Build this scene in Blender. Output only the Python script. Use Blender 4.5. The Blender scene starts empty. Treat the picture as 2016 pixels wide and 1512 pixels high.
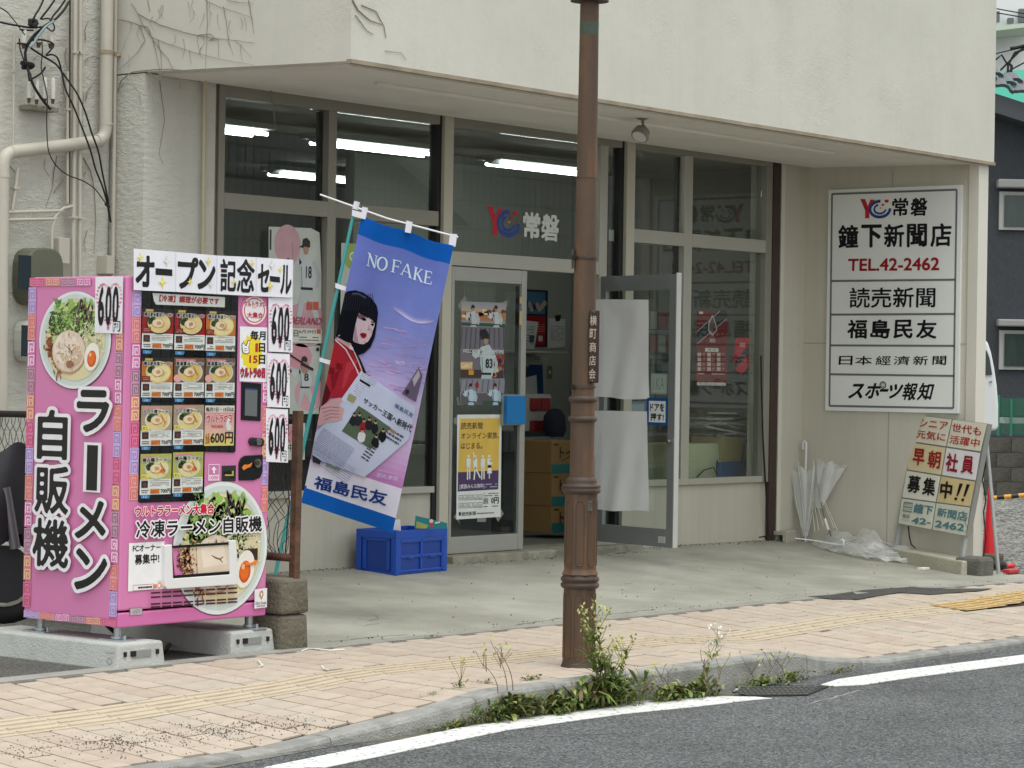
import bpy, bmesh, math, random
import numpy as np
from mathutils import Vector, Matrix
random.seed(7); rng = np.random.default_rng(7)
sc = bpy.context.scene; C = sc.collection
# ------------------------------------------------------------------ camera
TH, PI_, RO, FPX, CAMH = .684915, -.0033157, .0153618, 5178.7, 1.5
fwd = Vector((math.cos(TH)*math.cos(PI_), math.sin(TH)*math.cos(PI_), math.sin(PI_)))
r0 = Vector((math.sin(TH), -math.cos(TH), 0)); u0 = r0.cross(fwd)
rt = r0*math.cos(RO)+u0*math.sin(RO); up = -r0*math.sin(RO)+u0*math.cos(RO)
cd = bpy.data.cameras.new('camera'); cam = bpy.data.objects.new('camera', cd); C.objects.link(cam)
m = Matrix((rt, up, -fwd)).transposed().to_4x4(); m.translation = (0, 0, CAMH); cam.matrix_world = m
cd.sensor_width = 36; cd.lens = 36*FPX/2016; cd.clip_start = .2; cd.clip_end = 2000
sc.camera = cam
# ------------------------------------------------------------------ light: bright overcast
w = bpy.data.worlds.new('World'); sc.world = w; w.use_nodes = True
nt = w.node_tree; bg = nt.nodes['Background']
sky = nt.nodes.new('ShaderNodeTexSky'); sky.sky_type = 'NISHITA'; sky.sun_disc = False
sky.sun_elevation = math.radians(70); sky.sun_rotation = math.radians(215); sky.air_density = 1.0; sky.dust_density = 1
hs = nt.nodes.new('ShaderNodeHueSaturation'); hs.inputs['Saturation'].default_value = .12; hs.inputs['Value'].default_value = 1.0
nt.links.new(sky.outputs[0], hs.inputs['Color'])
ov = nt.nodes.new('ShaderNodeMix'); ov.data_type = 'RGBA'; ov.inputs[0].default_value = .85; ov.inputs[7].default_value = (7.5, 7.85, 7.8, 1)   # even cloud cover over the clear sky
nt.links.new(hs.outputs[0], ov.inputs[6]); nt.links.new(ov.outputs[2], bg.inputs[0]); bg.inputs[1].default_value = .12
sl = bpy.data.lights.new('sun', 'SUN'); sun = bpy.data.objects.new('sun', sl); C.objects.link(sun)
sl.energy = 1.35; sl.angle = math.radians(35); sl.color = (1, .985, .96)
az = math.radians(245); el = math.radians(70)      # direction the light comes from: behind the camera, to its right
sd = Vector((math.cos(az)*math.cos(el), math.sin(az)*math.cos(el), math.sin(el)))
sun.rotation_euler = sd.to_track_quat('Z', 'Y').to_euler()
sc.view_settings.view_transform = 'Standard'; sc.view_settings.look = 'None'; sc.view_settings.gamma = 1
sc.view_settings.exposure = .47
sc.cycles.use_denoising = True; sc.cycles.max_bounces = 8; sc.cycles.transparent_max_bounces = 16
# ------------------------------------------------------------------ surveying helpers
O = Vector((0, 0, CAMH))
def ray(x, y): return fwd*FPX+rt*(x-1008)-up*(y-756)
def onz(x, y, z=0.): d = ray(x, y); return O+d*((z-CAMH)/d.z)
def ony(x, y, Y): d = ray(x, y); return O+d*(Y/d.y)
def onx(x, y, X): d = ray(x, y); return O+d*(X/d.x)
def onp(x, y, a, n): d = ray(x, y); return O+d*((Vector(a)-O).dot(n)/d.dot(n))
def sm(a, b, t): t = max(0, min(1, (t-a)/(b-a))); return t*t*(3-2*t)
def lerp(a, b, t): return a+(b-a)*t
# ------------------------------------------------------------------ materials
def lin(c):
    return tuple((v/12.92 if v <= .04045 else ((v+.055)/1.055)**2.4) for v in [q/255 for q in c[:3]])
MC = {}
def mat(name, rgb, rough=.6, var=.0, vs=4., bump=0., bs=40., metal=0., spec=.5, dark=None, dscale=1.5, dlo=.5, dhi=.7, alpha=None, stretch=None, dpow=1., detail=6, coat=0, streak=0., swirl=0.):
    """rgb in 0-255 sRGB of the material itself; var = patchy value change; dark = second colour mixed in by noise (dirt, stains, rust)"""
    if name in MC: return MC[name]
    M = bpy.data.materials.new(name); M.use_nodes = True; N = M.node_tree.nodes; L = M.node_tree.links
    b = N['Principled BSDF']; c = lin(rgb)
    b.inputs['Base Color'].default_value = (*c, 1); b.inputs['Roughness'].default_value = rough
    b.inputs['Metallic'].default_value = metal; b.inputs['Specular IOR Level'].default_value = spec
    if coat: b.inputs['Coat Weight'].default_value = coat
    tc = N.new('ShaderNodeTexCoord'); vec = tc.outputs['Object']
    if stretch:
        mp = N.new('ShaderNodeMapping'); mp.inputs['Scale'].default_value = stretch; L.new(vec, mp.inputs[0]); vec = mp.outputs[0]
    col = None
    if var:
        n = N.new('ShaderNodeTexNoise'); n.inputs['Scale'].default_value = vs; n.inputs['Detail'].default_value = detail; L.new(vec, n.inputs['Vector'])
        mr = N.new('ShaderNodeMapRange'); mr.inputs[1].default_value = .3; mr.inputs[2].default_value = .7
        mr.inputs[3].default_value = 1-var; mr.inputs[4].default_value = 1+var; L.new(n.outputs[0], mr.inputs[0])
        mx = N.new('ShaderNodeVectorMath'); mx.operation = 'SCALE'; mx.inputs[0].default_value = c; L.new(mr.outputs[0], mx.inputs['Scale']); col = mx.outputs[0]
    if dark:
        n = N.new('ShaderNodeTexNoise'); n.inputs['Scale'].default_value = dscale; n.inputs['Detail'].default_value = 8; n.inputs['Roughness'].default_value = .65; L.new(vec, n.inputs['Vector'])
        mr = N.new('ShaderNodeMapRange'); mr.inputs[1].default_value = dlo; mr.inputs[2].default_value = dhi; mr.inputs[4].default_value = dpow; L.new(n.outputs[0], mr.inputs[0])
        mx = N.new('ShaderNodeMix'); mx.data_type = 'RGBA'; L.new(mr.outputs[0], mx.inputs[0])
        if col: L.new(col, mx.inputs[6])
        else: mx.inputs[6].default_value = (*c, 1)
        mx.inputs[7].default_value = (*lin(dark), 1); col = mx.outputs[2]
    if streak:                                    # faint rain streaks and grime runs
        m3 = N.new('ShaderNodeMapping'); m3.inputs['Scale'].default_value = (5, 5, .35); L.new(tc.outputs['Object'], m3.inputs[0])
        n = N.new('ShaderNodeTexNoise'); n.inputs['Scale'].default_value = 1.6; n.inputs['Detail'].default_value = 9; n.inputs['Roughness'].default_value = .7; L.new(m3.outputs[0], n.inputs['Vector'])
        mr = N.new('ShaderNodeMapRange'); mr.inputs[1].default_value = .45; mr.inputs[2].default_value = .8; mr.inputs[3].default_value = 1; mr.inputs[4].default_value = 1-streak; L.new(n.outputs[0], mr.inputs[0])
        mx = N.new('ShaderNodeVectorMath'); mx.operation = 'SCALE'; L.new(mr.outputs[0], mx.inputs['Scale'])
        if col: L.new(col, mx.inputs[0])
        else: mx.inputs[0].default_value = c
        col = mx.outputs[0]
    if col: L.new(col, b.inputs['Base Color'])
    if swirl:                                     # patches of trowel strokes
        n = N.new('ShaderNodeTexNoise'); n.inputs['Scale'].default_value = 7; n.inputs['Detail'].default_value = 3; n.inputs['Distortion'].default_value = 2.2; L.new(vec, n.inputs['Vector'])
        wv = N.new('ShaderNodeMath'); wv.operation = 'SINE'; w0 = N.new('ShaderNodeMath'); w0.operation = 'MULTIPLY'; w0.inputs[1].default_value = 38; L.new(n.outputs[0], w0.inputs[0]); L.new(w0.outputs[0], wv.inputs[0])
        k = N.new('ShaderNodeTexNoise'); k.inputs['Scale'].default_value = 1.1; k.inputs['Detail'].default_value = 3; L.new(vec, k.inputs['Vector']); mk = N.new('ShaderNodeMapRange'); mk.inputs[1].default_value = .5; mk.inputs[2].default_value = .68; L.new(k.outputs[0], mk.inputs[0])
        mm = N.new('ShaderNodeMath'); mm.operation = 'MULTIPLY'; L.new(wv.outputs[0], mm.inputs[0]); L.new(mk.outputs[0], mm.inputs[1])
        bp = N.new('ShaderNodeBump'); bp.inputs['Strength'].default_value = swirl; bp.inputs['Distance'].default_value = .004; L.new(mm.outputs[0], bp.inputs['Height']); L.new(bp.outputs[0], b.inputs['Normal'])
    if bump:
        n = N.new('ShaderNodeTexNoise'); n.inputs['Scale'].default_value = bs; n.inputs['Detail'].default_value = 5; L.new(vec, n.inputs['Vector'])
        bp = N.new('ShaderNodeBump'); bp.inputs['Strength'].default_value = min(1, bump); bp.inputs['Distance'].default_value = .02; L.new(n.outputs[0], bp.inputs['Height'])
        if b.inputs['Normal'].is_linked: L.new(b.inputs['Normal'].links[0].from_socket, bp.inputs['Normal'])
        L.new(bp.outputs[0], b.inputs['Normal'])
    if alpha is not None: b.inputs['Alpha'].default_value = alpha
    MC[name] = M; return M
def emis(name, rgb, s):
    M = bpy.data.materials.new(name); M.use_nodes = True; b = M.node_tree.nodes['Principled BSDF']
    b.inputs['Base Color'].default_value = (*rgb, 1); b.inputs['Emission Color'].default_value = (*rgb, 1); b.inputs['Emission Strength'].default_value = s; return M
def glassmat(name, tint=(.82, .88, .85), k=2.2, rough=0.0, base=0.0, haze=0.0):
    M = bpy.data.materials.new(name); M.use_nodes = True; N = M.node_tree.nodes; L = M.node_tree.links
    N.remove(N['Principled BSDF']); out = N['Material Output']
    tr = N.new('ShaderNodeBsdfTransparent'); tr.inputs[0].default_value = (*tint, 1)
    g = N.new('ShaderNodeBsdfGlossy'); g.inputs['Roughness'].default_value = rough
    fr = N.new('ShaderNodeFresnel'); ge = N.new('ShaderNodeNewGeometry'); ir = N.new('ShaderNodeMapRange'); ir.inputs[3].default_value = 1.5; ir.inputs[4].default_value = 1/1.5
    L.new(ge.outputs['Backfacing'], ir.inputs[0]); L.new(ir.outputs[0], fr.inputs[0])     # the same reflectance from either side
    mm = N.new('ShaderNodeMath'); mm.operation = 'MULTIPLY_ADD'; mm.inputs[1].default_value = k; mm.inputs[2].default_value = base; L.new(fr.outputs[0], mm.inputs[0]); mm.use_clamp = True
    mx = N.new('ShaderNodeMixShader'); L.new(mm.outputs[0], mx.inputs[0]); L.new(tr.outputs[0], mx.inputs[1]); L.new(g.outputs[0], mx.inputs[2])
    last = mx.outputs[0]
    if haze:
        d = N.new('ShaderNodeBsdfDiffuse'); d.inputs[0].default_value = (.75, .77, .76, 1)
        m2 = N.new('ShaderNodeMixShader'); m2.inputs[0].default_value = haze; L.new(last, m2.inputs[1]); L.new(d.outputs[0], m2.inputs[2]); last = m2.outputs[0]
    L.new(last, out.inputs[0]); return M
def printmat(name, rough=.45, spec=.4, trans=0, bump=0):
    M = bpy.data.materials.new(name); M.use_nodes = True; N = M.node_tree.nodes; L = M.node_tree.links; b = N['Principled BSDF']
    a = N.new('ShaderNodeAttribute'); a.attribute_name = 'Col'
    tc = N.new('ShaderNodeTexCoord'); n = N.new('ShaderNodeTexNoise'); n.inputs['Scale'].default_value = 9; n.inputs['Detail'].default_value = 6; L.new(tc.outputs['Object'], n.inputs['Vector'])
    mr = N.new('ShaderNodeMapRange'); mr.inputs[1].default_value = .3; mr.inputs[2].default_value = .7; mr.inputs[3].default_value = .93; mr.inputs[4].default_value = 1.05; L.new(n.outputs[0], mr.inputs[0])
    mx = N.new('ShaderNodeVectorMath'); mx.operation = 'SCALE'; L.new(a.outputs['Color'], mx.inputs[0]); L.new(mr.outputs[0], mx.inputs['Scale']); L.new(mx.outputs[0], b.inputs['Base Color'])
    b.inputs['Roughness'].default_value = rough; b.inputs['Specular IOR Level'].default_value = spec
    if trans:
        t = N.new('ShaderNodeBsdfTranslucent'); L.new(a.outputs['Color'], t.inputs[0]); ms = N.new('ShaderNodeMixShader'); ms.inputs[0].default_value = trans
        L.new(b.outputs[0], ms.inputs[1]); L.new(t.outputs[0], ms.inputs[2]); L.new(ms.outputs[0], N['Material Output'].inputs[0])
    return M
# ------------------------------------------------------------------ objects
def tag(o, label=None, cat=None, group=None, kind=None):
    if label: o['label'] = label
    if cat: o['category'] = cat
    if group: o['group'] = group
    if kind: o['kind'] = kind
    return o
def thing(name, label, cat, loc=(0, 0, 0), group=None):
    o = bpy.data.objects.new(name, None); o.empty_display_size = .2; C.objects.link(o); o.location = loc
    return tag(o, label, cat, group)
class MB:
    """collects shapes in world coordinates, links them as one mesh object"""
    def __init__(s): s.v = []; s.f = []; s.sm = []
    def add(s, vs, fs, smooth=False):
        n = len(s.v); s.v += [tuple(p) for p in vs]; s.f += [tuple(i+n for i in f) for f in fs]; s.sm += [smooth]*len(fs); return s
    def hexa(s, a, b):
        """a: bottom quad, b: top quad (4 points each, same order)"""
        return s.add(list(a)+list(b), [(3, 2, 1, 0), (4, 5, 6, 7), (0, 1, 5, 4), (1, 2, 6, 5), (2, 3, 7, 6), (3, 0, 4, 7)])
    def box(s, x0, x1, y0, y1, z0, z1):
        q = lambda z: [(x0, y0, z), (x1, y0, z), (x1, y1, z), (x0, y1, z)]
        return s.hexa(q(z0), q(z1))
    def obox(s, c, ax, ay, az, hx, hy, hz):
        c = Vector(c); q = lambda k: [c+ax*(sx*hx)+ay*(sy*hy)+az*(k*hz) for sx, sy in ((-1, -1), (1, -1), (1, 1), (-1, 1))]
        return s.hexa(q(-1), q(1))
    def quadbox(s, q, n, t):
        """four corners of a face, extruded by t along n"""
        n = Vector(n); q = [Vector(p) for p in q]; return s.hexa([p for p in q], [p+n*t for p in q])
    def prism(s, poly, d):
        d = Vector(d); k = len(poly); P = [Vector(p) for p in poly]
        return s.add(P+[p+d for p in P], [tuple(range(k))[::-1], tuple(range(k, 2*k))]+[(i, (i+1) % k, (i+1) % k+k, i+k) for i in range(k)])
    def tube(s, pts, r, n=8, cap=True, smooth=True):
        P = [Vector(p) for p in pts]; rr = r if isinstance(r, (list, tuple)) else [r]*len(P); rings = []; prev = None
        for i, p in enumerate(P):
            t = (P[min(i+1, len(P)-1)]-P[max(i-1, 0)])
            if t.length < 1e-9: t = Vector((0, 0, 1))
            t.normalize()
            if prev is None: a = t.orthogonal().normalized()
            else:
                a = prev-t*prev.dot(t)
                a = a.normalized() if a.length > 1e-6 else t.orthogonal().normalized()
            prev = a; b = t.cross(a)
            rings.append([p+(a*math.cos(2*math.pi*k/n)+b*math.sin(2*math.pi*k/n))*rr[i] for k in range(n)])
        vs = [q for g in rings for q in g]; fs = []
        for i in range(len(P)-1):
            for k in range(n):
                fs.append((i*n+k, i*n+(k+1) % n, (i+1)*n+(k+1) % n, (i+1)*n+k))
        s.add(vs, fs, smooth)
        if cap: s.add(rings[0], [tuple(range(n))[::-1]]); s.add(rings[-1], [tuple(range(n))])
        return s
    def lathe(s, prof, axis=lambda z: (0, 0), n=24, smooth=True, rot=0., cap=True):
        """prof: (radius, z); axis(z) gives the centre"""
        rings = []
        for r, z in prof:
            cx, cy = axis(z); rings.append([(cx+r*math.cos(rot+2*math.pi*k/n), cy+r*math.sin(rot+2*math.pi*k/n), z) for k in range(n)])
        fs = []
        for i in range(len(prof)-1):
            for k in range(n): fs.append((i*n+k, i*n+(k+1) % n, (i+1)*n+(k+1) % n, (i+1)*n+k))
        s.add([q for g in rings for q in g], fs, smooth)
        if cap: s.add(rings[0], [tuple(range(n))[::-1]]); s.add(rings[-1], [tuple(range(n))])
        return s
    def grid(s, fn, nu, nv, smooth=True):
        vs = [fn(i/nu, j/nv) for j in range(nv+1) for i in range(nu+1)]
        return s.add(vs, [(j*(nu+1)+i, j*(nu+1)+i+1, (j+1)*(nu+1)+i+1, (j+1)*(nu+1)+i) for j in range(nv) for i in range(nu)], smooth)
    def build(s, name, material, parent=None, bevel=0., kind=None, label=None, fix=True):
        me = bpy.data.meshes.new(name); v = s.v; base = Vector((0, 0, 0))
        if v:
            a = np.array(v); base = Vector(((a[:, 0].min()+a[:, 0].max())/2, (a[:, 1].min()+a[:, 1].max())/2, a[:, 2].min()))
        ploc = Vector((0, 0, 0)); q = parent
        while q is not None: ploc += q.location; q = q.parent
        me.from_pydata([(p[0]-base.x, p[1]-base.y, p[2]-base.z) for p in v], [], s.f)
        me.polygons.foreach_set('use_smooth', s.sm)
        if fix:
            bm = bmesh.new(); bm.from_mesh(me); bmesh.ops.recalc_face_normals(bm, faces=bm.faces); bm.to_mesh(me); bm.free()
        me.materials.append(material)
        o = bpy.data.objects.new(name, me); C.objects.link(o); o.location = base-ploc; o.parent = parent
        if bevel:
            b = o.modifiers.new('bevel', 'BEVEL'); b.width = bevel; b.segments = 2; b.limit_method = 'ANGLE'; b.angle_limit = math.radians(40)
        if kind: o['kind'] = kind
        if label: o['label'] = label
        return o
# ------------------------------------------------------------------ lettering: glyph outlines -> bold masks -> contour meshes
GC = {}
def glyphs(s, bold=0., res=44):
    """s as flat polygons in em units (y up); bold = stroke growth in em"""
    key = (s, bold, res)
    if key in GC: return GC[key]
    c = bpy.data.curves.new('t', 'FONT'); c.body = s; c.size = 1; c.resolution_u = 3
    ob = bpy.data.objects.new('t', c); C.objects.link(ob)
    me = bpy.data.meshes.new_from_object(ob.evaluated_get(bpy.context.evaluated_depsgraph_get())); bpy.data.objects.remove(ob); bpy.data.curves.remove(c)
    me.calc_loop_triangles()
    V = np.array([v.co[:2] for v in me.vertices]).reshape(-1, 2); T = np.array([t.vertices[:] for t in me.loop_triangles]).reshape(-1, 3); bpy.data.meshes.remove(me)
    if bold <= 0:
        r = (V, [tuple(int(q) for q in t) for t in T]); GC[key] = r; return r
    R = res*2; pad = int(bold*R)+4
    mn = V.min(0)-pad/R; W = int((V[:, 0].max()-mn[0])*R)+pad+1; Hh = int((V[:, 1].max()-mn[1])*R)+pad+1
    W += W % 2; Hh += Hh % 2
    M = np.zeros((Hh, W), bool); G = (V-mn)*R
    for t in T:
        a, b, d = G[t]; x0, y0 = np.floor(np.minimum(np.minimum(a, b), d)).astype(int); x1, y1 = np.ceil(np.maximum(np.maximum(a, b), d)).astype(int)+1
        X, Y = np.meshgrid(np.arange(x0, x1)+.5, np.arange(y0, y1)+.5)
        e = lambda p, q: (q[0]-p[0])*(Y-p[1])-(q[1]-p[1])*(X-p[0])
        e1, e2, e3 = e(a, b), e(b, d), e(d, a)
        ins = ((e1 >= -.01) & (e2 >= -.01) & (e3 >= -.01)) | ((e1 <= .01) & (e2 <= .01) & (e3 <= .01))
        M[y0:y1, x0:x1] |= ins
    rad = bold*R; k = int(math.ceil(rad)); D = M.copy()
    for dy in range(-k, k+1):
        for dx in range(-k, k+1):
            if 0 < dx*dx+dy*dy <= rad*rad+.3:
                D[max(0, dy):Hh+min(0, dy), max(0, dx):W+min(0, dx)] |= M[max(0, -dy):Hh+min(0, -dy), max(0, -dx):W+min(0, -dx)]
    f = D.astype(float); f = (f+np.roll(f, 1, 0)+np.roll(f, -1, 0)+np.roll(f, 1, 1)+np.roll(f, -1, 1))/5
    f = f.reshape(Hh//2, 2, W//2, 2).mean((1, 3)); f[0] = f[-1] = 0; f[:, 0] = f[:, -1] = 0
    h, w_ = f.shape; ins = f > .5; vs = []; fs = []; idx = {}
    def vert(x, y):
        kk = (round(x, 3), round(y, 3))
        if kk not in idx: idx[kk] = len(vs); vs.append((mn[0]+(x+.5)*2/R, mn[1]+(y+.5)*2/R))
        return idx[kk]
    full = ins[:-1, :-1] & ins[1:, :-1] & ins[:-1, 1:] & ins[1:, 1:]; anyc = ins[:-1, :-1] | ins[1:, :-1] | ins[:-1, 1:] | ins[1:, 1:]
    for y in range(h-1):
        x = 0; row = full[y]
        while x < w_-1:
            if row[x]:
                x1 = x
                while x1 < w_-1 and row[x1]: x1 += 1
                fs.append((vert(x, y), vert(x1, y), vert(x1, y+1), vert(x, y+1))); x = x1
            else: x += 1
    ys, xs = np.nonzero(anyc & ~full)
    for y, x in zip(ys, xs):
        cs = [(x, y), (x+1, y), (x+1, y+1), (x, y+1)]; vals = [f[q[1], q[0]] for q in cs]; poly = []
        for i in range(4):
            a, b = cs[i], cs[(i+1) % 4]; va, vb = vals[i], vals[(i+1) % 4]
            if va > .5: poly.append(vert(*a))
            if (va > .5) != (vb > .5):
                t = (.5-va)/(vb-va); poly.append(vert(a[0]+(b[0]-a[0])*t, a[1]+(b[1]-a[1])*t))
        poly = [q for i, q in enumerate(poly) if q != poly[i-1]]
        if len(poly) > 2: fs.append(tuple(poly))
    r = (np.array(vs), fs); GC[key] = r; return r
# ------------------------------------------------------------------ flat print on a plane (posters, signs, cards)
class Art:
    def __init__(s, o, U, V, N, dz=.0004):
        s.o = Vector(o); s.U = Vector(U).normalized(); s.V = Vector(V).normalized(); s.N = Vector(N).normalized(); s.dz = dz
        s.v = []; s.f = []; s.c = []; s.deform = None
        s.px = Fr(s, s.uvpx)
    def uvpx(s, x, y):
        p = onp(x, y, s.o, s.N)-s.o
        # U and V need not be exactly orthogonal
        a = s.U.dot(s.V); pu, pv = p.dot(s.U), p.dot(s.V); return ((pu-a*pv)/(1-a*a), (pv-a*pu)/(1-a*a))
    def crop(s, ox, oy, k): return Fr(s, lambda x, y: s.uvpx(ox+x/k, oy+y/k))
    def add(s, uv, faces, col, L):
        n = len(s.v); s.v += [(u, v, L) for u, v in uv]; s.f += [tuple(i+n for i in f) for f in faces]
        s.c += [lin(col)]*len(faces)
    def build(s, name, material, parent=None, label=None, bis=None):
        if bis:
            bm = bmesh.new(); lay = bm.faces.layers.int.new('ci'); vv = [bm.verts.new(p) for p in s.v]
            cols = list(s.c)
            for i, f in enumerate(s.f):
                try: bf = bm.faces.new([vv[k] for k in f]); bf[lay] = i
                except ValueError: pass
            for ax, vals in bis:
                for t in vals:
                    no = (1, 0, 0) if ax == 0 else (0, 1, 0); co = (t, 0, 0) if ax == 0 else (0, t, 0)
                    bmesh.ops.bisect_plane(bm, geom=bm.verts[:]+bm.edges[:]+bm.faces[:], plane_co=co, plane_no=no, dist=1e-6)
            bm.verts.index_update(); s.v = [tuple(v.co) for v in bm.verts]; s.f = [tuple(v.index for v in f.verts) for f in bm.faces]; s.c = [cols[f[lay]] for f in bm.faces]; bm.free()
        ploc = Vector((0, 0, 0)); q = parent
        while q is not None: ploc += q.location; q = q.parent
        me = bpy.data.meshes.new(name); D = s.deform
        P = [s.U*u+s.V*v+s.N*(L*s.dz)+(D(u, v) if D else Vector((0, 0, 0))) for u, v, L in s.v]
        me.from_pydata([tuple(p) for p in P], [], s.f)
        at = me.attributes.new('Col', 'FLOAT_COLOR', 'FACE')
        arr = np.ones((len(s.f), 4)); 
        if len(s.f): arr[:, :3] = np.array(s.c)
        at.data.foreach_set('color', arr.ravel())
        me.materials.append(material); o = bpy.data.objects.new(name, me); C.objects.link(o); o.location = s.o-ploc; o.parent = parent
        if D:
            me.polygons.foreach_set('use_smooth', [True]*len(me.polygons))
        if label: o['label'] = label
        return o
class Fr:
    def __init__(s, A, m): s.A = A; s.m = m
    def sub(s, x0, y0, x1, y1):
        a = s.m(x0, y0); b = s.m(x1, y1)
        return Fr(s.A, lambda x, y: (a[0]+(b[0]-a[0])*x, a[1]+(b[1]-a[1])*y))
    def poly(s, pts, col, L=1): s.A.add([s.m(*p) for p in pts], [tuple(range(len(pts)))], col, L)
    def rect(s, x0, y0, x1, y1, col, L=1):
        a = s.m(x0, y0); b = s.m(x1, y1); s.A.add([(a[0], a[1]), (b[0], a[1]), (b[0], b[1]), (a[0], b[1])], [(0, 1, 2, 3)], col, L)
    def frame(s, x0, y0, x1, y1, t, col, L=1):
        a = s.m(x0, y0); b = s.m(x1, y1); u0, v0, u1, v1 = a[0], a[1], b[0], b[1]
        o = [(u0, v0), (u1, v0), (u1, v1), (u0, v1)]; i = [(u0+t, v0+t), (u1-t, v0+t), (u1-t, v1-t), (u0+t, v1-t)]
        s.A.add(o+i, [(0, 1, 5, 4), (1, 2, 6, 5), (2, 3, 7, 6), (3, 0, 4, 7)], col, L)
    def grad(s, x0, y0, x1, y1, c0, c1, L=1, n=16, stops=None):
        a = s.m(x0, y0); b = s.m(x1, y1)
        for i in range(n):
            t0, t1 = i/n, (i+1)/n; t = (i+.5)/n; v0, v1 = a[1]+(b[1]-a[1])*t0, a[1]+(b[1]-a[1])*t1
            if stops:
                for (ta, ca), (tb, cb) in zip(stops, stops[1:]):
                    if ta <= t <= tb: col = [ca[k]+(cb[k]-ca[k])*(t-ta)/(tb-ta) for k in range(3)]; break
            else: col = [c0[k]+(c1[k]-c0[k])*t for k in range(3)]
            s.A.add([(a[0], v0), (b[0], v0), (b[0], v1), (a[0], v1)], [(0, 1, 2, 3)], col, L)
    def ell(s, cx, cy, rx, ry, col, L=1, n=28, jit=0., a0=0, seed=None):
        c = s.m(cx, cy); e = s.m(cx+rx, cy); g = s.m(cx, cy+ry); R = abs(e[0]-c[0]); Q = abs(g[1]-c[1]); pts = []
        for k in range(n):
            t = 2*math.pi*k/n; j = 1+(random.random()*2-1)*jit; x, y = R*math.cos(t)*j, Q*math.sin(t)*j
            pts.append((c[0]+x*math.cos(a0)-y*math.sin(a0), c[1]+x*math.sin(a0)+y*math.cos(a0)))
        s.A.add(pts, [tuple(range(n))], col, L)
    def ring(s, cx, cy, rx, ry, wd, col, L=1, n=32):
        c = s.m(cx, cy); e = s.m(cx+rx, cy); g = s.m(cx, cy+ry); R = abs(e[0]-c[0]); Q = abs(g[1]-c[1]); vs = []
        for k in range(n):
            t = 2*math.pi*k/n; vs += [(c[0]+R*math.cos(t), c[1]+Q*math.sin(t)), (c[0]+R*(1-wd)*math.cos(t), c[1]+Q*(1-wd)*math.sin(t))]
        s.A.add(vs, [(2*k, (2*k+2) % (2*n), (2*k+3) % (2*n), 2*k+1) for k in range(n)], col, L)
    def stroke(s, pts, w, col, L=1):
        """w: width in metres, or a list of widths"""
        P = [Vector(s.m(*p)) for p in pts]; W = w if isinstance(w, (list, tuple)) else [w]*len(P); vs = []
        for i, p in enumerate(P):
            t = (P[min(i+1, len(P)-1)]-P[max(0, i-1)])
            if t.length < 1e-9: t = Vector((1, 0))
            t.normalize(); n = Vector((-t.y, t.x))*W[i]/2; vs += [tuple(p+n), tuple(p-n)]
        s.A.add(vs, [(2*i, 2*i+2, 2*i+3, 2*i+1) for i in range(len(P)-1)], col, L)
    def text(s, st, x0, y0, x1, y1, col=(15, 15, 18), L=2, bold=.02, skew=0., out=None, ocol=(245, 245, 245), res=44, quad=None):
        V, F = glyphs(st, bold, res); mn = V.min(0); mx = V.max(0)
        if quad: q = [s.m(*p) for p in quad]
        else:
            a = s.m(x0, y0); b = s.m(x1, y1); q = [(a[0], a[1]), (b[0], a[1]), (b[0], b[1]), (a[0], b[1])]
        def put(V, F, col, L):
            T = (V-mn)/(mx-mn); uv = []
            for tx, ty in T:
                ty = 1-ty; x = (1-ty)*((1-tx)*q[0][0]+tx*q[1][0])+ty*((1-tx)*q[3][0]+tx*q[2][0]); y = (1-ty)*((1-tx)*q[0][1]+tx*q[1][1])+ty*((1-tx)*q[3][1]+tx*q[2][1])
                uv.append((x+skew*(1-ty)*abs(q[3][1]-q[0][1]), y))
            s.A.add(uv, F, col, L)
        put(V, F, col, L)
        if out:
            V2, F2 = glyphs(st, bold+out, res); put(V2, F2, ocol, L-1)
    def lines(s, x0, y0, x1, y1, n, col, L=2, t=.35, vert=False, gap=.12):
        F = s.sub(x0, y0, x1, y1)
        for i in range(n):
            p = 0.
            while p < 1:
                q = min(1, p+random.uniform(.06, .3)); a, b = (i+.5-t/2)/n, (i+.5+t/2)/n
                if random.random() > gap: (F.rect(a, p, b, q-.02, col, L) if vert else F.rect(p, a, q-.015, b, col, L))
                p = q
def yplane(x, y, Y): return Art(ony(x, y, Y), (1, 0, 0), (0, 0, -1), (0, -1, 0))
def xplane(x, y, X): return Art(onx(x, y, X), (0, -1, 0), (0, 0, -1), (-1, 0, 0))
PRINT = printmat('printed_paper'); GLOSS = printmat('printed_film', .3, .5); CLOTH = printmat('printed_cloth', .8, .1, trans=.25); BOARD = printmat('painted_board', .5, .3)
def translucent(M, f):
    N = M.node_tree.nodes; L = M.node_tree.links; b = N['Principled BSDF']; t = N.new('ShaderNodeBsdfTranslucent'); t.inputs[0].default_value = b.inputs['Base Color'].default_value; ms = N.new('ShaderNodeMixShader'); ms.inputs[0].default_value = f
    L.new(b.outputs[0], ms.inputs[1]); L.new(t.outputs[0], ms.inputs[2]); L.new(ms.outputs[0], N['Material Output'].inputs[0]); return M
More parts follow.
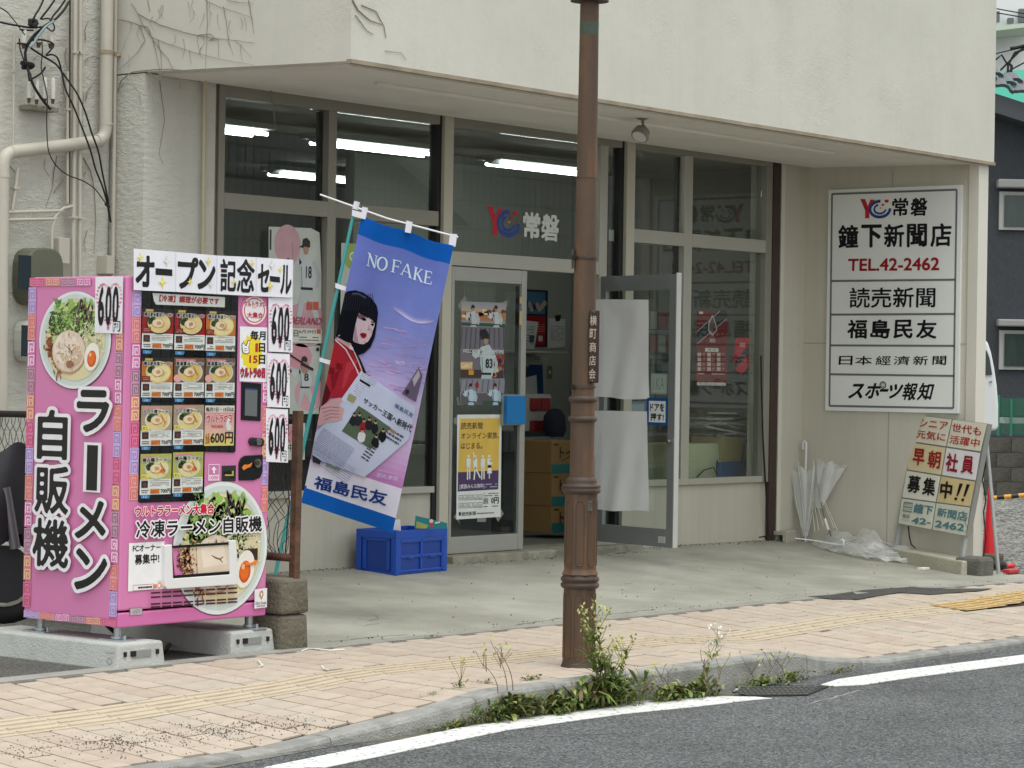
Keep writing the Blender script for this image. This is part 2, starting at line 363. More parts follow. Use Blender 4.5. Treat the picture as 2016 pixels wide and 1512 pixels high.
# ================================================================== SETTING
Yw, Yf, Xr = 12.3, 10.6, 19.0
def ctrl(x, xs, vs):
    for (a, va), (b, vb) in zip(zip(xs, vs), zip(xs[1:], vs[1:])):
        if x <= b: return lerp(va, vb, max(0, (x-a)/(b-a)))
    return vs[-1]
def zedge(x): return ctrl(x, [7, 16, 19, 22], [0, 0, -.05, -.05])          # back edge of the pavement
def zk(x): return ctrl(x, [8.2, 9.7, 12.3, 13.2], [-.148, -.035, -.035, -.125])  # front edge, raised at the kerb
YE, YK = 9.92, 8.13
def zs(x, y): t = max(-.05, min(1, (YE-y)/(YE-YK))); return lerp(zedge(x), zk(x), t)
def za(x, y):                                                              # concrete forecourt
    ys = [YE, 10.6, 11.4, 12.3, 13]
    m_ = ctrl(y, ys, [0, .045, .1, .16, .17]); r_ = ctrl(y, ys, [-.05, -.03, .02, .15, .16]); return lerp(m_, r_, sm(16, 19, x))
def onf(x, y, fn):
    p = onz(x, y, 0)
    for _ in range(12): p = onz(x, y, fn(p.x, p.y))
    return p
ZR = -.16
asph = mat('asphalt', (112, 113, 112), .9, var=.18, vs=1.2, bump=.0)
def asphalt_mat(name, c1, c2, sc_, dist):
    M = bpy.data.materials.new(name); M.use_nodes = True; N = M.node_tree.nodes; L = M.node_tree.links; b = N['Principled BSDF']; b.inputs['Roughness'].default_value = .88; b.inputs['Specular IOR Level'].default_value = .25
    tc = N.new('ShaderNodeTexCoord'); v = N.new('ShaderNodeTexVoronoi'); v.inputs['Scale'].default_value = sc_; L.new(tc.outputs['Object'], v.inputs[0])
    n = N.new('ShaderNodeTexNoise'); n.inputs['Scale'].default_value = .9; n.inputs['Roughness'].default_value = .65; n.inputs['Detail'].default_value = 9; L.new(tc.outputs['Object'], n.inputs[0])
    sp = N.new('ShaderNodeSeparateColor'); L.new(v.outputs['Color'], sp.inputs[0])
    cr = N.new('ShaderNodeValToRGB'); e = cr.color_ramp.elements; e[0].position = 0; e[0].color = (*lin(c1), 1); e[1].position = 1; e[1].color = (*lin(c2), 1); k = e.new(.55); k.color = (*[(a+b_)/2*.85 for a, b_ in zip(lin(c1), lin(c2))], 1)
    L.new(sp.outputs[0], cr.inputs[0])
    mr = N.new('ShaderNodeMapRange'); mr.inputs[1].default_value = .3; mr.inputs[2].default_value = .7; mr.inputs[3].default_value = .72; mr.inputs[4].default_value = 1.2; L.new(n.outputs[0], mr.inputs[0])
    mx = N.new('ShaderNodeVectorMath'); mx.operation = 'SCALE'; L.new(cr.outputs[0], mx.inputs[0]); L.new(mr.outputs[0], mx.inputs['Scale']); L.new(mx.outputs[0], b.inputs['Base Color'])
    bp = N.new('ShaderNodeBump'); bp.inputs['Strength'].default_value = 1; bp.inputs['Distance'].default_value = dist; bp.invert = True; L.new(v.outputs['Distance'], bp.inputs['Height']); L.new(bp.outputs[0], b.inputs['Normal'])
    return M
ROAD = asphalt_mat('road_asphalt', (62, 64, 66), (138, 140, 140), 105, .008)
YARD = asphalt_mat('yard_asphalt', (70, 70, 68), (120, 119, 114), 110, .005)
# base earth to the horizon
g = MB(); g.box(-400, 600, -400, 600, -1.2, -.5); tag(g.build('ground', mat('earth', (96, 94, 86), .95, var=.15)), kind='structure')
g = MB(); g.add([(-60, -12, ZR), (260, -12, ZR), (260, 8.0, ZR), (-60, 8.0, ZR)], [(0, 1, 2, 3)]); tag(g.build('road', ROAD), kind='structure')
g = MB(); g.grid(lambda u, v: (lerp(2, 10.42, u), lerp(YE-.03, 14, v), -.012+.004*math.sin(u*30)*math.sin(v*9)), 40, 20); tag(g.build('yard', YARD), kind='structure')
g = MB(); g.add([(-60, 9.9, -.03), (2, 9.9, -.03), (2, 30, -.03), (-60, 30, -.03)], [(0, 1, 2, 3)]); tag(g.build('side_yard', YARD), kind='structure')
# concrete forecourt
conc = mat('concrete_forecourt', (160, 159, 147), .88, var=.16, vs=2.3, bump=.35, bs=60, dark=(112, 110, 98), dscale=.8, dlo=.45, dhi=.75, dpow=.65)
g = MB(); g.grid(lambda u, v: (lerp(10.42, 19.05, u), lerp(YE, 12.45, v), za(lerp(10.42, 19.05, u), lerp(YE, 12.45, v))), 60, 24)
g.grid(lambda u, v: (lerp(10.42, 19.05, u), YE, lerp(-.3, za(lerp(10.42, 19.05, u), YE), v)), 60, 1); g.grid(lambda u, v: (10.42, lerp(YE, 12.45, u), lerp(-.3, za(10.42, lerp(YE, 12.45, u)), v)), 20, 1); tag(g.build('forecourt', conc, fix=False), kind='structure')
# edging strip between pavement and forecourt / yard
edg = mat('edging_concrete', (150, 148, 140), .9, var=.12, vs=6, bump=.3, bs=80)
g = MB()
for i in range(16):
    x0 = 3+i; g.hexa([(x0+.004, YE-.1, -.3), (x0+.996, YE-.1, -.3), (x0+.996, YE-.002, -.3), (x0+.004, YE-.002, -.3)], [(x0+.004, YE-.1, zs(x0, YE-.1)+.004), (x0+.996, YE-.1, zs(x0+1, YE-.1)+.004), (x0+.996, YE-.002, zs(x0+1, YE)+.004), (x0+.004, YE-.002, zs(x0, YE)+.004)])
tag(g.build('edging', edg), kind='structure')
# ------------------------------------------------------------------ pavement with pavers
jointm = mat('paver_joint', (52, 40, 35), .95, var=.15, vs=8)
side = MB(); side.grid(lambda u, v: (lerp(-2, 24, u), lerp(YK-.01, YE-.09, v), zs(lerp(-2, 24, u), lerp(YK, YE-.09, v))-.011), 160, 12)
sidewalk = tag(side.build('sidewalk', jointm, fix=False), kind='structure')
pav = [mat('paver_%s' % n, c, .85, var=.09, vs=7, bump=.22, bs=120, dark=(160, 146, 126), dscale=2.2, dlo=.55, dhi=.85, dpow=.45) for n, c in (('sand', (183, 168, 152)), ('cream', (187, 173, 157)), ('rose', (179, 162, 147)), ('pale', (182, 170, 155)))]
ypav = mat('paver_yellow', (198, 170, 118), .85, var=.1, vs=9, bump=.2, bs=100)
tact = mat('tactile_cream', (192, 178, 156), .85, var=.08, vs=9, bump=.2, bs=100)
def ytac(x): return 9.06-.0*(x-8)
TW = .15
tp = [onf(x, y, zs) for x, y in ((0, 1434), (170, 1412), (340, 1386), (560, 1352), (700, 1325), (1300, 1262), (1686, 1217), (1864, 1198))]
txs = [p.x for p in tp]; tys = [p.y for p in tp]
o_ = sorted(range(len(txs)), key=lambda i: txs[i]); txs = [txs[i] for i in o_]; tys = [tys[i] for i in o_]
def yt(x): return ctrl(x, txs, tys) if x > txs[0] else tys[0]
PW, PL, G = .15, .30, .011
cells = []
nx0, nx1 = int(3.0/PW), int(19.6/PW)
for i in range(nx0, nx1):
    x0 = i*PW; off = ((i*.5) % 1)*PL + (.0 if i % 2 else .03)
    j = -2
    while True:
        y0 = YK+off+(j-1)*PL; y1 = y0+PL; j += 1
        if y0 > YE-.1: break
        a, b = max(y0, YK+.002), min(y1, YE-.1)
        if b-a < .04: continue
        xm = x0+PW/2; c = yt(xm); lo, hi = c-TW, c+TW
        for (s0, s1) in ((a, min(b, lo)), (max(a, hi), b)):
            if s1-s0 > .035: cells.append((x0, s0, x0+PW, s1, 'p'))
def pav_obj(cl):
    x0, y0, x1, y1, t = cl; g = MB(); k = G/2; a, b, c, d = x0+k, x1-k, y0+k, y1-k; ch = .004; r = random.uniform(-.0015, .0015)
    q = lambda e, dz: [(x, y, zs(x, y)+dz) for x, y in ((a+e, c+e), (b-e, c+e), (b-e, d-e), (a+e, d-e))]
    v = q(0, -.012)+q(0, r-.002)+q(ch, r)
    g.add(v, [(0, 1, 5, 4), (1, 2, 6, 5), (2, 3, 7, 6), (3, 0, 4, 7), (4, 5, 9, 8), (5, 6, 10, 9), (6, 7, 11, 10), (7, 4, 8, 11), (8, 9, 10, 11)]); return g
def inview(x, y, z=0, mrg=20):
    v = Vector((x, y, z))-O; d = v.dot(fwd)
    if d < 1: return None
    X, Y = 1008+FPX*v.dot(rt)/d, 756-FPX*v.dot(up)/d
    return (X, Y, d) if -mrg < X < 2016+mrg and -mrg < Y < 1512+mrg else None
near, rest = [], []
for cl in cells:
    v = inview((cl[0]+cl[2])/2, (cl[1]+cl[3])/2)
    (near if v else rest).append((v[2] if v else 99, cl))
near.sort(key=lambda q: q[0]); rest += near[280:]; near = near[:280]
for d, cl in near: pav_obj(cl).build('paver', random.choice(pav[:2] if random.random() < .6 else pav), sidewalk, fix=False)
for n, mm in enumerate(pav):
    g = MB()
    for i, (d, cl) in enumerate(rest):
        if (i*7+int(cl[0]*31)) % 4 == n: s_ = pav_obj(cl); g.add(s_.v, s_.f)
    g.build('far_pavers', mm, sidewalk, kind='stuff', fix=False)
# tactile guide blocks: bars in the walking direction
x = 3.0
while x < 15.9:
    x1 = x+.295; g = MB(); c0, c1 = yt(x), yt(x1)
    def tq(e0, e1, z0, z1, xa, xb):
        g.hexa([(xa, yt(xa)+e0, zs(xa, yt(xa)+e0)+z0), (xb, yt(xb)+e0, zs(xb, yt(xb)+e0)+z0), (xb, yt(xb)+e1, zs(xb, yt(xb)+e1)+z0), (xa, yt(xa)+e1, zs(xa, yt(xa)+e1)+z0)],
               [(xa, yt(xa)+e0, zs(xa, yt(xa)+e0)+z1), (xb, yt(xb)+e0, zs(xb, yt(xb)+e0)+z1), (xb, yt(xb)+e1, zs(xb, yt(xb)+e1)+z1), (xa, yt(xa)+e1, zs(xa, yt(xa)+e1)+z1)])
    tq(-TW+.003, TW-.003, -.008, .0, x, x1)
    for k in range(4):
        e = -TW+.045+k*.07; tq(e-.012, e+.012, 0, .006, x+.012, x1-.012)
    g.build('tactile_block', tact, sidewalk); x += .3
# yellow stretch of the guide path at the far end
YTC = [yt(15.6), onf(1880, 1195, zs).y, onf(2016, 1170, zs).y, onf(2016, 1170, zs).y+.3]
for xx in np.arange(15.95, 22.8, .3):
    for e in (0.,):
        g = MB(); yy = ctrl(xx, [15.6, 16.15, 17.6, 22], YTC)+e
        if yy+.15 > YE-.1: continue
        g.hexa([(xx, yy-.148, zs(xx, yy)-.008), (xx+.296, yy-.148, zs(xx, yy)-.008), (xx+.296, yy+.148, zs(xx, yy)-.008), (xx, yy+.148, zs(xx, yy)-.008)], [(xx, yy-.148, zs(xx, yy-.148)+.004), (xx+.296, yy-.148, zs(xx+.3, yy-.148)+.004), (xx+.296, yy+.148, zs(xx+.3, yy+.148)+.004), (xx, yy+.148, zs(xx, yy+.148)+.004)])
        for k in range(4): a = yy-.11+k*.07; g.hexa([(xx+.02, a-.015, zs(xx, a)+.004), (xx+.28, a-.015, zs(xx, a)+.004), (xx+.28, a+.015, zs(xx, a)+.004), (xx+.02, a+.015, zs(xx, a)+.004)], [(xx+.02, a-.015, zs(xx, a)+.009), (xx+.28, a-.015, zs(xx, a)+.009), (xx+.28, a+.015, zs(xx, a)+.009), (xx+.02, a+.015, zs(xx, a)+.009)])
        g.build('yellow_tactile_block', ypav, sidewalk)
# dark asphalt patch by the forecourt edge
g = MB(); pts = [(1590, 1176), (1640, 1181), (1690, 1181), (1745, 1172), (1770, 1168), (1830, 1172), (1925, 1165), (1955, 1160), (1860, 1160), (1790, 1157), (1700, 1163), (1640, 1172)]
q_ = [onf(x, y, zs) for x, y in pts]; g.add([(p.x, p.y, p.z+.006) for p in q_], [tuple(range(len(q_)))]); g.build('asphalt_patch', mat('patch_asphalt', (70, 70, 66), .9, var=.2, vs=14, bump=.4, bs=90), sidewalk)
# kerb stones
kerbm = mat('kerb_granite', (164, 163, 158), .85, var=.16, vs=9, bump=.6, bs=110, dark=(82, 82, 76), dscale=3.5, dlo=.42, dhi=.75, dpow=.75)
kerb = MB(); kerb.box(-40, 120, 7.99, 8.11, -.5, -.2); kerb = tag(kerb.build('kerb', kerbm), kind='structure')
def ztop(x): return max(zk(x)+.002, ZR+.01)+(.02*sm(9.2, 9.8, x)*(1-sm(12.25, 12.6, x)))
xs = list(np.arange(-3, 8.4, 1.))+[8.55, 9.55, 10.15, 11.1, 12.05, 12.42, 13.0]+list(np.arange(14., 26, 1.))
for a, b in zip(xs, xs[1:]):
    n = 4; g = MB(); a_, b_ = a+.003, b-.003; vs = []
    for i in range(n+1):
        p = lerp(a_, b_, i/n); z = ztop(p); vs += [(p, 7.985, -.3), (p, 7.990, z-.02), (p, 7.998, z-.005), (p, 8.012, z), (p, YK-.015, z), (p, YK-.005, z-.006), (p, YK-.005, -.3)]
    fs = [(i*7+k, i*7+k+1, i*7+k+8, i*7+k+7) for i in range(n) for k in range(6)]+[tuple(range(7)), tuple(range(n*7, n*7+7))]
    g.add(vs, fs); g.build('kerb_stone', kerbm, kerb)
# painted edge line
wp = mat('road_paint', (226, 226, 222), .7, var=.06, vs=12, dark=(112, 112, 110), dscale=30, dlo=.54, dhi=.62, dpow=.8)
def flat(name, pts, z, material, parent=None, th=.004, **k):
    P = [onz(x, y, z) for x, y in pts]; g = MB(); g.prism([(p.x, p.y, z) for p in P], (0, 0, th)); return g.build(name, material, parent, **k)
L1 = [(520, 1512), (1000, 1415), (1200, 1387), (1330, 1375), (1420, 1372), (1490, 1373), (1520, 1376), (1480, 1379), (1380, 1391), (1230, 1406), (1000, 1438), (640, 1512)]
L2 = [(1616, 1349), (1650, 1338), (1760, 1322), (2016, 1290), (2400, 1247), (2400, 1262), (2016, 1306), (1800, 1334), (1700, 1349), (1640, 1352)]
road = bpy.data.objects['road']
for pts in (L1, L2): flat('lane_line', pts, ZR+.002, wp, road)
P_ = onz(520, 1512, ZR); g = MB(); g.box(-8, P_.x+.1, P_.y-.2, P_.y-.02, ZR+.002, ZR+.005); g.build('lane_line', wp, road)
# gutter strip under the kerb and the drain cover
flat('edge_patch', [(180, 1512), (330, 1489), (430, 1478), (560, 1456), (700, 1436), (780, 1434), (820, 1440), (700, 1462), (600, 1480), (520, 1494), (420, 1512)], ZR+.0015, mat('patchy_concrete', (140, 138, 130), .95, var=.2, vs=5, bump=.4, bs=90, dark=(92, 92, 88), dscale=5, dlo=.42, dhi=.6), road, th=.0012)
flat('gutter_dirt', [(560, 1475), (800, 1434), (1000, 1405), (1300, 1372), (1500, 1352), (1480, 1366), (1300, 1388), (1000, 1424), (800, 1455)], ZR+.0005, mat('gutter_dirt', (104, 100, 88), .95, var=.2, vs=12, bump=.4, bs=90), road, th=.001)
dr = thing('drain_cover', 'dark metal drain cover in the gutter beside the white road line', 'drain cover', onz(1530, 1360, ZR))
irn = mat('cast_iron', (66, 66, 64), .6, metal=.6, var=.2, vs=20)
P = [onz(x, y, ZR+.004) for x, y in ((1440, 1362), (1500, 1350), (1632, 1352), (1590, 1369), (1470, 1371))]
g = MB(); g.prism([(p.x, p.y, ZR+.003) for p in P], (0, 0, .006)); g.build('plate', irn, dr)
g = MB()
for i in range(14):
    for j in range(4):
        p = onz(1468+i*10.5-j*6, 1353.5+j*4.2, ZR+.009); g.box(p.x-.012, p.x+.012, p.y-.01, p.y+.01, ZR+.009, ZR+.013)
g.build('studs', mat('worn_stud', (150, 150, 148), .4, metal=.7), dr, kind='stuff')
# seam in the asphalt past the drain, hairline cracks in the forecourt
def crack(pts, zf, w_, m, par, nm):
    q = [onf(x, y, zf) for x, y in pts]; f = []
    for a, b in zip(q, q[1:]):
        n = max(2, int((b-a).length/.06))
        for i in range(n): p = a.lerp(b, i/n); f.append((p.x+random.uniform(-.008, .008), p.y+random.uniform(-.012, .012)))
    vs = []
    for i, (x, y) in enumerate(f): ww = w_*random.uniform(.3, 1); vs += [(x, y-ww, zf(x, y)+.002), (x, y+ww, zf(x, y)+.002)]
    g = MB(); g.add(vs, [(2*i, 2*i+1, 2*i+3, 2*i+2) for i in range(len(f)-1)]); g.build(nm, m, par, fix=False)
ckm = mat('crack_dark', (66, 64, 56), .95)
zroad = lambda x, y: ZR
crack([(1592, 1386), (1640, 1374), (1700, 1357)], zroad, .012, mat('seam_pale', (146, 144, 138), .9), road, 'asphalt_seam')
crack([(400, 1500), (620, 1470), (900, 1460), (1300, 1440)], zroad, .004, ckm, road, 'road_crack')
fcr = bpy.data.objects['forecourt']
for P in ([(1010, 1232), (1100, 1218), (1190, 1211), (1300, 1199)], [(640, 1265), (760, 1252), (830, 1250)], [(1560, 1172), (1500, 1160), (1470, 1150)], [(1230, 1150), (1260, 1148)]): crack(P, za, .005, ckm, fcr, 'crack')
for P in ([(700, 1215), (725, 1222), (745, 1219), (738, 1210), (712, 1208)], [(690, 1225), (720, 1232), (760, 1226)]): crack(P, za, .006, mat('rust_stain', (128, 120, 104), .95), fcr, 'stain_line')
# gravel lot on the right
def gravel_mat():
    return asphalt_mat('gravel', (60, 60, 58), (186, 184, 178), 26, .05)
g = MB(); g.grid(lambda u, v: (lerp(19.1, 60, u), lerp(YE, 45, v), -.04+.02*math.sin(u*37+v*11)*math.sin(v*29)), 60, 60); tag(g.build('gravel_lot', gravel_mat()), kind='structure')
g = MB()
for _ in range(2600):
    x = random.uniform(19.2, 30); y = random.uniform(10.2, 18); r = random.uniform(.012, .035); p = [(x+random.uniform(-r, r), y+random.uniform(-r, r), random.uniform(-.04, .0)) for _ in range(2)]
    c = Vector((x, y, -.03)); vs = [c+Vector((r, 0, 0)), c+Vector((-r*.8, r*.3, 0)), c+Vector((0, r, 0)), c+Vector((0, -r, .005)), c+Vector((0, 0, r*.9))]
    g.add(vs, [(0, 2, 4), (2, 1, 4), (1, 3, 4), (3, 0, 4)])
tag(g.build('gravel_stones', mat('gravel_stone', (150, 148, 142), .9, var=.3, vs=9), kind='stuff'))
# loose grit on the near pavers
g = MB()
def grit(x, y, r, z):
    vs = [(x+r, y, z), (x-r*.5, y+r*.8, z), (x-r*.6, y-r*.7, z), (x, y, z+r)]; g.add(vs, [(0, 1, 3), (1, 2, 3), (2, 0, 3)])
for (cx, cy, rx, ry, n) in ((230, 1462, 110, 14, 300), (400, 1440, 130, 16, 420), (560, 1425, 120, 14, 260), (60, 1480, 60, 12, 90), (330, 1470, 330, 30, 160), (600, 1350, 500, 80, 30)):
    for _ in range(n):
        p = onf(cx+random.gauss(0, rx*.5), cy+random.gauss(0, ry*.6), zs)
        if YK < p.y < YE: grit(p.x, p.y, random.uniform(.002, .006), zs(p.x, p.y))
for _ in range(700):                             # grit and dust against the wall foot, step and post
    k = random.random()
    if k < .5: x, y = random.uniform(12, 18.9), 12.3-abs(random.gauss(0, .05))
    elif k < .7: x, y = 18.97-abs(random.gauss(0, .06)), random.uniform(10.8, 12.2)
    elif k < .85: x, y = random.uniform(10.5, 18.9), YE+abs(random.gauss(0, .05))
    else: x, y = random.uniform(10.5, 18.9), random.uniform(YE, 12.2)
    if 14.2 < x < 16.5: y = min(y, 12.12-abs(random.gauss(0, .03)))
    grit(x, y, random.uniform(.003, .009), za(x, y))
tag(g.build('grit', mat('grit', (88, 78, 68), .95, var=.3, vs=30), kind='stuff'))
# ================================================================== SHOP BUILDING
plas = mat('cream_plaster', (203, 201, 190), .9, streak=.05, swirl=.14, var=.05, vs=1.3, bump=.14, bs=9, dark=(168, 164, 150), dscale=1.1, dlo=.55, dhi=.9, dpow=.5)
plas2 = mat('smooth_panel_wall', (202, 198, 184), .8, streak=.08, var=.04, vs=1.5, bump=.08, bs=60)
soff = mat('soffit_paint', (222, 219, 210), .85, var=.06, vs=2, bump=.1, bs=40, dark=(140, 136, 122), dscale=2, dlo=.6, dhi=.9, dpow=.5)
alu = mat('aged_aluminium', (144, 141, 130), .5, var=.06, vs=3, metal=.15)
alul = mat('pale_aluminium', (176, 174, 164), .45, var=.05, vs=3, metal=.2)
seal = mat('black_seal', (24, 24, 24), .6)
intm = mat('room_paint', (150, 150, 142), .85)
GL = glassmat('window_glass', (.92, .95, .93), .95)
bld = thing('shop_building', 'cream plastered newspaper shop with deep overhanging upper floor and aluminium glass front', 'shop', (15, 12, 0))
def P2(x, y, z): return (x, y, z)
fl, fr = ony(690, 120, Yf), ony(1957, 323, Yf)
XL, XR = fl.x, fr.x; zl, zr = fl.z, fr.z; ZW = 3.38; ZT = 7.2
pierX = 11.31
# upper volume (overhang) as one block with its own underside
g = MB(); g.hexa([(XL, Yf, zl), (XR, Yf, zr), (XR, 12.25, zr+.03), (pierX, 12.25, ZW-.012)], [(XL, Yf, ZT), (XR, Yf, ZT), (XR, 12.25, ZT), (pierX, 12.25, ZT)])
upper = g.build('upper_wall', plas, bld)
rough = mat('trowelled_plaster', (200, 199, 189), .92, streak=.06, swirl=.5, var=.05, vs=1.5, bump=.45, bs=16, stretch=(1, 1, 2.2), dark=(164, 160, 146), dscale=1.4, dlo=.55, dhi=.9, dpow=.5)
g = MB(); g.box(6, 11.29, 12.55, 12.75, -.3, ZT); g.build('side_wall', rough, bld)
g = MB(); g.hexa([(pierX, 12.25, ZW-.012), (XR, 12.25, zr+.03), (XR, 20, zr+.03), (pierX-.04, 20, ZW-.012)], [(pierX, 12.25, ZT), (XR, 12.25, ZT), (XR, 20, ZT), (pierX-.04, 20, ZT)]); g.build('rear_wall', plas, bld)
# thin rendered edge and soffit board
g = MB(); b_ = [(XL+.1, Yf+.1, zl-.012), (XR-.1, Yf+.1, zr-.012), (XR-.12, 12.24, zr+.018), (pierX+.1, 12.24, ZW-.024)]; g.hexa(b_, [(x, y, z+.02) for x, y, z in b_]); g.build('soffit', soff, bld)
def zso(x, y): # soffit height
    t = (y-Yf)/(12.25-Yf); s_ = (x-XL)/(XR-XL); return lerp(lerp(zl, zr, s_), lerp(ZW, zr+.03, s_), t)-.014
g = MB(); A_ = onz(735, 180, 3.3); 
P = [onz(x, y, 3.27) for x, y in ((740, 180), (1000, 216), (1300, 256), (1640, 304))]; g.tube([(p.x, p.y, zso(p.x, p.y)-.008) for p in P], .022, 8); g.build('soffit_conduit', soff, bld)
# drip bead along the fascia edge
g = MB(); g.hexa([(XL-.004, Yf-.012, zl-.012), (XR+.004, Yf-.012, zr-.012), (XR+.004, Yf+.03, zr-.012), (XL-.004, Yf+.03, zl-.012)], [(XL-.004, Yf-.012, zl+.012), (XR+.004, Yf-.012, zr+.012), (XR+.004, Yf+.03, zr+.012), (XL-.004, Yf+.03, zl+.012)]); g.build('drip_edge', mat('drip_brown', (150, 138, 120), .8, var=.2, vs=6), bld)
# pier on the left
g = MB(); g.box(pierX, 11.93, 12.25, 12.62, -.1, ZW-.02); g.build('pier', rough, bld)
# low walls under the windows
lowm = mat('low_wall_paint', (190, 186, 172), .8, streak=.12, var=.05, vs=1.6, bump=.1, bs=50, dark=(150, 142, 124), dscale=1.3, dlo=.58, dhi=.85, dpow=.4)
g = MB(); g.box(11.93, 14.22, 12.32, 12.5, 0, .655); g.build('low_wall', lowm, bld)
g = MB(); g.box(16.53, 18.45, 12.32, 12.5, 0, .64); g.build('low_wall', lowm, bld)
g = MB(); g.box(18.45, 19.0, 12.31, 12.5, -.1, 3.36); g.build('corner_wall', plas2, bld)
# sign wall on the right (return) with panel joints and corner post
g = MB(); g.box(19.0, 19.1, 10.72, 12.5, -.2, 3.37); g.build('sign_wall', plas2, bld)
g = MB(); g.box(18.985, 19.14, 10.63, 10.72, -.2, 3.3); g.build('corner_post', mat('corner_trim', (214, 210, 198), .7, var=.04, vs=2), bld)
jm = mat('panel_joint', (168, 164, 150), .8)
a = onx(1588, 675.6, Xr); g = MB(); g.box(18.997, 19.0, 10.72, 12.3, a.z-.004, a.z+.004); g.build('panel_joint', jm, bld)
for x, y in ((1747, 1000),):
    a = onx(x, y, Xr); g = MB(); g.box(18.997, 19.0, a.y-.004, a.y+.004, -.1, 3.26); g.build('panel_joint', jm, bld)
g = MB(); g.box(18.572, 18.626, 12.27, 12.31, .1, 3.36); g.build('corner_trim', MC['corner_trim'], bld)
# door step
g = MB(); g.box(14.22, 16.5, 12.13, 12.6, 0, .205); g.build('door_step', mat('step_concrete', (150, 147, 132), .9, var=.2, vs=8, bump=.5, bs=70, dark=(104, 102, 90), dscale=5), bld, bevel=.01)
# ------------------------------------------------------------------ front frames: each member its own piece
Z0, ZH, ZA, ZB = .675, 3.28, 2.66, 2.555
def bar(x0, x1, z0, z1, m=alu, y0=Yw-.02, y1=Yw+.08, nm='frame_bar', par=bld): g = MB(); g.box(x0, x1, y0, y1, z0, z1); return g.build(nm, m, par, bevel=.003)
wl = thing('shop_window', 'left shop window of four panes behind the leaning banner', 'window', (13, Yw, 0.65))
bar(11.93, 11.993, .655, ZH+.1, alu, Yw-.0, Yw+.09, par=wl); bar(11.993, 12.05, .655, ZH+.1, par=wl)
bar(12.05, 14.18, ZH, ZH+.1, par=wl); bar(13.03, 13.11, .655, ZH, par=wl)
for a, b in ((12.05, 13.03), (13.11, 14.18)):
    bar(a, b, ZB, ZA, par=wl); bar(a, b, .655, .7, alul, par=wl)
    for z0, z1 in ((ZA, ZH), (.7, ZB)):
        g = MB(); g.box(a+.002, b-.002, Yw+.03, Yw+.036, z0+.002, z1-.002); g.build('pane', GL, wl)
g = MB(); g.box(13.0, 13.029, Yw+.037, Yw+.075, .7, ZH-.01); g.build('black_seal', seal, wl)
bar(14.18, 14.225, .16, ZH+.1, seal, Yw-.0, par=wl)
entr = thing('shop_entrance', 'glazed aluminium shop entrance with one leaf closed and one folded out', 'entrance', (15.2, Yw, .2))
E_ = entr
bar(14.225, 14.322, .16, ZH+.1, mat('pale_post', (190, 186, 170), .5, var=.05, vs=2), Yw-.03, par=E_, nm='door_post')
bar(14.322, 16.347, ZH, ZH+.1, par=E_, nm='head_rail'); bar(14.322, 16.073, 2.283, 2.384, alul, par=E_, nm='transom_rail')
bar(16.073, 16.169, .2, ZH, alul, par=E_, nm='door_post')
bar(16.347, 16.4, .16, ZH+.1, seal, Yw, par=E_, nm='black_seal'); bar(16.4, 16.505, .13, ZH+.1, MC['pale_post'], Yw-.03, par=E_, nm='door_post')
g = MB(); g.box(14.322, 16.073, Yw+.03, Yw+.036, 2.386, ZH-.002); g.build('transom_pane', GL, E_)
g = MB(); g.box(16.169, 16.347, Yw+.03, Yw+.036, .3, ZH-.002); g.build('side_pane', GL, E_)
bar(16.169, 16.347, .16, .3, alul, par=E_, nm='bottom_rail')
# closed leaf
leafm = mat('door_aluminium', (172, 172, 166), .4, metal=.35, var=.04, vs=4)
bar(14.327, 14.356, .21, 2.275, leafm, Yw-.03, Yw+.01, 'door_stile', E_); bar(15.118, 15.175, .21, 2.275, leafm, Yw-.035, Yw+.01, 'door_stile', E_)
bar(14.356, 15.118, 2.175, 2.275, leafm, Yw-.03, Yw+.01, 'top_rail', E_); bar(14.356, 15.118, .21, .33, leafm, Yw-.03, Yw+.01, 'bottom_rail', E_)
g = MB(); g.box(14.358, 15.116, Yw-.014, Yw-.008, .332, 2.173); g.build('door_pane', GL, E_)
g = MB(); g.box(15.095, 15.118, Yw-.007, Yw+.009, .34, 2.16); g.build('black_seal', seal, E_)
a, b = ony(995, 779, Yw-.06), ony(1031, 835, Yw-.06)
g = MB(); g.box(a.x, b.x, Yw-.08, Yw-.045, b.z, a.z); h = g.build('push_plate', mat('blue_plastic', (20, 118, 186), .35), E_, bevel=.004)
g = MB(); g.box(a.x-.008, b.x+.008, Yw-.045, Yw-.032, b.z-.008, a.z+.008); g.build('plate_backing', leafm, E_)
# open leaf, hinged on the middle post and standing out over the forecourt
hin = Vector((16.09, Yw-.04, 0)); fe = onz(1327, 1079, .235); dirl = Vector((fe.x-hin.x, fe.y-hin.y, 0)).normalized(); LW = (Vector((fe.x, fe.y, 0))-hin).length
nl = Vector((dirl.y, -dirl.x, 0));  nl = nl if nl.x < 0 else -nl
def lbar(a, b, z0, z1, m, t=.035, nm='open_stile', off=0.):
    g = MB(); p = hin+dirl*((a+b)/2)+nl*off; g.obox((p.x, p.y, (z0+z1)/2), dirl, nl, Vector((0, 0, 1)), (b-a)/2, t/2, (z1-z0)/2); return g.build(nm, m, E_, bevel=.003)
shl = mat('leaf_aluminium', (138, 142, 142), .4, metal=.3, var=.05, vs=4)
lbar(0, .06, .235, 2.27, shl); lbar(LW-.075, LW, .235, 2.27, shl); lbar(.06, LW-.075, 2.155, 2.27, shl, nm='top_rail'); lbar(.06, LW-.075, .235, .37, shl, nm='bottom_rail')
g = MB(); p = hin+dirl*(LW/2); g.obox((p.x, p.y, 1.26), dirl, nl, Vector((0, 0, 1)), LW/2-.07, .003, .9); g.build('open_pane', glassmat('door_glass', (.9, .93, .92), .9), E_)
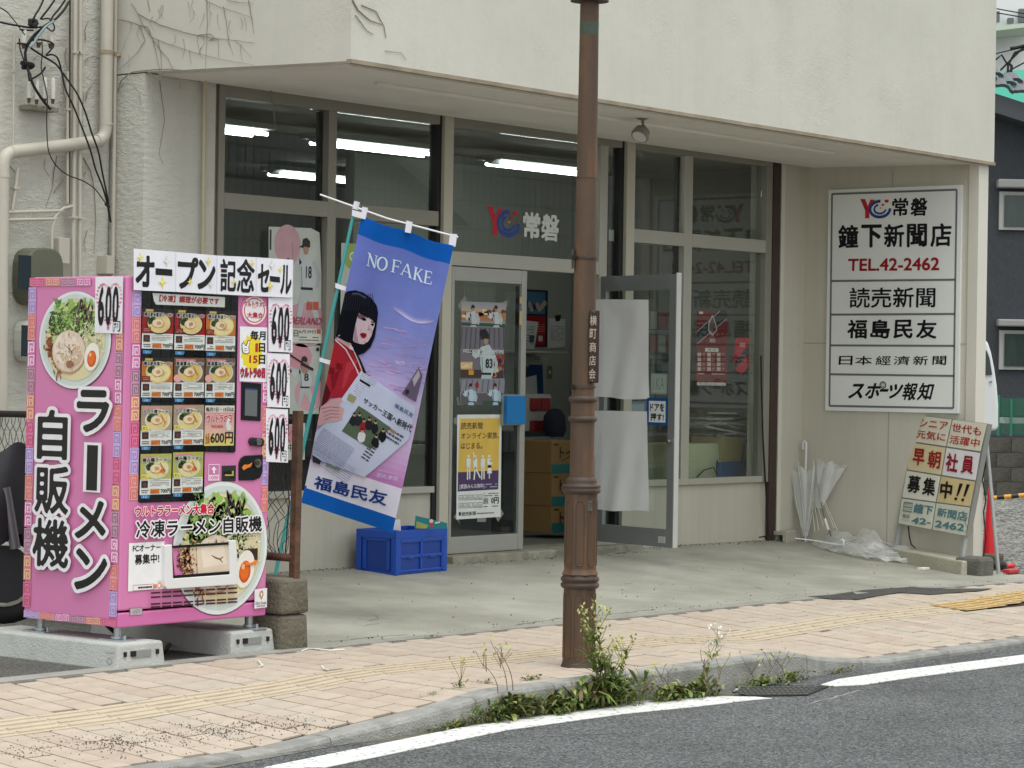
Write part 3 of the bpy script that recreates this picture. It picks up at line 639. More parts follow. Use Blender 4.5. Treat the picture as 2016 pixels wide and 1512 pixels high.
lbar(LW+.001, LW+.014, .235, 2.28, mat('bright_edge', (214, 214, 210), .3, metal=.4), .045, 'edge_strip')
p = hin+dirl*(LW-.035)
g = MB(); g.tube([p+nl*.02+Vector((0, 0, 1.03)), p+nl*.06+Vector((0, 0, 1.03))], .018, 12); g.build('lock_knob', mat('steel', (190, 188, 182), .25, metal=.9), E_)
lbar(LW-.16, LW-.08, .265, .315, MC['bright_edge'], .04, 'foot_plate')
# right window
wr = thing('shop_window', 'right shop window of four panes mirroring the sign board', 'window', (17.5, Yw, .65))
bar(16.505, 18.45, ZH, ZH+.08, par=wr); bar(17.19, 17.298, .64, ZH, alul, par=wr); bar(18.36, 18.45, .64, ZH, par=wr)
for a, b in ((16.505, 17.19), (17.298, 18.36)):
    bar(a, b, ZB, ZA, alul, par=wr); bar(a, b, .64, .69, alul, par=wr)
    for z0, z1 in ((ZA, ZH), (.69, ZB)):
        g = MB(); g.box(a+.002, b-.002, Yw+.03, Yw+.036, z0+.002, z1-.002); g.build('pane', GL, wr)
g = MB(); g.box(17.16, 17.189, Yw+.037, Yw+.075, .7, ZH-.01); g.build('black_seal', seal, wr)
# brown rain pipe in the corner
g = MB(); g.box(18.453, 18.562, 12.27, 12.302, .12, 3.36); tag(g.build('rain_pipe', mat('brown_pipe', (62, 44, 40), .55, var=.1, vs=4), bevel=.006), 'square dark brown rain pipe between the right window and the corner wall', 'rain pipe')
# ------------------------------------------------------------------ room behind the glass
g = MB(); g.box(11.4, 19.0, 12.5, 18.0, .1, .2); g.build('room_floor', mat('room_floor', (122, 120, 112), .7, var=.08), bld)
g = MB(); g.box(11.6, 19.0, 17.6, 17.8, .2, 3.34); g.build('room_back_wall', intm, bld)
g = MB(); g.box(11.4, 11.6, 12.5, 17.8, .2, 3.34); g.build('room_side_wall', mat('room_grey', (120, 122, 118), .85), bld)
g = MB(); g.box(18.8, 18.98, 12.5, 17.8, .2, 3.34); g.build('room_side_wall', intm, bld)
g = MB(); g.box(11.4, 19.0, 12.5, 17.8, 3.3, 3.345); g.build('room_ceiling', mat('room_ceiling', (128, 128, 122), .9), bld)
tubem = emis('lamp_tube', (.93, 1, .96), 9.0)
def lamp(p0, p1, dbl, z, label, n=0):
    a = onz(*p0, z); b = onz(*p1, z); ym = (a.y+b.y)/2; x0, x1 = a.x, b.x
    t = thing('ceiling_lamp', label, 'ceiling lamp', ((x0+x1)/2, ym, z), 'fluorescent lamps on the shop ceiling')
    g = MB(); g.box(x0-.05, x1+.05, ym-.13, ym+.13, z+.03, z+.07); g.prism([(x0-.05, ym-.06, z+.03), (x0-.05, ym+.06, z+.03), (x0-.05, ym, z-.005)], (x1-x0+.1, 0, 0)); g.build('housing', mat('lamp_white', (150, 152, 150), .5), t)
    for dy in (-.075, .075):
        g = MB(); g.tube([(x0, ym+dy, z), (x1, ym+dy, z)], .013, 8); g.build('tube', tubem, t)
lamp((430, 254), (500, 266), 1, 3.16, 'lit ceiling tube lamp at the far left of the shop window')
lamp((624, 281), (850, 306), 1, 3.16, 'longest lit tube lamp, in the upper second pane')
lamp((980, 322), (1160, 345), 1, 3.16, 'lit tube lamp above the entrance beside the lamp post')
lamp((535, 343), (735, 361), 1, 3.2, 'deeper lit tube lamp crossing behind the first mullion')
# ------------------------------------------------------------------ goods inside, seen through glass and the open door
def ib(name, lab, cat, x0, x1, y0, y1, z0, z1, m, grp=None, bev=.01):
    g = MB(); g.box(x0, x1, y0, y1, z0, z1); return tag(g.build(name, m, bevel=bev), lab, cat, grp)
# partition with notice wall behind the doorway
YN = 14.6
a = ony(1031, 560, YN); b = ony(1160, 700, YN)
g = MB(); g.box(15.8, 18.7, YN, YN+.1, .2, 3.3); g.build('partition', mat('notice_wall', (158, 160, 152), .85), bld)
def onYbox(px0, py0, px1, py1, Y): a = ony(px0, py0, Y); b = ony(px1, py1, Y); return a.x, b.x, b.z, a.z
# framed film poster
A = yplane(1031, 569, YN-.03); F = A.px
F.rect(1026, 569, 1077, 683, (20, 22, 28), 0); F.rect(1028, 573, 1073, 619, (70, 110, 140), 1); F.rect(1028, 620, 1073, 680, (140, 24, 34), 1)
for i in range(9): F.ell(1032+i*5, 602+random.uniform(-5, 6), 4, 6, random.choice([(24, 30, 50), (190, 170, 150), (230, 230, 230), (30, 50, 90)]), 2, 10)
F.rect(1030, 577, 1065, 579, (20, 20, 30), 3); F.lines(1050, 636, 1073, 655, 4, (220, 120, 120)); F.rect(1060, 661, 1068, 672, (200, 190, 190), 2)
tag(A.build('framed_poster', PRINT), 'dark framed poster with red lower half on the back wall inside the doorway', 'poster')
A = yplane(1078, 620, YN-.02); F = A.px; F.poly([(1079, 626), (1113, 628), (1112, 683), (1078, 686)], (206, 208, 204), 0); F.lines(1084, 640, 1110, 672, 8, (140, 140, 145), 1); F.poly([(1092, 621), (1105, 620), (1102, 632), (1094, 633)], (15, 15, 18), 2)
tag(A.build('notice_sheet', PRINT), 'white notice sheet under a black clip on the back wall inside', 'notice')
A = yplane(1031, 620, YN-.05); F = A.px; F.poly([(1028, 630), (1060, 634), (1052, 688), (1028, 686)], (196, 198, 194), 0); F.lines(1032, 640, 1052, 680, 7, (120, 130, 130), 1); F.poly([(1042, 660), (1053, 661), (1050, 675), (1042, 674)], (60, 80, 90), 2)
tag(A.build('notice_sheet', PRINT), 'folded newspaper sheet pinned over the framed poster inside', 'notice')
x0, x1, z0, z1 = onYbox(1024, 690, 1120, 697, 14.2)
ib('wall_shelf', 'thin grey shelf under the notices inside the doorway', 'shelf', x0, x1, 14.2, YN, z0, z1, alul)
A = yplane(1030, 700, YN-.02); F = A.px; F.rect(1030, 702, 1075, 780, (170, 172, 164), 0); F.text('YC', 1052, 702, 1064, 709, (60, 60, 60), 1, .02); F.poly([(1036, 728), (1042, 718), (1068, 718), (1070, 775), (1036, 775)], (24, 62, 110), 1); F.ell(1034, 732, 7, 12, (60, 60, 66), 2); F.poly([(1028, 745), (1056, 738), (1058, 776), (1028, 776)], (205, 205, 203), 3)
tag(A.build('calendar_sheet', PRINT), 'blue and white calendar hanging under the shelf inside the doorway', 'calendar')
A = yplane(1078, 720, YN-.02); F = A.px; F.rect(1078, 720, 1087, 746, (120, 110, 80), 0); F.ell(1082.5, 733, 2, 4, (210, 205, 180), 1, 10)
tag(A.build('wall_switch', PRINT), 'brass wall switch plate beside the calendar inside the doorway', 'switch')
# rack of red packets
x0, x1, z0, z1 = onYbox(1022, 776, 1084, 850, 13.9)
rk = thing('packet_rack', 'white rack holding red packets behind the blue push plate', 'rack', (x0, 13.9, .2))
g = MB(); g.box(x0, x1, 13.9, 14.2, z0, z1); g.build('frame', mat('rack_white', (170, 170, 164), .6), rk)
for r_, (ya, yb) in enumerate(((784, 808), (828, 848))):
    for k in range(2):
        a = ony(1046+k*19, ya, 13.88); b = ony(1062+k*19, yb, 13.88); g = MB(); g.box(a.x, b.x, 13.86, 13.9, b.z, a.z); g.build('packet', mat('packet_red', (136, 40, 44), .5), rk, bevel=.006)
# steel drawer unit
x0, x1, z0, z1 = onYbox(1020, 850, 1090, 1032, 13.7)
du = thing('drawer_unit', 'grey steel drawer cabinet with black gaps inside the doorway', 'drawer cabinet', (x0, 13.7, .2))
g = MB(); g.box(x0, x1, 13.72, 14.3, .2, z1); g.build('carcass', mat('dark_steel', (40, 42, 42), .5, metal=.3), du)
for ya, yb in ((860, 867), (893, 906), (919, 940), (954, 976), (990, 1012)):
    a = ony(1028, ya, 13.7); b = ony(1086, yb, 13.7); g = MB(); g.box(a.x, b.x, 13.68, 13.72, b.z, a.z); g.build('drawer', mat('drawer_grey', (118, 122, 122), .5, metal=.2), du, bevel=.004)
# carton stack
for k, (ya, yb) in enumerate(((868, 930), (932, 994), (996, 1046))):
    a = ony(1086, ya, 13.0); b = ony(1150, yb, 13.0)
    lab = ['top brown and teal carton of the stack behind the lamp post', 'middle carton of the brown and teal stack behind the lamp post', 'bottom carton of the brown and teal stack standing on the shop floor'][k]
    t = thing('carton', lab, 'carton', (a.x, 13, b.z), 'cartons stacked inside the doorway')
    g = MB(); g.box(a.x, b.x, 13.0, 13.35, b.z, a.z); g.build('box', mat('carton_brown', (140, 110, 66), .8, var=.08), t, bevel=.006)
    A = yplane(1086, ya, 12.997); F = A.px; F.rect(1086, yb-16, 1150, yb, (34, 104, 104), 0); F.text('トイ', 1102, ya+12, 1128, ya+34, (30, 26, 22), 1, .03); F.rect(1090, ya+6, 1100, ya+9, (40, 34, 26), 1); F.stroke([(1104, ya+40), (1112, ya+36), (1124, ya+30)], .008, (70, 60, 44), 1)
    A.build('print', PRINT, t)
a = ony(1090, 800, 13.6); b = ony(1130, 860, 13.6)
g = MB(); g.lathe([(.08, b.z), (.1, b.z+.06), (.09, a.z-.08), (.05, a.z-.03), (.02, a.z-.02)], lambda z: ((a.x+b.x)/2, 13.7), 14); tag(g.build('backpack', mat('navy_cloth', (24, 28, 40), .9)), 'navy backpack standing on the drawer cabinet inside', 'bag')
# behind the right window: cream cabinet, newspapers, bins
x0, x1, z0, z1 = onYbox(1347, 874, 1419, 945, 12.75)
cb = thing('small_fridge', 'pale cream low cabinet with a black cable behind the right window', 'cabinet', (x0, 12.7, .2))
g = MB(); g.box(x0, x1, 12.75, 13.2, .2, z1); g.build('body', mat('cream_enamel', (206, 208, 176), .5), cb, bevel=.012)
g = MB(); P = [ony(x, y, 12.7) for x, y in ((1368, 944), (1385, 926), (1405, 920), (1411, 935), (1412, 905))]; g.tube(P, .006, 6); g.build('cable', seal, cb)
x0, x1, z0, z1 = onYbox(1419, 905, 1476, 945, 12.7); ib('blue_bin', 'blue plastic bin behind the right window under the newspapers', 'bin', x0, x1, 12.7, 13.0, z0, z1-.02, mat('blue_bin', (30, 98, 160), .5))
x0, x1, z0, z1 = onYbox(1418, 860, 1462, 905, 12.72); g = MB(); g.hexa([(x0+.03, 12.72, z0-.02), (x1-.03, 12.72, z0-.02), (x1-.03, 13, z0-.02), (x0+.03, 13, z0-.02)], [(x0, 12.7, z1), (x1, 12.7, z1), (x1, 13.02, z1), (x0, 13.02, z1)]); tag(g.build('beige_tub', mat('beige_tub', (178, 164, 120), .6)), 'beige tub holding the newspapers behind the right window', 'tub')
np_ = thing('newspaper_pile', 'untidy pile of folded newspapers behind the right window', 'newspapers', ony(1435, 860, 12.9))
for k in range(13):
    c = ony(random.uniform(1410, 1450), 868-k*4.2, 12.85); g = MB(); a_ = random.uniform(-.35, .35); ax = Vector((math.cos(a_), math.sin(a_), random.uniform(-.16, .16))).normalized(); ay = Vector((-ax.y, ax.x, 0)).normalized(); az_ = ax.cross(ay)
    g.obox(c, ax, ay, az_, random.uniform(.2, .34), .13, .008); g.build('newspaper', mat('newsprint_%d' % (k % 3), [(176, 178, 174), (150, 154, 152), (196, 196, 190)][k % 3], .9, var=.2, vs=30), np_)
# cream device seen between flag and door
x0, x1, z0, z1 = onYbox(790, 876, 848, 965, 12.8); ib('office_machine', 'pale grey office machine on a shelf beside the banner foot, seen through the left window', 'machine', x0, x1, 12.8, 13.2, z0, z1, mat('machine_grey', (150, 152, 136), .6), bev=.02)
x0, x1, z0, z1 = onYbox(700, 845, 852, 868, 12.9); ib('inner_counter', 'dark counter behind the left window', 'counter', x0, x1, 12.9, 13.5, .2, z0, mat('counter_dark', (52, 54, 54), .6))
x0, x1, z0, z1 = onYbox(1196, 600, 1222, 690, 13.2)
# red shelf display behind open leaf
x0, x1, z0, z1 = onYbox(1262, 605, 1345, 700, 13.3); dsp = thing('red_display', 'red packet display on shelves behind the open door leaf', 'display', (x0, 13.3, .2))
for k in range(5):
    for j in range(2):
        xa = lerp(x0, x1, k/5); za_ = lerp(z0, z1, j/2); g = MB(); g.box(xa+.01, xa+(x1-x0)/5-.01, 13.3, 13.4, za_+.02, za_+(z1-z0)/2-.03); g.build('packet', mat(['packet_red', 'packet_rose', 'packet_white'][(k+j) % 3], [(136, 40, 44), (150, 70, 70), (180, 176, 170)][(k+j) % 3], .5), dsp, bevel=.004)
g = MB()
for z in (z0-.03, (z0+z1)/2-.02, z0-.35, z0-.7): g.box(x0-.05, x1+.05, 13.25, 13.6, z, z+.03)
g.build('shelf', mat('shelf_grey', (120, 124, 122), .6), dsp)
for k in range(8):
    g = MB(); xa = lerp(x0, x1, (k % 4)/4); zz = z0-.32 if k < 4 else z0-.67; g.box(xa, xa+.1, 13.3, 13.5, zz, zz+random.uniform(.12, .25)); g.build('folder', mat('folder_%d' % (k % 3), [(70, 76, 110), (120, 124, 130), (90, 110, 120)][k % 3], .6), dsp)
# ================================================================== VENDING MACHINE
Ym = 9.95
pink = mat('pink_enamel', (214, 128, 178), .32, var=.025, vs=2, spec=.5, coat=.2)
pink2 = mat('pink_edge', (206, 112, 168), .35)
blk = mat('black_plastic', (18, 18, 20), .3)
wht = mat('white_plastic', (226, 226, 226), .35)
chrome = mat('chrome', (170, 168, 164), .2, metal=.9)
TL, TR, BR, BL = ony(250, 543, Ym), ony(532, 558, Ym), ony(522.8, 1213.5, Ym), ony(232.5, 1237, Ym)
xm0, xm1, z0m, z1m = BL.x, BR.x, .19, 1.975; lean = .026
vm = thing('vending_machine', 'pink frozen noodle vending machine with bowl pictures and paper price sheets', 'vending machine', (9.6, 10.3, .1))
def vq(z, y0, y1, x0=xm0, x1=xm1): e = lean*(z-z0m)/(z1m-z0m); return [(x0+e, y0, z), (x1+e, y0, z), (x1+e, y1, z), (x0+e, y1, z)]
g = MB(); g.hexa(vq(z0m+.03, Ym+.07, Ym+.73), vq(z1m, Ym+.07, Ym+.73)); g.build('cabinet', pink, vm, bevel=.012)
g = MB(); g.hexa(vq(z0m+.085, Ym, Ym+.062), vq(z1m, Ym, Ym+.062)); g.build('front_door', pink, vm, bevel=.01)
g = MB(); g.hexa(vq(z0m, Ym-.002, Ym+.07), vq(z0m+.075, Ym-.002, Ym+.07)); g.build('kick_strip', pink2, vm, bevel=.008)
g = MB(); g.hexa(vq(z0m+.03, Ym+.062, Ym+.07, xm0+.01, xm1-.01), vq(z1m-.01, Ym+.062, Ym+.07, xm0+.01, xm1-.01)); g.build('door_gasket', blk, vm)
zincm = mat('zinc_steel', (178, 186, 190), .35, metal=.7)
for x in (xm0+.06, xm1-.05):
    for y in (Ym+.07, Ym+.66):
        f_ = bpy.data.objects.new('foot', None); 
        g = MB(); g.tube([(x, y, .115), (x, y, z0m+.03)], .02, 10); g.lathe([(.034, .128), (.034, .14)], lambda z: (x, y), 12); ft = g.build('foot', zincm, vm)
        g = MB(); g.box(x-.05, x+.05, y-.085, y+.085, .118, .126); g.tube([(x-.0, y-.055, .126), (x, y-.055, .146)], .009, 6); g.build('foot_plate', zincm, ft)
        bpy.data.objects.remove(f_)
def mart(x, y): # print surface on the front door
    return Art(ony(x, y, Ym-.002), (1, 0, 0), (-.0146, 0, -1), (0, -1, 0), dz=.0005)
def meander(F, x0, y0, x1, y1, col, flip=False, L=1):
    """Greek key in the unit square of a tile"""
    G = F.sub(x0, y0, x1, y1); p = [(.12, .95), (.12, .1), (.9, .1), (.9, .85), (.38, .85), (.38, .38), (.64, .38), (.64, .6)]
    if flip: p = [(1-a, b) for a, b in p]
    a = G.m(0, 0); b = G.m(1, 1); wd = abs(b[1]-a[1])*.105
    G.stroke(p, wd, col, L)
MCOL = [(136, 130, 196), (212, 110, 96), (250, 240, 248), (128, 112, 124), (250, 222, 160), (196, 60, 104)]
MBG = [(206, 176, 222), (232, 158, 160), (214, 120, 176), (204, 150, 178), (214, 132, 138), (224, 124, 164)]
def noodle_bowl(F, x0, y0, x1, y1, rich=1., L=2, soup=(222, 210, 168), meat=True, sd=1, fry=True):
    """bowl seen from above, drawn in the unit box"""
    st = random.getstate(); random.seed(sd); B = F.sub(x0, y0, x1, y1); n = 48 if rich > .6 else 20
    B.ell(.5, .505, .505, .505, (120, 70, 100), L, n); B.ell(.5, .5, .5, .5, (226, 232, 230), L+1, n); B.ell(.5, .5, .47, .47, (206, 216, 212), L+2, n); B.ell(.51, .5, .425, .425, (196, 200, 178), L+3, n); B.ell(.51, .505, .41, .41, soup, L+4, n)
    k = lambda q: max(3, int(q*rich))
    cols = [(46, 76, 30), (70, 112, 42), (104, 148, 60), (150, 186, 92), (186, 208, 130), (58, 90, 40)]
    for i in range(k(110)):                      # leaves
        a = random.uniform(0, 1); cx = .16+.62*a; cy = .26+random.gauss(0, .075)+abs(a-.5)*.12
        B.ell(cx, cy, random.uniform(.02, .07), random.uniform(.015, .05), random.choice(cols[2:] if i > 30 else cols), L+5+i % 3, 11, .4, random.uniform(0, 3))
        if rich > .6: q0 = random.uniform(0, 6.3); a = B.m(0, 0); b = B.m(1, 0); B.stroke([(cx, cy), (cx+.03*math.cos(q0), cy+.03*math.sin(q0))], abs(b[0]-a[0])*.004, (206, 222, 160), L+8)
    for i in range(k(30)):
        a = .62+random.uniform(-.1, .12); B.ell(a, .2+random.uniform(-.1, .12), .012, random.uniform(.02, .05), random.choice([(84, 48, 66), (60, 36, 44), (120, 150, 76)]), L+8, 7, .3, random.uniform(-.5, .5))
    for i in range(k(70)):                       # shredded white sprouts, right
        x = random.uniform(.62, .88); y = random.uniform(.3, .62); t = random.uniform(0, 3); l = random.uniform(.03, .08)
        c = random.choice([(228, 226, 196), (208, 206, 160), (190, 192, 140), (238, 236, 214)])
        a = B.m(0, 0); b = B.m(1, 0); B.stroke([(x, y), (x+l*math.cos(t)*.5, y+l*math.sin(t)*.5+.01), (x+l*math.cos(t), y+l*math.sin(t))], abs(b[0]-a[0])*.012, c, L+8)
    if fry:
        for i in range(k(110)):                  # fried onion, left
            t = random.uniform(0, 1); x = .13+.15*t+random.gauss(0, .035)+.05*t; y = .46+.36*t+random.gauss(0, .03); q = random.uniform(0, 3); l = random.uniform(.02, .05)
            c = random.choice([(142, 76, 40), (176, 100, 56), (98, 50, 28), (206, 146, 100)]); a = B.m(0, 0); b = B.m(1, 0)
            B.stroke([(x, y), (x+l*math.cos(q)*.6, y+l*math.sin(q)), (x+l*math.cos(q)*1.1, y+l*math.sin(q)*1.4)], abs(b[0]-a[0])*.014, c, L+9)
    if meat:                                     # pork slice
        B.ell(.43, .625, .235, .225, (188, 150, 120), L+10, n, .015); B.ell(.43, .615, .225, .215, (226, 206, 186), L+11, n, .02)
        B.ell(.40, .59, .17, .16, (236, 222, 206), L+12, n, .03); B.ell(.47, .66, .15, .12, (214, 180, 152), L+13, 18, .08); B.ell(.40, .57, .12, .1, (232, 214, 196), L+14, 18, .06)
        a = B.m(0, 0); b = B.m(1, 0); q = abs(b[0]-a[0])
        B.stroke([(.4, .56), (.45, .6), (.47, .62), (.5, .66)], [q*.004, q*.012, q*.012, q*.003], (120, 78, 54), L+15); B.stroke([(.47, .62), (.51, .6)], q*.008, (120, 78, 54), L+15)
        B.ell(.46, .75, .06, .04, (150, 108, 84), L+15, 12, .15)
        for i in range(k(60)):
            t = random.uniform(0, 6.3); r = math.sqrt(random.random())*.19; B.ell(.43+r*math.cos(t)*1.05, .615+r*math.sin(t), random.uniform(.008, .03), random.uniform(.005, .014), random.choice([(238, 226, 212), (222, 198, 172), (206, 172, 142), (230, 212, 192)]), L+14, 8, .3, t)
    B.ell(.755, .67, .1, .145, (238, 234, 224), L+12, n, .01, .25)   # egg
    B.ell(.755, .69, .062, .085, (206, 88, 26), L+13, 20, .03, .2); B.ell(.75, .68, .048, .068, (226, 110, 36), L+14, 18, .05); B.ell(.735, .65, .018, .022, (246, 190, 130), L+15, 9)
    random.setstate(st)
# side of the machine
SN = Vector((-1, 0, lean/1.785)).normalized()
A = Art(onx(57, 545, xm0-.003+lean), (0, -1, 0), (-lean/1.785, 0, -1), SN, dz=.0005)
A.o = Vector((xm0-.004+lean, A.o.y, A.o.z)); F = A.px
K = A.crop(0, 460, 3.78)
noodle_bowl(K, 302, 432, 818, 1160, 1.25, 2, sd=5)
A.build('bowl_print', GLOSS, vm)
SO = A.o
A = Art(SO, (0, -1, 0), (-lean/1.785, 0, -1), SN, dz=.0005); F = A.px; K = A.crop(0, 460, 3.78)
for i in range(4): c = (5, 4, 3, 2)[i]; K.rect(222+i*115, 330, 333+i*115, 390, MBG[c], 1); meander(K, 226+i*115, 334, 276+i*115, 386, MCOL[c], L=2); meander(K, 280+i*115, 334, 330+i*115, 386, MCOL[c], True, L=2)
ycol = [0, 1, 2, 3, 4, 5, 0, 1, 2, 3, 4, 5]
side_l = [(56.5+0*.1-i*1.05, 566+i*52.2) for i in range(12)]
for i in range(12):
    x = 56.8-i*.98; y = 566+i*52.6; c = ycol[i]
    if y+50 > 1206: break
    F.rect(x, y, x+13.5, y+51, MBG[c], 1)
    for k in range(2): meander(F, x+.6, y+1+k*25, x+13, y+25+k*25, MCOL[c], L=2)
for i in range(11):
    x = 228.5-i*1.22; y = 640+i*52.4; c = (4, 3, 2, 1, 0, 5)[i % 6]
    if y+50 > 1214: break
    F.rect(x, y, x+13.5, y+51, MBG[c], 1)
    for k in range(2): meander(F, x+.6, y+1+k*25.5, x+13, y+25+k*25.5, MCOL[c], True, L=2)
for i in range(6):
    x = 47+i*30.5; y = 1201+i*3.3; c = (0, 1, 2, 3, 4, 5)[i]; F.rect(x, y, x+29.5, y+17, MBG[c], 1)
    meander(F, x+1, y+1, x+14, y+16, MCOL[c], L=2); meander(F, x+15, y+1, x+28.5, y+16, MCOL[c], True, L=2)
A.build('border_print', GLOSS, vm)
A = Art(SO, (0, -1, 0), (-lean/1.785, 0, -1), SN, dz=.0005); F = A.px
# big side lettering: the two columns
K5 = A.crop(0, 860, 3.0235)
BK = (20, 20, 22)
F.text('ラ', 156, 767, 218, 853, BK, 30, .035, out=.075, ocol=(238, 236, 240))
x_ = F.sub(176, 876, 195, 966); x_.rect(-.3, -.06, 1.3, 1.04, (238, 236, 240), 28); x_.rect(0, 0, 1, 1, BK, 30)
F.text('メ', 153, 983, 212, 1064, BK, 30, .035, out=.075, ocol=(238, 236, 240))
F.text('ン', 152, 1078, 214, 1166, BK, 30, .035, out=.075, ocol=(238, 236, 240))
F.text('自', 79, 806, 136, 906, BK, 30, .03, out=.07, ocol=(238, 236, 240)); F.text('販', 74, 916, 138, 1014, BK, 30, .028, out=.07, ocol=(238, 236, 240)); F.text('機', 70, 1018, 138, 1120, BK, 30, .022, out=.07, ocol=(238, 236, 240))
A.build('side_lettering', GLOSS, vm)
# front print
A = mart(262, 573); F = A.px
for i in range(8):
    c = i % 6; x = 261-i*.9; y = 573+i*51.6; F.rect(x, y, x+16.5, y+50.6, MBG[c], 1)
    for k in range(2): meander(F, x+.8, y+1+k*25, x+15.8, y+25+k*25, MCOL[c], L=2)
A.build('border_print', GLOSS, vm); A = mart(262, 573); F = A.px
for i in range(7):
    c = (5, 5, 2, 1, 4, 0, 1)[i]; x = 518.5-i*.6; y = 640+i*53
    if i > 1: F.rect(x, y, x+11, y+49, MBG[c], 1); [meander(F, x+.3, y+1+k*24.5, x+10.6, y+24+k*24.5, MCOL[c], True, L=2) for k in range(2)]
A.build('border_print', GLOSS, vm); A = mart(262, 573); F = A.px
noodle_bowl(F, 343, 951, 522.5, 1202, 1.3, 2, sd=5)
A.build('bowl_print', GLOSS, vm); A = mart(262, 573); F = A.px
def skq(x0, y0, x1, y1, sl): d = (x1-x0)*sl; return [(x0, y0), (x1, y0+d), (x1, y1+d), (x0, y1)]
F.text('ウルトララーメン大集合', 0, 0, 0, 0, (206, 26, 48), 32, .045, out=.07, ocol=(240, 236, 240), quad=[(262, 997), (418, 990), (417, 1012), (262, 1017)])
F.text('冷凍ラーメン自販機', 0, 0, 0, 0, (18, 20, 28), 36, .03, out=.08, ocol=(240, 238, 240), quad=[(264, 1025), (511, 1015), (511, 1046), (263, 1060)])
A.build('front_lettering', GLOSS, vm); A = mart(262, 573); F = A.px
# round sticker
F.ell(500.5, 611, 26, 30.5, (240, 232, 238), 3, 36); F.ring(500.5, 611, 26, 30.5, .1, (216, 120, 150), 4, 36); F.ring(500.5, 611, 20.5, 24.5, .08, (196, 40, 60), 4, 36)
F.text('ウルトラメン', 480, 592, 523, 605, (192, 30, 48), 6, .05, out=.05); F.text('大集合', 486, 614, 517, 627, (192, 30, 48), 6, .04, out=.05); F.ell(500, 603, 4, 4, (230, 200, 190), 7, 12)
A.build('round_sticker', GLOSS, vm); A = mart(262, 573); F = A.px
# note icon
F.frame(410, 914, 431, 946, .004, (240, 220, 236), 4); F.poly([(420.5, 918), (426, 925), (422.5, 925), (422.5, 932), (418.5, 932), (418.5, 925), (415, 925)], (244, 236, 242), 4); F.rect(410, 935, 431, 945, (240, 220, 236), 5); F.text('1000', 412, 937, 429, 943.5, (206, 120, 172), 6, .03)
A.build('note_icon', GLOSS, vm); A = mart(262, 573); F = A.px
# sticker bottom right, plate bottom left
F.poly([(497.5, 1160), (522, 1157), (521.5, 1195), (497, 1198)], (232, 230, 232), 30); F.poly([(508, 1164), (513, 1162), (515, 1170), (511, 1181), (506, 1172)], (176, 130, 90), 31); F.poly([(509, 1166), (513, 1168), (510, 1176)], (244, 240, 236), 32); F.text('Ultra Foods', 499, 1184, 520, 1189, (60, 60, 80), 31, .02); F.rect(501, 1192, 518, 1193.5, (170, 150, 160), 31)
A.build('maker_sticker', GLOSS, vm); A = mart(262, 573); F = A.px
F.poly([(255, 1197), (280, 1196), (280, 1211), (255, 1213)], (128, 124, 130), 3); F.poly([(256.5, 1198.5), (278.5, 1197.5), (278.5, 1209.5), (256.5, 1211.5)], (196, 180, 190), 4); F.lines(260, 1200, 276, 1209, 4, (120, 110, 118), 5)
A.build('rating_plate', GLOSS, vm); A = mart(262, 573); F = A.px
# vents
for r_, (ya, yb) in enumerate(((1165.5, 1155.5), (1174, 1164), (1187.5, 1176.5), (1193.5, 1182.5))):
    k = 8 if r_ < 3 else 8
    for i in range(k):
        a, b = i/k, (i+.86)/k; xa, xb = lerp(293, 466, a), lerp(293, 466, b); y1, y2 = lerp(ya, yb, a), lerp(ya, yb, b)
        F.poly([(xa, y1), (xb, y2), (xb, y2+3.4), (xa, y1+3.4)], (70, 20, 44), 31)
A.build('vent_slots', GLOSS, vm)
# display window: black panel with a recessed look, then the cards
A = mart(280, 572)
def pq(x, y, d): return ony(x, y, Ym-d)
poly = [(279.5, 571), (469.5, 583), (464, 888), (461, 891), (403, 889.5), (402, 984), (398, 986), (276, 990), (273, 987)]
g = MB(); g.prism([pq(x, y, .006) for x, y in poly], (0, .006, 0)); g.build('display_window', mat('display_black', (14, 14, 16), .18), vm)
hp = [(492, 580), (0, 0)]
# lit header sign
A = Art(pq(303, 580, .0075), (1, 0, 0), (-.0146, 0, -1), (0, -1, 0), dz=.0005); F = A.px
F.poly([(300, 577), (443, 585), (442.5, 605), (307, 599.5), (303, 592)], (226, 226, 222), 0); F.text('【冷凍】調理が必要です', 0, 0, 0, 0, (168, 26, 40), 2, .035, quad=[(314, 580), (432, 587), (431, 600), (313, 594)])
A.build('header_sign', GLOSS, vm)
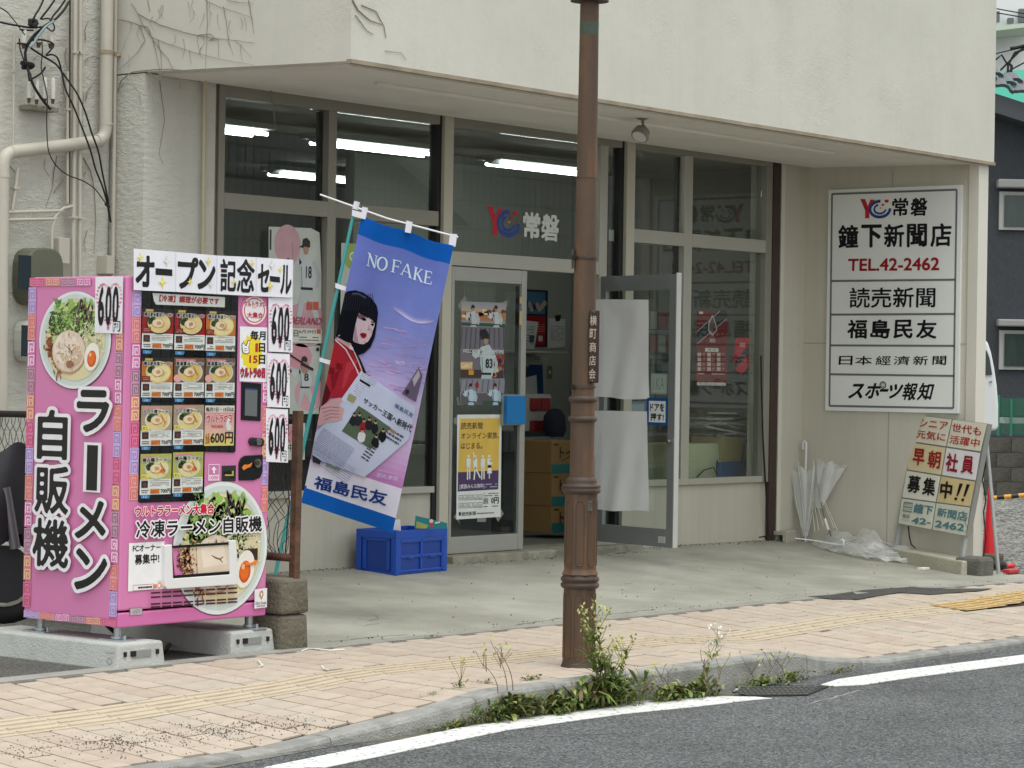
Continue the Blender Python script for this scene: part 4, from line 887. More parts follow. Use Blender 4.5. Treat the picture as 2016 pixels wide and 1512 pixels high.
# product cards
gpp = [(x, y) for x, y in poly]; g = MB(); g.prism([pq(x, y, .018) for x, y in gpp], (0, .004, 0)); g.build('display_glass', glassmat('machine_glass', (.97, .98, .98), .6), vm)
def card(x0, y0, x1, y1, kind, num):
    q = [(x0, y0), (x1, y0+1), (x1, y1+1), (x0, y1)]
    A = Art(pq(x0, y0, .0105), (1, 0, 0), (-.0146, 0, -1), (0, -1, 0), dz=.0004); F = A.px.sub(x0, y0, x1, y1)
    bgc, ttl, soup = {'red': ((168, 22, 30), '横浜家系醤油ラーメン', (238, 212, 150)), 'org': ((200, 120, 52), '横浜家系塩ラーメン', (244, 226, 168)), 'brn': ((120, 92, 76), '尾道醤油ラーメン', (232, 200, 120)), 'ylw': ((190, 190, 90), '極み鶏ラーメン', (238, 226, 170)), 'wht': ((186, 160, 130), '北の王様ラーメン', (240, 216, 150))}[kind]
    F.rect(0, 0, 1, 1, (244, 243, 238), 0); F.rect(0, 0, 1, .62, bgc, 1)
    if kind in ('red', 'org'): F.rect(0, 0, 1, .1, (30, 26, 24), 2); F.rect(.1, .02, .34, .08, (216, 180, 90), 3)
    else: F.lines(.05, .03, .7, .09, 1, (236, 150, 160), 3, .7)
    rim = {'red': (40, 30, 26), 'org': (236, 206, 130), 'brn': (214, 222, 228), 'ylw': (190, 198, 180), 'wht': (236, 236, 232)}[kind]
    F.ell(.53, .36, .41, .28, rim, 3, 22); F.ell(.53, .36, .37, .25, soup, 4, 22)
    F.ell(.26, .32, .1, .08, (44, 66, 34), 5, 9, .2); F.ell(.34, .24, .09, .06, (70, 100, 44), 5, 9, .2); F.ell(.50, .37, .2, .12, (206, 150, 96), 6, 16, .05); F.ell(.49, .36, .18, .105, (246, 224, 192), 7, 16, .05); F.ell(.52, .36, .08, .05, (214, 160, 110), 8, 10, .1)
    for i in range(7):
        a = random.uniform(.5, .85); F.stroke([(a, .3+random.uniform(0, .2)), (a-.08, .36+random.uniform(0, .2))], .0028, random.choice([(250, 226, 150), (222, 160, 70), (240, 200, 110)]), 8)
    if kind in ('brn', 'wht', 'ylw'): F.stroke([(.62, .22), (.78, .44)], .005, (206, 104, 46), 9); F.ell(.7, .42, .08, .05, (226, 110, 50), 9, 9) if kind == 'ylw' else F.ell(.44, .2, .1, .04, (66, 100, 50), 9, 9, .2)
    F.text(ttl, .04, .095, .96, .2, (24, 20, 20), 12, .045, out=.07, ocol=(240, 238, 232), res=30)
    if kind in ('red', 'org'): F.rect(.0, .47, .26, .6, (128, 30, 34), 10); F.lines(.03, .49, .23, .58, 2, (210, 150, 140), 11)
    elif kind == 'brn': F.ell(.1, .52, .13, .1, (236, 170, 160), 10, 14)
    else: F.rect(.02, .5, .26, .63, (236, 220, 120), 10); F.text('だし', .05, .53, .22, .6, (90, 60, 30), 11, .04, res=24)
    F.rect(.04, .66, .25, .83, (60, 40, 40), 4, ); F.ell(.14, .75, .06, .05, (110, 60, 54), 5, 8)
    F.rect(.29, .655, .95, .665, (150, 150, 146), 4); F.lines(.3, .69, .95, .8, 3, (120, 118, 112), 4, .3)
    F.lines(.04, .87, .28, .97, 2, (110, 108, 104), 4, .5); F.rect(.33, .86, .63, .98, (214, 150, 74), 4); F.text('600円', .35, .875, .61, .97, (226, 70, 40), 5, .03, res=24); F.text('700円' if kind != 'wht' else '750円', .66, .86, .985, .975, (26, 24, 24), 5, .02, res=24)
    o = A.build('product_card', GLOSS, vm)
    A = Art(pq(x0, y1+2, .0105), (1, 0, 0), (-.0146, 0, -1), (0, -1, 0), dz=.0004); F = A.px
    F.poly([(x0, y1+1.5), (x0+19, y1+2.5), (x0+16, y1+9), (x0, y1+8.5)], (66, 138, 198), 0); F.text('%02d' % num, x0+5, y1+3, x0+12, y1+8, (200, 226, 240), 1, .02, res=20); A.build('number_tab', GLOSS, o)
cx = [(281, 340), (345, 402.5), (406.5, 462.5)]
for r_, (ya, yb, kinds) in enumerate(((606.5, 687.5, ('red', 'red', 'org')), (703.5, 782.5, ('org', 'brn', 'brn')), (798.5, 877, ('wht', 'wht', None)), (894, 972.5, ('ylw', 'ylw')))):
    for c_, k in enumerate(kinds):
        x0, x1 = cx[c_]; e = -r_*1.35; dy = c_*2.2*(1-r_*.85)
        if k: card(x0+e, ya+dy, x1+e, yb+dy, k, r_*3+c_+1)
        else:
            A = Art(pq(x0+e, ya, .0105), (1, 0, 0), (-.0146, 0, -1), (0, -1, 0), dz=.0004); F = A.px.sub(x0+e, ya, x1+e, yb)
            F.rect(0, 0, 1, 1, (232, 226, 214), 0); F.grad(0, .17, 1, 1, (236, 150, 150), (236, 222, 170), 1, 10, stops=[(0, (236, 150, 150)), (.5, (240, 190, 180)), (1, (240, 220, 120))])
            F.text('毎月1日・15日は', .03, .04, .97, .15, (30, 26, 26), 3, .03, res=26); F.text('ウルトラの日', .05, .22, .9, .44, (206, 40, 56), 6, .05, out=.07); F.text('特別価格', .22, .48, .62, .56, (210, 90, 80), 4, .02, res=24)
            F.poly([(.7, .45), (.78, .3), (.84, .33), (.82, .45), (.9, .5), (.88, .62), (.74, .62)], (240, 238, 232), 7)
            F.text('全品', .03, .68, .17, .95, (190, 110, 40), 4, .04, res=26); F.text('600円', .2, .66, .97, .95, (24, 22, 22), 4, .03)
            A.build('product_card', GLOSS, vm)
# right hand controls
def slab(pts, d, t, name, m, bevel=.0, par=vm): g = MB(); g.prism([pq(x, y, d) for x, y in pts], (0, t, 0)); return g.build(name, m, par, bevel=bevel)
scr = slab([(476, 752), (515, 755), (513.5, 829), (475, 827)], .006, .006, 'payment_screen', blk, .002)
slab([(483, 765), (507, 767), (506, 820), (482, 818)], .0075, .002, 'screen_glass', mat('grey_screen', (104, 110, 112), .15), par=scr)
slab([(483.5, 763), (507, 765), (507, 768), (483.5, 766)], .0085, .002, 'screen_bar', mat('screen_blue', (40, 56, 110), .3), par=scr)
dh = slab([(498, 861), (518, 863), (521, 868), (520, 877), (516, 880), (497, 877), (493, 871), (494, 864)], .02, .02, 'door_handle', mat('handle_dark', (60, 60, 64), .25, metal=.6), .004)
g = MB(); c = pq(508, 870, .022); g.tube([c, c+Vector((0, -.012, 0))], .018, 14); g.build('lock_cylinder', chrome, dh)
cpn = slab([(482, 897), (518, 895), (517.5, 930), (512, 941), (500, 946), (471, 946), (471, 912), (475, 902)], .008, .008, 'coin_panel', blk, .003)
g = MB(); c = pq(506, 912, .012); g.tube([c, c+Vector((0, -.01, 0))], .024, 16); g.build('return_dial', chrome, cpn); g = MB(); c = pq(507, 911, .024); g.tube([c, c+Vector((0, -.004, 0))], .013, 14); g.build('dial_centre', mat('dial_dark', (60, 56, 50), .4), cpn)
slab([(477, 921), (482, 915), (490, 915), (497, 911), (494, 919), (486, 922), (480, 926)], .012, .006, 'return_lever', mat('orange_plastic', (232, 128, 46), .35), .001, cpn)
nsl = slab([(438, 917), (465, 916), (464.5, 947), (437.5, 948)], .006, .006, 'note_slot', mat('slot_grey', (44, 42, 46), .4), .002)
slab([(442, 929), (461, 926), (461, 941), (452, 938), (442, 938)], .009, .003, 'note_lip', blk, par=nsl); slab([(443, 934), (457, 934), (457, 927), (460, 927), (460, 937), (443, 937)], .0105, .002, 'note_mark', mat('lime_mark', (180, 172, 60), .5), par=nsl)
slab([(484, 1081), (508, 1079), (507.5, 1105), (484, 1107)], .008, .008, 'coin_return', mat('return_brown', (58, 34, 26), .35), .002); slab([(483, 1106), (494, 1108), (506, 1102), (505.5, 1111), (484, 1114)], .016, .008, 'return_lip', MC['orange_plastic'], .002)
# dispensing tray: white frame standing proud, with a printed flap
fr_ = slab([(325, 1074), (339, 1072), (341, 1139), (453, 1131), (452, 1064), (465, 1063), (469, 1124), (467, 1151), (330, 1160), (325, 1154)], .03, .03, 'tray_frame', wht, .004)
slab([(339, 1076), (449, 1069), (457, 1126), (345, 1136)], .012, .004, 'tray_flap', pink, par=fr_)
slab([(339, 1074.5), (450, 1067.5), (451, 1072), (340, 1079)], .022, .008, 'flap_edge', blk, par=fr_); slab([(344, 1133), (454, 1124.5), (454, 1130), (344, 1139)], .026, .01, 'tray_gap', blk, par=fr_)
A = Art(pq(352, 1075, .0145), (1, 0, 0), (-.0146, 0, -1), (0, -1, 0), dz=.0004); F = A.px
F.poly([(352, 1076), (387, 1073), (387, 1131), (362, 1133), (356, 1112)], (214, 196, 170), 0); F.poly([(387, 1073.5), (447, 1070), (454, 1116), (451, 1126), (389, 1131)], (226, 208, 186), 1); F.poly([(395, 1078), (440, 1074), (446, 1110), (400, 1118)], (234, 220, 202), 2)
for i in range(150):
    x = 366+random.gauss(0, 9); y = random.uniform(1076, 1131); x += (y-1100)*.12; x = max(354, min(386, x)); q = random.uniform(0, 3); F.stroke([(x, y), (x+4*math.cos(q), y+5*math.sin(q)), (x+6*math.cos(q+.5), y+7*math.sin(q+.4))] if y < 1122 and x < 378 else [(x, y), (x+2, y-3)], .006, random.choice([(136, 76, 44), (168, 100, 62), (100, 54, 34), (204, 150, 108)]), 3)
F.stroke([(416, 1093), (424, 1098), (433, 1101), (438, 1108)], [.003, .008, .008, .003], (120, 84, 60), 3); F.stroke([(433, 1101), (439, 1096)], .006, (130, 92, 66), 3)
A.build('flap_print', GLOSS, fr_)
# paper sheets taped on the machine: things of their own
def sheet(name, label, cat, x, y, d, group=None):
    A = Art(ony(x, y, Ym-d), (1, 0, 0), (-.0146, 0, -1), (0, -1, 0), dz=.0004); A.fin = lambda: tag(A.build(name, PRINT), label, cat, group); return A
def star(F, x, y, r, col, L=12):
    pts = []
    for k in range(16):
        a = k*math.pi/8; q = 1 if k % 4 == 0 else (.34 if k % 2 == 0 else .42); q = [1, .38, .3, .38][k % 4]; pts.append((x+r*.8*q*math.sin(a), y-r*1.15*q*math.cos(a)))
    F.poly(pts, col, L)
BQ = [(263.2, 489.3), (346.6, 496), (427.6, 503), (505, 506.5), (577.5, 511.5)]; BB = [(263, 571), (346.3, 574.5), (427, 579), (504.5, 583), (576.5, 586)]
names = ['オー', 'プン', '記念', 'セール']
labs = ['white sheet with the first two bold characters and yellow stars, leftmost in the row', 'white sheet lettered プン with stars, second in the row above the machine', 'white sheet lettered 記念 in heavy black above the machine', 'white sheet lettered セール, rightmost in the row above the machine']
tx = [[('オ', 268, 502, 303, 566), ('ー', 306, 528, 339, 541)], [('プ', 350, 505, 389, 570), ('ン', 390, 511, 423, 571)], [('記', 434, 509, 464, 575), ('念', 467, 509, 500, 577)], [('セ', 508, 519, 529, 576), ('ー', 531, 543, 551, 554), ('ル', 553, 521, 573, 580)]]
st_ = [[(275, 507, 10, 1), (327, 515, 9, 0), (319, 556, 12, 1)], [(409, 515, 9, 1), (373, 555, 8, 1), (414, 560, 8, 0)], [(495, 519, 8, 1), (459, 555, 8, 1)], [(534, 523, 9, 0), (551, 531, 7, 1), (531, 563, 10, 1)]]
for i in range(4):
    A = sheet('banner_sheet', labs[i], 'paper sign', BQ[i][0], BQ[i][1], .02+.0015*i, None); F = A.px; F.poly([BQ[i], BQ[i+1], BB[i+1], BB[i]], (236, 236, 244), 0)
    F.poly([(BQ[i+1][0]-.7, BQ[i+1][1]), BQ[i+1], BB[i+1], (BB[i+1][0]-.7, BB[i+1][1])], (196, 196, 208), 1)
    for ch, x0, y0, x1, y1 in tx[i]:
        if ch == 'ー': F.poly([(x0, y0), (x1, y0+2.5), (x1, y1+2.5), (x0, y1)], BK, 3)
        else: F.text(ch, x0, y0, x1, y1, BK, 3, .045 if ch not in '記念' else .03)
    for x, y, r, k in st_[i]:
        if k: star(F, x, y, r, (232, 208, 76)); star(F, x-1, y-1, r*.5, (250, 240, 170), 13)
        else: star(F, x, y, r, (176, 150, 90)); star(F, x, y, r*.85, (240, 240, 244), 13)
    A.fin()
g = MB(); g.prism([ony(x, y, Ym-.002) for x, y in ((266, 492), (574, 515), (573, 582), (266, 568))], (0, .012, 0)); tag(g.build('backing_board', mat('card_grey', (176, 176, 178), .8)), 'grey card strip behind the row of lettered sheets on the machine', 'board')
def price(A, x0, y0, x1, y1, q=None):
    F = A.px; F.poly(q or [(x0, y0), (x1, y0+2), (x1, y1+2), (x0, y1)], (238, 236, 244), 0); G = F.sub(x0, y0, x1, y1)
    for i in range(46):                # pale rose heart wreath behind the figures
        t = i/46*2*math.pi; hx = .5+.026*16*math.sin(t)**3; hy = .46-.028*(13*math.cos(t)-5*math.cos(2*t)-2*math.cos(3*t)-math.cos(4*t))
        G.ell(hx, hy, .045, .022, random.choice([(222, 150, 172), (232, 178, 194), (206, 128, 152)]), 1+i % 2, 8, .3)
    for k, xa in enumerate((.14, .39, .63)):
        G.text('600'[k], xa, .16, xa+.21, .88, (16, 14, 18), 6, .035)
    G.text('円', .68, .8, .9, .97, (24, 20, 24), 8, .0, out=.05, ocol=(24, 20, 24)); G.text('円', .69, .81, .89, .96, (240, 240, 244), 9, .01)
for i, (a, b, c, d) in enumerate(((528.5, 585.5, 576, 692), (526, 695, 570.5, 801), (523.5, 804, 567, 909))):
    A = sheet('price_sheet', ['upper 600 yen sheet hanging from the lettered strip at the machine edge', 'middle 600 yen sheet down the right edge of the pink machine', 'lowest 600 yen sheet at the right edge, over the mesh fence'][i], 'price sign', a, b, .012-.0035*i); price(A, a, b, c, d); A.fin()
A = Art(Vector((xm0-.012+lean, onx(188, 547, xm0).y, onx(188, 547, xm0).z)), (0, -1, 0), (-lean/1.785, 0, -1), SN, dz=.0004); F = A.px
price(A, 187, 546, 242, 655, [(188, 545), (242.5, 544.5), (240.5, 657), (186.5, 655)]); tag(A.build('price_sheet', PRINT), '600 yen sheet on the side of the machine over the bowl picture', 'price sign')
A = sheet('offer_sheet', 'white offer sheet with a pointing hand and yellow burst on the machine', 'paper sign', 472, 643, .004); F = A.crop(240, 470, 3.876)
F.poly([(900, 668), (1110, 678), (1105, 1095), (897, 1088)], (238, 238, 242), 0)
pts = []
for k in range(28): a = 2*math.pi*k/28; r = 1 if k % 2 else .82; pts.append((1000+88*r*math.cos(a)-8, 870+150*r*math.sin(a)))
F.poly(pts, (240, 214, 50), 1); F.text('毎月', 980, 700, 1095, 775, BK, 3, .035); F.text('1', 1018, 797, 1036, 865, (190, 40, 44), 3, .04); F.text('日', 1044, 795, 1092, 866, BK, 3, .035); F.text('15', 972, 890, 1034, 950, (170, 44, 34), 3, .04); F.text('日', 1044, 885, 1092, 958, BK, 3, .035)
F.text('ウルトラの日', 905, 985, 1090, 1062, (192, 30, 60), 5, .05, out=.06, ocol=(90, 60, 80))
F.poly([(912, 800), (925, 790), (945, 815), (960, 775), (980, 772), (968, 825), (972, 870), (950, 882), (920, 872), (914, 845)], (30, 30, 34), 5); F.poly([(917, 803), (925, 797), (947, 824), (963, 780), (975, 778), (963, 826), (967, 866), (949, 877), (925, 868), (919, 845)], (244, 244, 244), 6); F.stroke([(930, 840), (950, 838)], .003, (30, 30, 34), 7); F.stroke([(932, 856), (954, 853)], .003, (30, 30, 34), 7)
A.fin()
A = sheet('owner_notice', 'small white owner recruiting sheet at the lower left of the machine front', 'paper sign', 254, 1069, .004); F = A.crop(240, 840, 3.025)
F.poly([(42, 694), (253, 682), (256, 965), (36, 982)], (238, 238, 240), 0); F.text('FCオーナー', 0, 0, 0, 0, BK, 3, .025, quad=[(64, 706), (230, 698), (230, 736), (64, 746)]); F.text('募集中!', 0, 0, 0, 0, BK, 3, .028, quad=[(76, 762), (222, 752), (222, 812), (76, 824)])
F.frame(66, 944, 190, 970, .002, (150, 60, 50), 2); F.lines(76, 950, 180, 964, 1, (60, 50, 50), 3, .5); F.rect(186, 940, 206, 962, (224, 120, 100), 3); F.ell(222, 946, 14, 18, (240, 150, 120), 4, 12); F.ell(220, 946, 8, 11, (244, 236, 226), 5, 10); F.stroke([(212, 920), (216, 928)], .002, (200, 60, 80), 4); F.stroke([(222, 916), (222, 926)], .002, (200, 60, 80), 4); F.stroke([(232, 920), (228, 928)], .002, (200, 60, 80), 4)
A.fin()
# concrete base beams
beamm = mat('beam_concrete', (186, 188, 184), .85, var=.07, vs=7, bump=.35, bs=90, dark=(140, 142, 138), dscale=5, dlo=.5, dhi=.8, dpow=.6)
for k, (xa, xb, ya, lab) in enumerate(((8.985, 9.3, 9.86, 'concrete base beam under the left feet of the pink machine'), (9.85, 10.17, 9.93, 'concrete base beam under the right feet, half in the machine shadow'))):
    t = thing('base_beam', lab, 'concrete beam', (xa, ya, 0), 'concrete beams under the machine')
    g = MB(); g.hexa([(xa-.01, ya, -.02), (xb+.01, ya, -.02), (xb+.01, ya+1.12, -.02), (xa-.01, ya+1.12, -.02)], [(xa+.005, ya+.01, .118), (xb-.005, ya+.01, .118), (xb-.005, ya+1.11, .118), (xa+.005, ya+1.11, .118)]); g.build('beam', beamm, t, bevel=.012)
    g = MB(); g.box(xa+.1, xa+.22, ya-.0015, ya+.02, .045, .08); g.build('recess', mat('recess_grey', (140, 142, 140), .9), t)
    for dx, w_, h_ in ((.045, .008, .012), (.1, .016, .014), (xb-xa-.05, .008, .012)): g = MB(); g.box(xa+dx-w_, xa+dx+w_, ya-.003, ya+.02, .055-h_+.01, .055+h_+.01); g.build('bolt_hole', blk, t)
    if k == 0:
        A = Art((xa-.012, onx(216, 1286, xa).y, .06), (0, -1, 0), (0, 0, -1), (-1, 0, 0)); F = A.px; F.ring(215, 1302, 5, 7, .2, (120, 120, 118), 1, 16); F.lines(208, 1282, 226, 1289, 2, (130, 130, 128), 1); A.build('stamp', BOARD, t)
g = MB(); g.tube([(9.5, 10.6, .18), (9.45, 10.3, .05), (9.62, 10.2, .01), (9.95, 10.5, .02)], .012, 8); tag(g.build('power_cable', blk), 'black power cable lying on the asphalt beneath the machine', 'cable')
# ------------------------------------------------------------------ block pier, rusty fence
blockm = mat('mossy_block', (118, 112, 98), .95, var=.2, vs=5, bump=.7, bs=45, dark=(70, 68, 52), dscale=3, dlo=.42, dhi=.7, dpow=.8)
bp_ = thing('block_pier', 'weathered two block concrete pier carrying the rusty fence post', 'pier', (10.38, 9.98, 0))
e0 = onx(625, 1278, 10.42)
for k, (za_, zb_) in enumerate(((-.05, .185), (.19, .385))):
    g = MB(); g.hexa([(10.18, 9.90-.004*k, za_), (10.40, 9.89, za_), (10.42, 10.2, za_), (10.2, 10.2, za_)], [(10.19, 9.905, zb_), (10.395, 9.9, zb_), (10.41, 10.2, zb_), (10.2, 10.2, zb_)]); g.build('block', blockm, bp_, bevel=.02)
rust = mat('rusty_steel', (104, 74, 54), .8, var=.25, vs=14, bump=.3, bs=60, dark=(52, 36, 28), dscale=6, dlo=.4, dhi=.65)
fc = thing('mesh_fence', 'sagging wire mesh fence on a rusty post between machine and shop', 'fence', (10.35, 11, .2))
pt, pb = onx(605, 820, 10.32), onx(601, 1145, 10.32)
g = MB(); g.obox((10.32, 9.93, (1.29+.36)/2), Vector((1, 0, 0)), Vector((0, 1, 0)), Vector((.012, 0, 1)).normalized(), .022, .022, (1.29-.36)/2); g.build('post', rust, fc, bevel=.003)
g = MB(); g.tube([(10.33, 9.93, 1.235), (10.33, 12.5, 1.22)], .02, 8); g.build('top_rail', mat('dark_rail', (34, 32, 30), .7), fc)
g = MB(); g.tube([(10.31, 9.93, .49), (10.31, 12.5, .5)], .022, 8); g.build('bottom_rail', rust, fc)
g = MB(); yy = 9.96; pitch = .058
wir = mat('mesh_wire', (58, 56, 52), .7, metal=.3)
nW = int((12.5-9.96)/pitch)+14
for s_ in (-1, 1):
    for k in range(-14 if s_ > 0 else 0, nW+14):
        y_ = 9.99+k*pitch; pts = []; 
        for j in range(0, 14):
            z = 1.22-j*.055; y = y_+s_*j*pitch/2*(1+.15*math.sin(k*.7+j)) ; x = 10.33+.006*((j % 2)*2-1)*s_+.012*math.sin(y*3+z*5)
            if 9.98 < y < 12.5: pts.append((x, y+.006*math.sin(k*1.7+j*2.1), z))
            elif pts: break
        if len(pts) > 1: g.tube(pts, .0022, 3, cap=False, smooth=False)
g.build('wire_mesh', wir, fc, kind='stuff', fix=False)
g = MB(); g.tube([(10.335, 10.01, 1.22), (10.33, 10.02, 1.0), (10.34, 10.0, .8), (10.33, 10.015, .5)], .004, 5); g.build('tie_wire', wir, fc)
# scooter under a dark cover beyond the fence, far left
sb = thing('covered_scooter', 'dark covered scooter parked behind the pink machine at the left edge', 'scooter', (9.7, 12, 0))
cov = mat('dark_cover', (26, 28, 34), .7, var=.15, vs=6, bump=.4, bs=9)
g = MB()
def cover(u, v):
    p = onp(-70+u*122, 880+v*180, (9.3, 11.6, 0), (-.64, -.77, 0)); bul = math.sin(u*math.pi)*.22*math.sin(min(1, v*1.2+.2)*math.pi/2); return p+Vector((-.64, -.77, 0))*bul+Vector((0, 0, .03*math.sin(u*9)))
g.grid(cover, 14, 12); g.build('cover', cov, sb, fix=False)
g = MB(); c = Vector((9.3, 11.6, .0)); 
pc = onp(8, 1130, (9.3, 11.6, 0), (-.64, -.77, 0)); ax = Vector((.77, -.64, 0))
ring = []
for rr, ww in ((.23, .05),):
    pts = [pc+ax*(rr*math.cos(t*math.pi/14))+Vector((0, 0, rr*math.sin(t*math.pi/14))) for t in range(29)]; g.tube(pts, .05, 10)
pc_ = pc; g.build('tyre', mat('tyre_rubber', (22, 22, 22), .9), sb)
g = MB(); g.tube([pc+Vector((-.64, -.77, 0))*-.02, pc+Vector((-.64, -.77, 0))*.03], .16, 18); g.build('wheel_disc', mat('wheel_grey', (56, 58, 60), .5, metal=.5), sb)
g = MB(); a = onp(10, 960, (9.3, 11.4, 0), (-.64, -.77, 0)); b = onp(30, 1080, (9.3, 11.4, 0), (-.64, -.77, 0)); g.tube([a, b], .03, 8); g.build('fork', mat('fork_grey', (120, 122, 124), .4, metal=.6), sb)
# ================================================================== BANNER, CRATE, POSTERS
fcn = onz(525, 1222, .04); BN = Vector((-.80, -.60, 0)).normalized()   # the cloth faces the street corner
bfp = fcn+Vector((0, 0, 0))
A = Art(onp(712, 428, fcn, BN), (1, 0, 0), (0, 0, -1), BN, dz=.0007)
pTL, pTR, pBL, pBR = [onp(x, y, fcn, BN) for x, y in ((712, 428), (893, 487), (592, 990), (776, 1040))]
A = Art(pTL, pTR-pTL, pBL-pTL, BN, dz=.0007)
WU, WV = (pTR-pTL).length, (pBL-pTL).length
def wave(u, v):
    a = u/WU; b = v/WV; return BN*(.022*math.sin(a*7+b*5)+.018*math.sin(b*11-a*3+1)*b+.012*math.sin(a*15+b*2)*(1-b)-.03*math.sin(a*math.pi)*(.4+.6*b))+Vector((0, 0, -1))*(.012*math.sin(a*math.pi*2)**2*(1-b))
A.deform = wave; F = A.px; U_ = Fr(A, lambda x, y: (x*WU, y*WV))
U_.grad(0, 0, 1, .875, 0, 0, 0, 40, stops=[(0, (106, 124, 202)), (.3, (124, 138, 208)), (.5, (164, 162, 218)), (.62, (204, 188, 228)), (.8, (216, 192, 226)), (1, (186, 118, 184))])
U_.rect(0, -.005, 1, .058, (18, 98, 190), 1); U_.rect(0, .845, 1, .95, (226, 226, 238), 3); U_.rect(0, .947, 1, 1.0, (20, 98, 186), 4); U_.rect(0, .94, .02, 1.0, (20, 98, 186), 4)
K = A.crop(580, 360, 3.979); K2 = A.crop(560, 700, 3.286)
# moon-like arc and pale swirls
arc = [(770+12*i, 980+90*math.sin((i/27)*math.pi*.62)) for i in range(28)]
arc = [(770+12*i, 980+95*math.sin((i/27)*math.pi*.66)+i*.8) for i in range(28)]
for i in range(6): K.stroke([(x, y-i*7) for x, y in arc], [.001+.006*math.sin(math.pi*(q+.5)/28) for q in range(28)], [(214, 208, 234), (196, 190, 228), (178, 176, 222), (162, 162, 216), (150, 152, 210), (140, 144, 206)][i], 2)
0 and K.poly([(760, 1150), (880, 1140), (870, 1230), (820, 1330), (900, 1360), (720, 1390), (650, 1350), (640, 1210)], (178, 168, 220), 1)
for i in range(26):
    y = random.uniform(1130, 1500); x = random.uniform(640, 980); K.stroke([(x, y), (x+50, y+random.uniform(-5, 18)), (x+110, y+random.uniform(-5, 25))], random.uniform(.002, .007), random.choice([(186, 166, 214), (176, 154, 206), (194, 174, 218), (172, 150, 202)]), 2)
for i in range(40):
    y = random.uniform(30, 260); x = random.uniform(480, 900); K2.stroke([(x, y), (x+30, y+random.uniform(2, 14)), (x+60, y+random.uniform(2, 20))], random.uniform(.003, .009), random.choice([(206, 178, 218), (188, 160, 206), (210, 186, 222), (180, 150, 198)]), 2)
# red robe
K.poly([(310, 1215), (380, 1250), (450, 1290), (500, 1360), (550, 1490), (600, 1512), (230, 1512)], (178, 42, 56), 5)
K2.poly([(225, 40), (285, 50), (470, -20), (515, 100), (480, 170), (375, 270), (300, 275), (215, 365)], (176, 44, 58), 5); K2.poly([(300, 130), (360, 90), (330, 190), (310, 230)], (140, 30, 44), 6); K2.poly([(400, 40), (470, 20), (400, 180), (360, 230)], (196, 62, 72), 6); K2.poly([(216, 240), (260, 150), (300, 240), (280, 290), (215, 368)], (96, 26, 38), 6)
K.stroke([(310, 1218), (400, 1300), (470, 1430), (500, 1500)], .008, (226, 214, 222), 7); K.stroke([(440, 1270), (500, 1380), (545, 1490)], .02, (40, 30, 36), 7); K.stroke([(445, 1275), (495, 1390), (530, 1490)], .006, (222, 214, 210), 8); K.poly([(430, 1262), (480, 1300), (470, 1315), (425, 1290)], (232, 226, 230), 9)
# neck, hair, face
K.poly([(400, 1200), (470, 1250), (440, 1300), (330, 1225), (350, 1190)], (206, 168, 166), 8)
K.poly([(385, 880), (420, 850), (480, 838), (540, 850), (600, 890), (640, 950), (650, 1010), (640, 1100), (625, 1200), (590, 1280), (540, 1325), (500, 1340), (460, 1310), (440, 1250), (400, 1240), (330, 1205), (312, 1190), (330, 1090), (350, 1000), (370, 920)], (20, 22, 32), 9)
K.poly([(505, 1010), (560, 1030), (600, 1060), (625, 1090), (620, 1120), (608, 1150), (598, 1190), (570, 1235), (535, 1255), (500, 1250), (462, 1238), (455, 1220), (462, 1170), (475, 1110), (490, 1050)], (222, 200, 208), 11)
K.poly([(498, 1015), (545, 1030), (560, 1062), (520, 1060), (495, 1050)], (120, 92, 104), 12); K.ell(540, 1058, 20, 11, (36, 24, 30), 13, 14); K.ell(606, 1102, 13, 10, (40, 28, 34), 13, 12); K.stroke([(510, 1012), (545, 1026), (570, 1046)], .006, (36, 28, 34), 14); K.stroke([(595, 1075), (620, 1090)], .005, (40, 30, 36), 14)
K.poly([(568, 1070), (590, 1130), (575, 1142), (556, 1130)], (200, 172, 184), 12); K.poly([(508, 1172), (530, 1162), (560, 1172), (558, 1195), (540, 1212), (520, 1200)], (168, 30, 44), 13); K.stroke([(510, 1178), (538, 1184), (558, 1178)], .003, (90, 16, 28), 14); K.poly([(462, 1170), (480, 1100), (486, 1180), (500, 1250), (462, 1238)], (186, 152, 168), 12)
K.poly([(505, 1010), (520, 960), (560, 950), (610, 980), (632, 1040), (626, 1092), (600, 1062), (560, 1032)], (24, 26, 36), 14)
for i in range(14): K.stroke([(400+i*16, 870-abs(i-5)*2), (395+i*17, 930), (380+i*17, 1000)], .003, (44, 48, 64), 10)
for (x0, y0, x1, y1, c) in ((500, 1120, 520, 1200, (208, 182, 192)), (590, 1130, 604, 1170, (200, 172, 184)), (520, 1215, 560, 1245, (204, 176, 186)), (530, 1075, 560, 1085, (232, 214, 220))): K.ell((x0+x1)/2, (y0+y1)/2, (x1-x0)/2, (y1-y0)/2, c, 12, 12, .1)
K.ell(541, 1056, 8, 8, (10, 8, 12), 14, 10); K.ell(607, 1101, 5, 7, (10, 8, 12), 14, 10); K.poly([(585, 1130), (594, 1138), (572, 1146), (560, 1138)], (176, 140, 152), 13)
K.stroke([(455, 870), (500, 862), (560, 890)], .012, (74, 80, 98), 10)
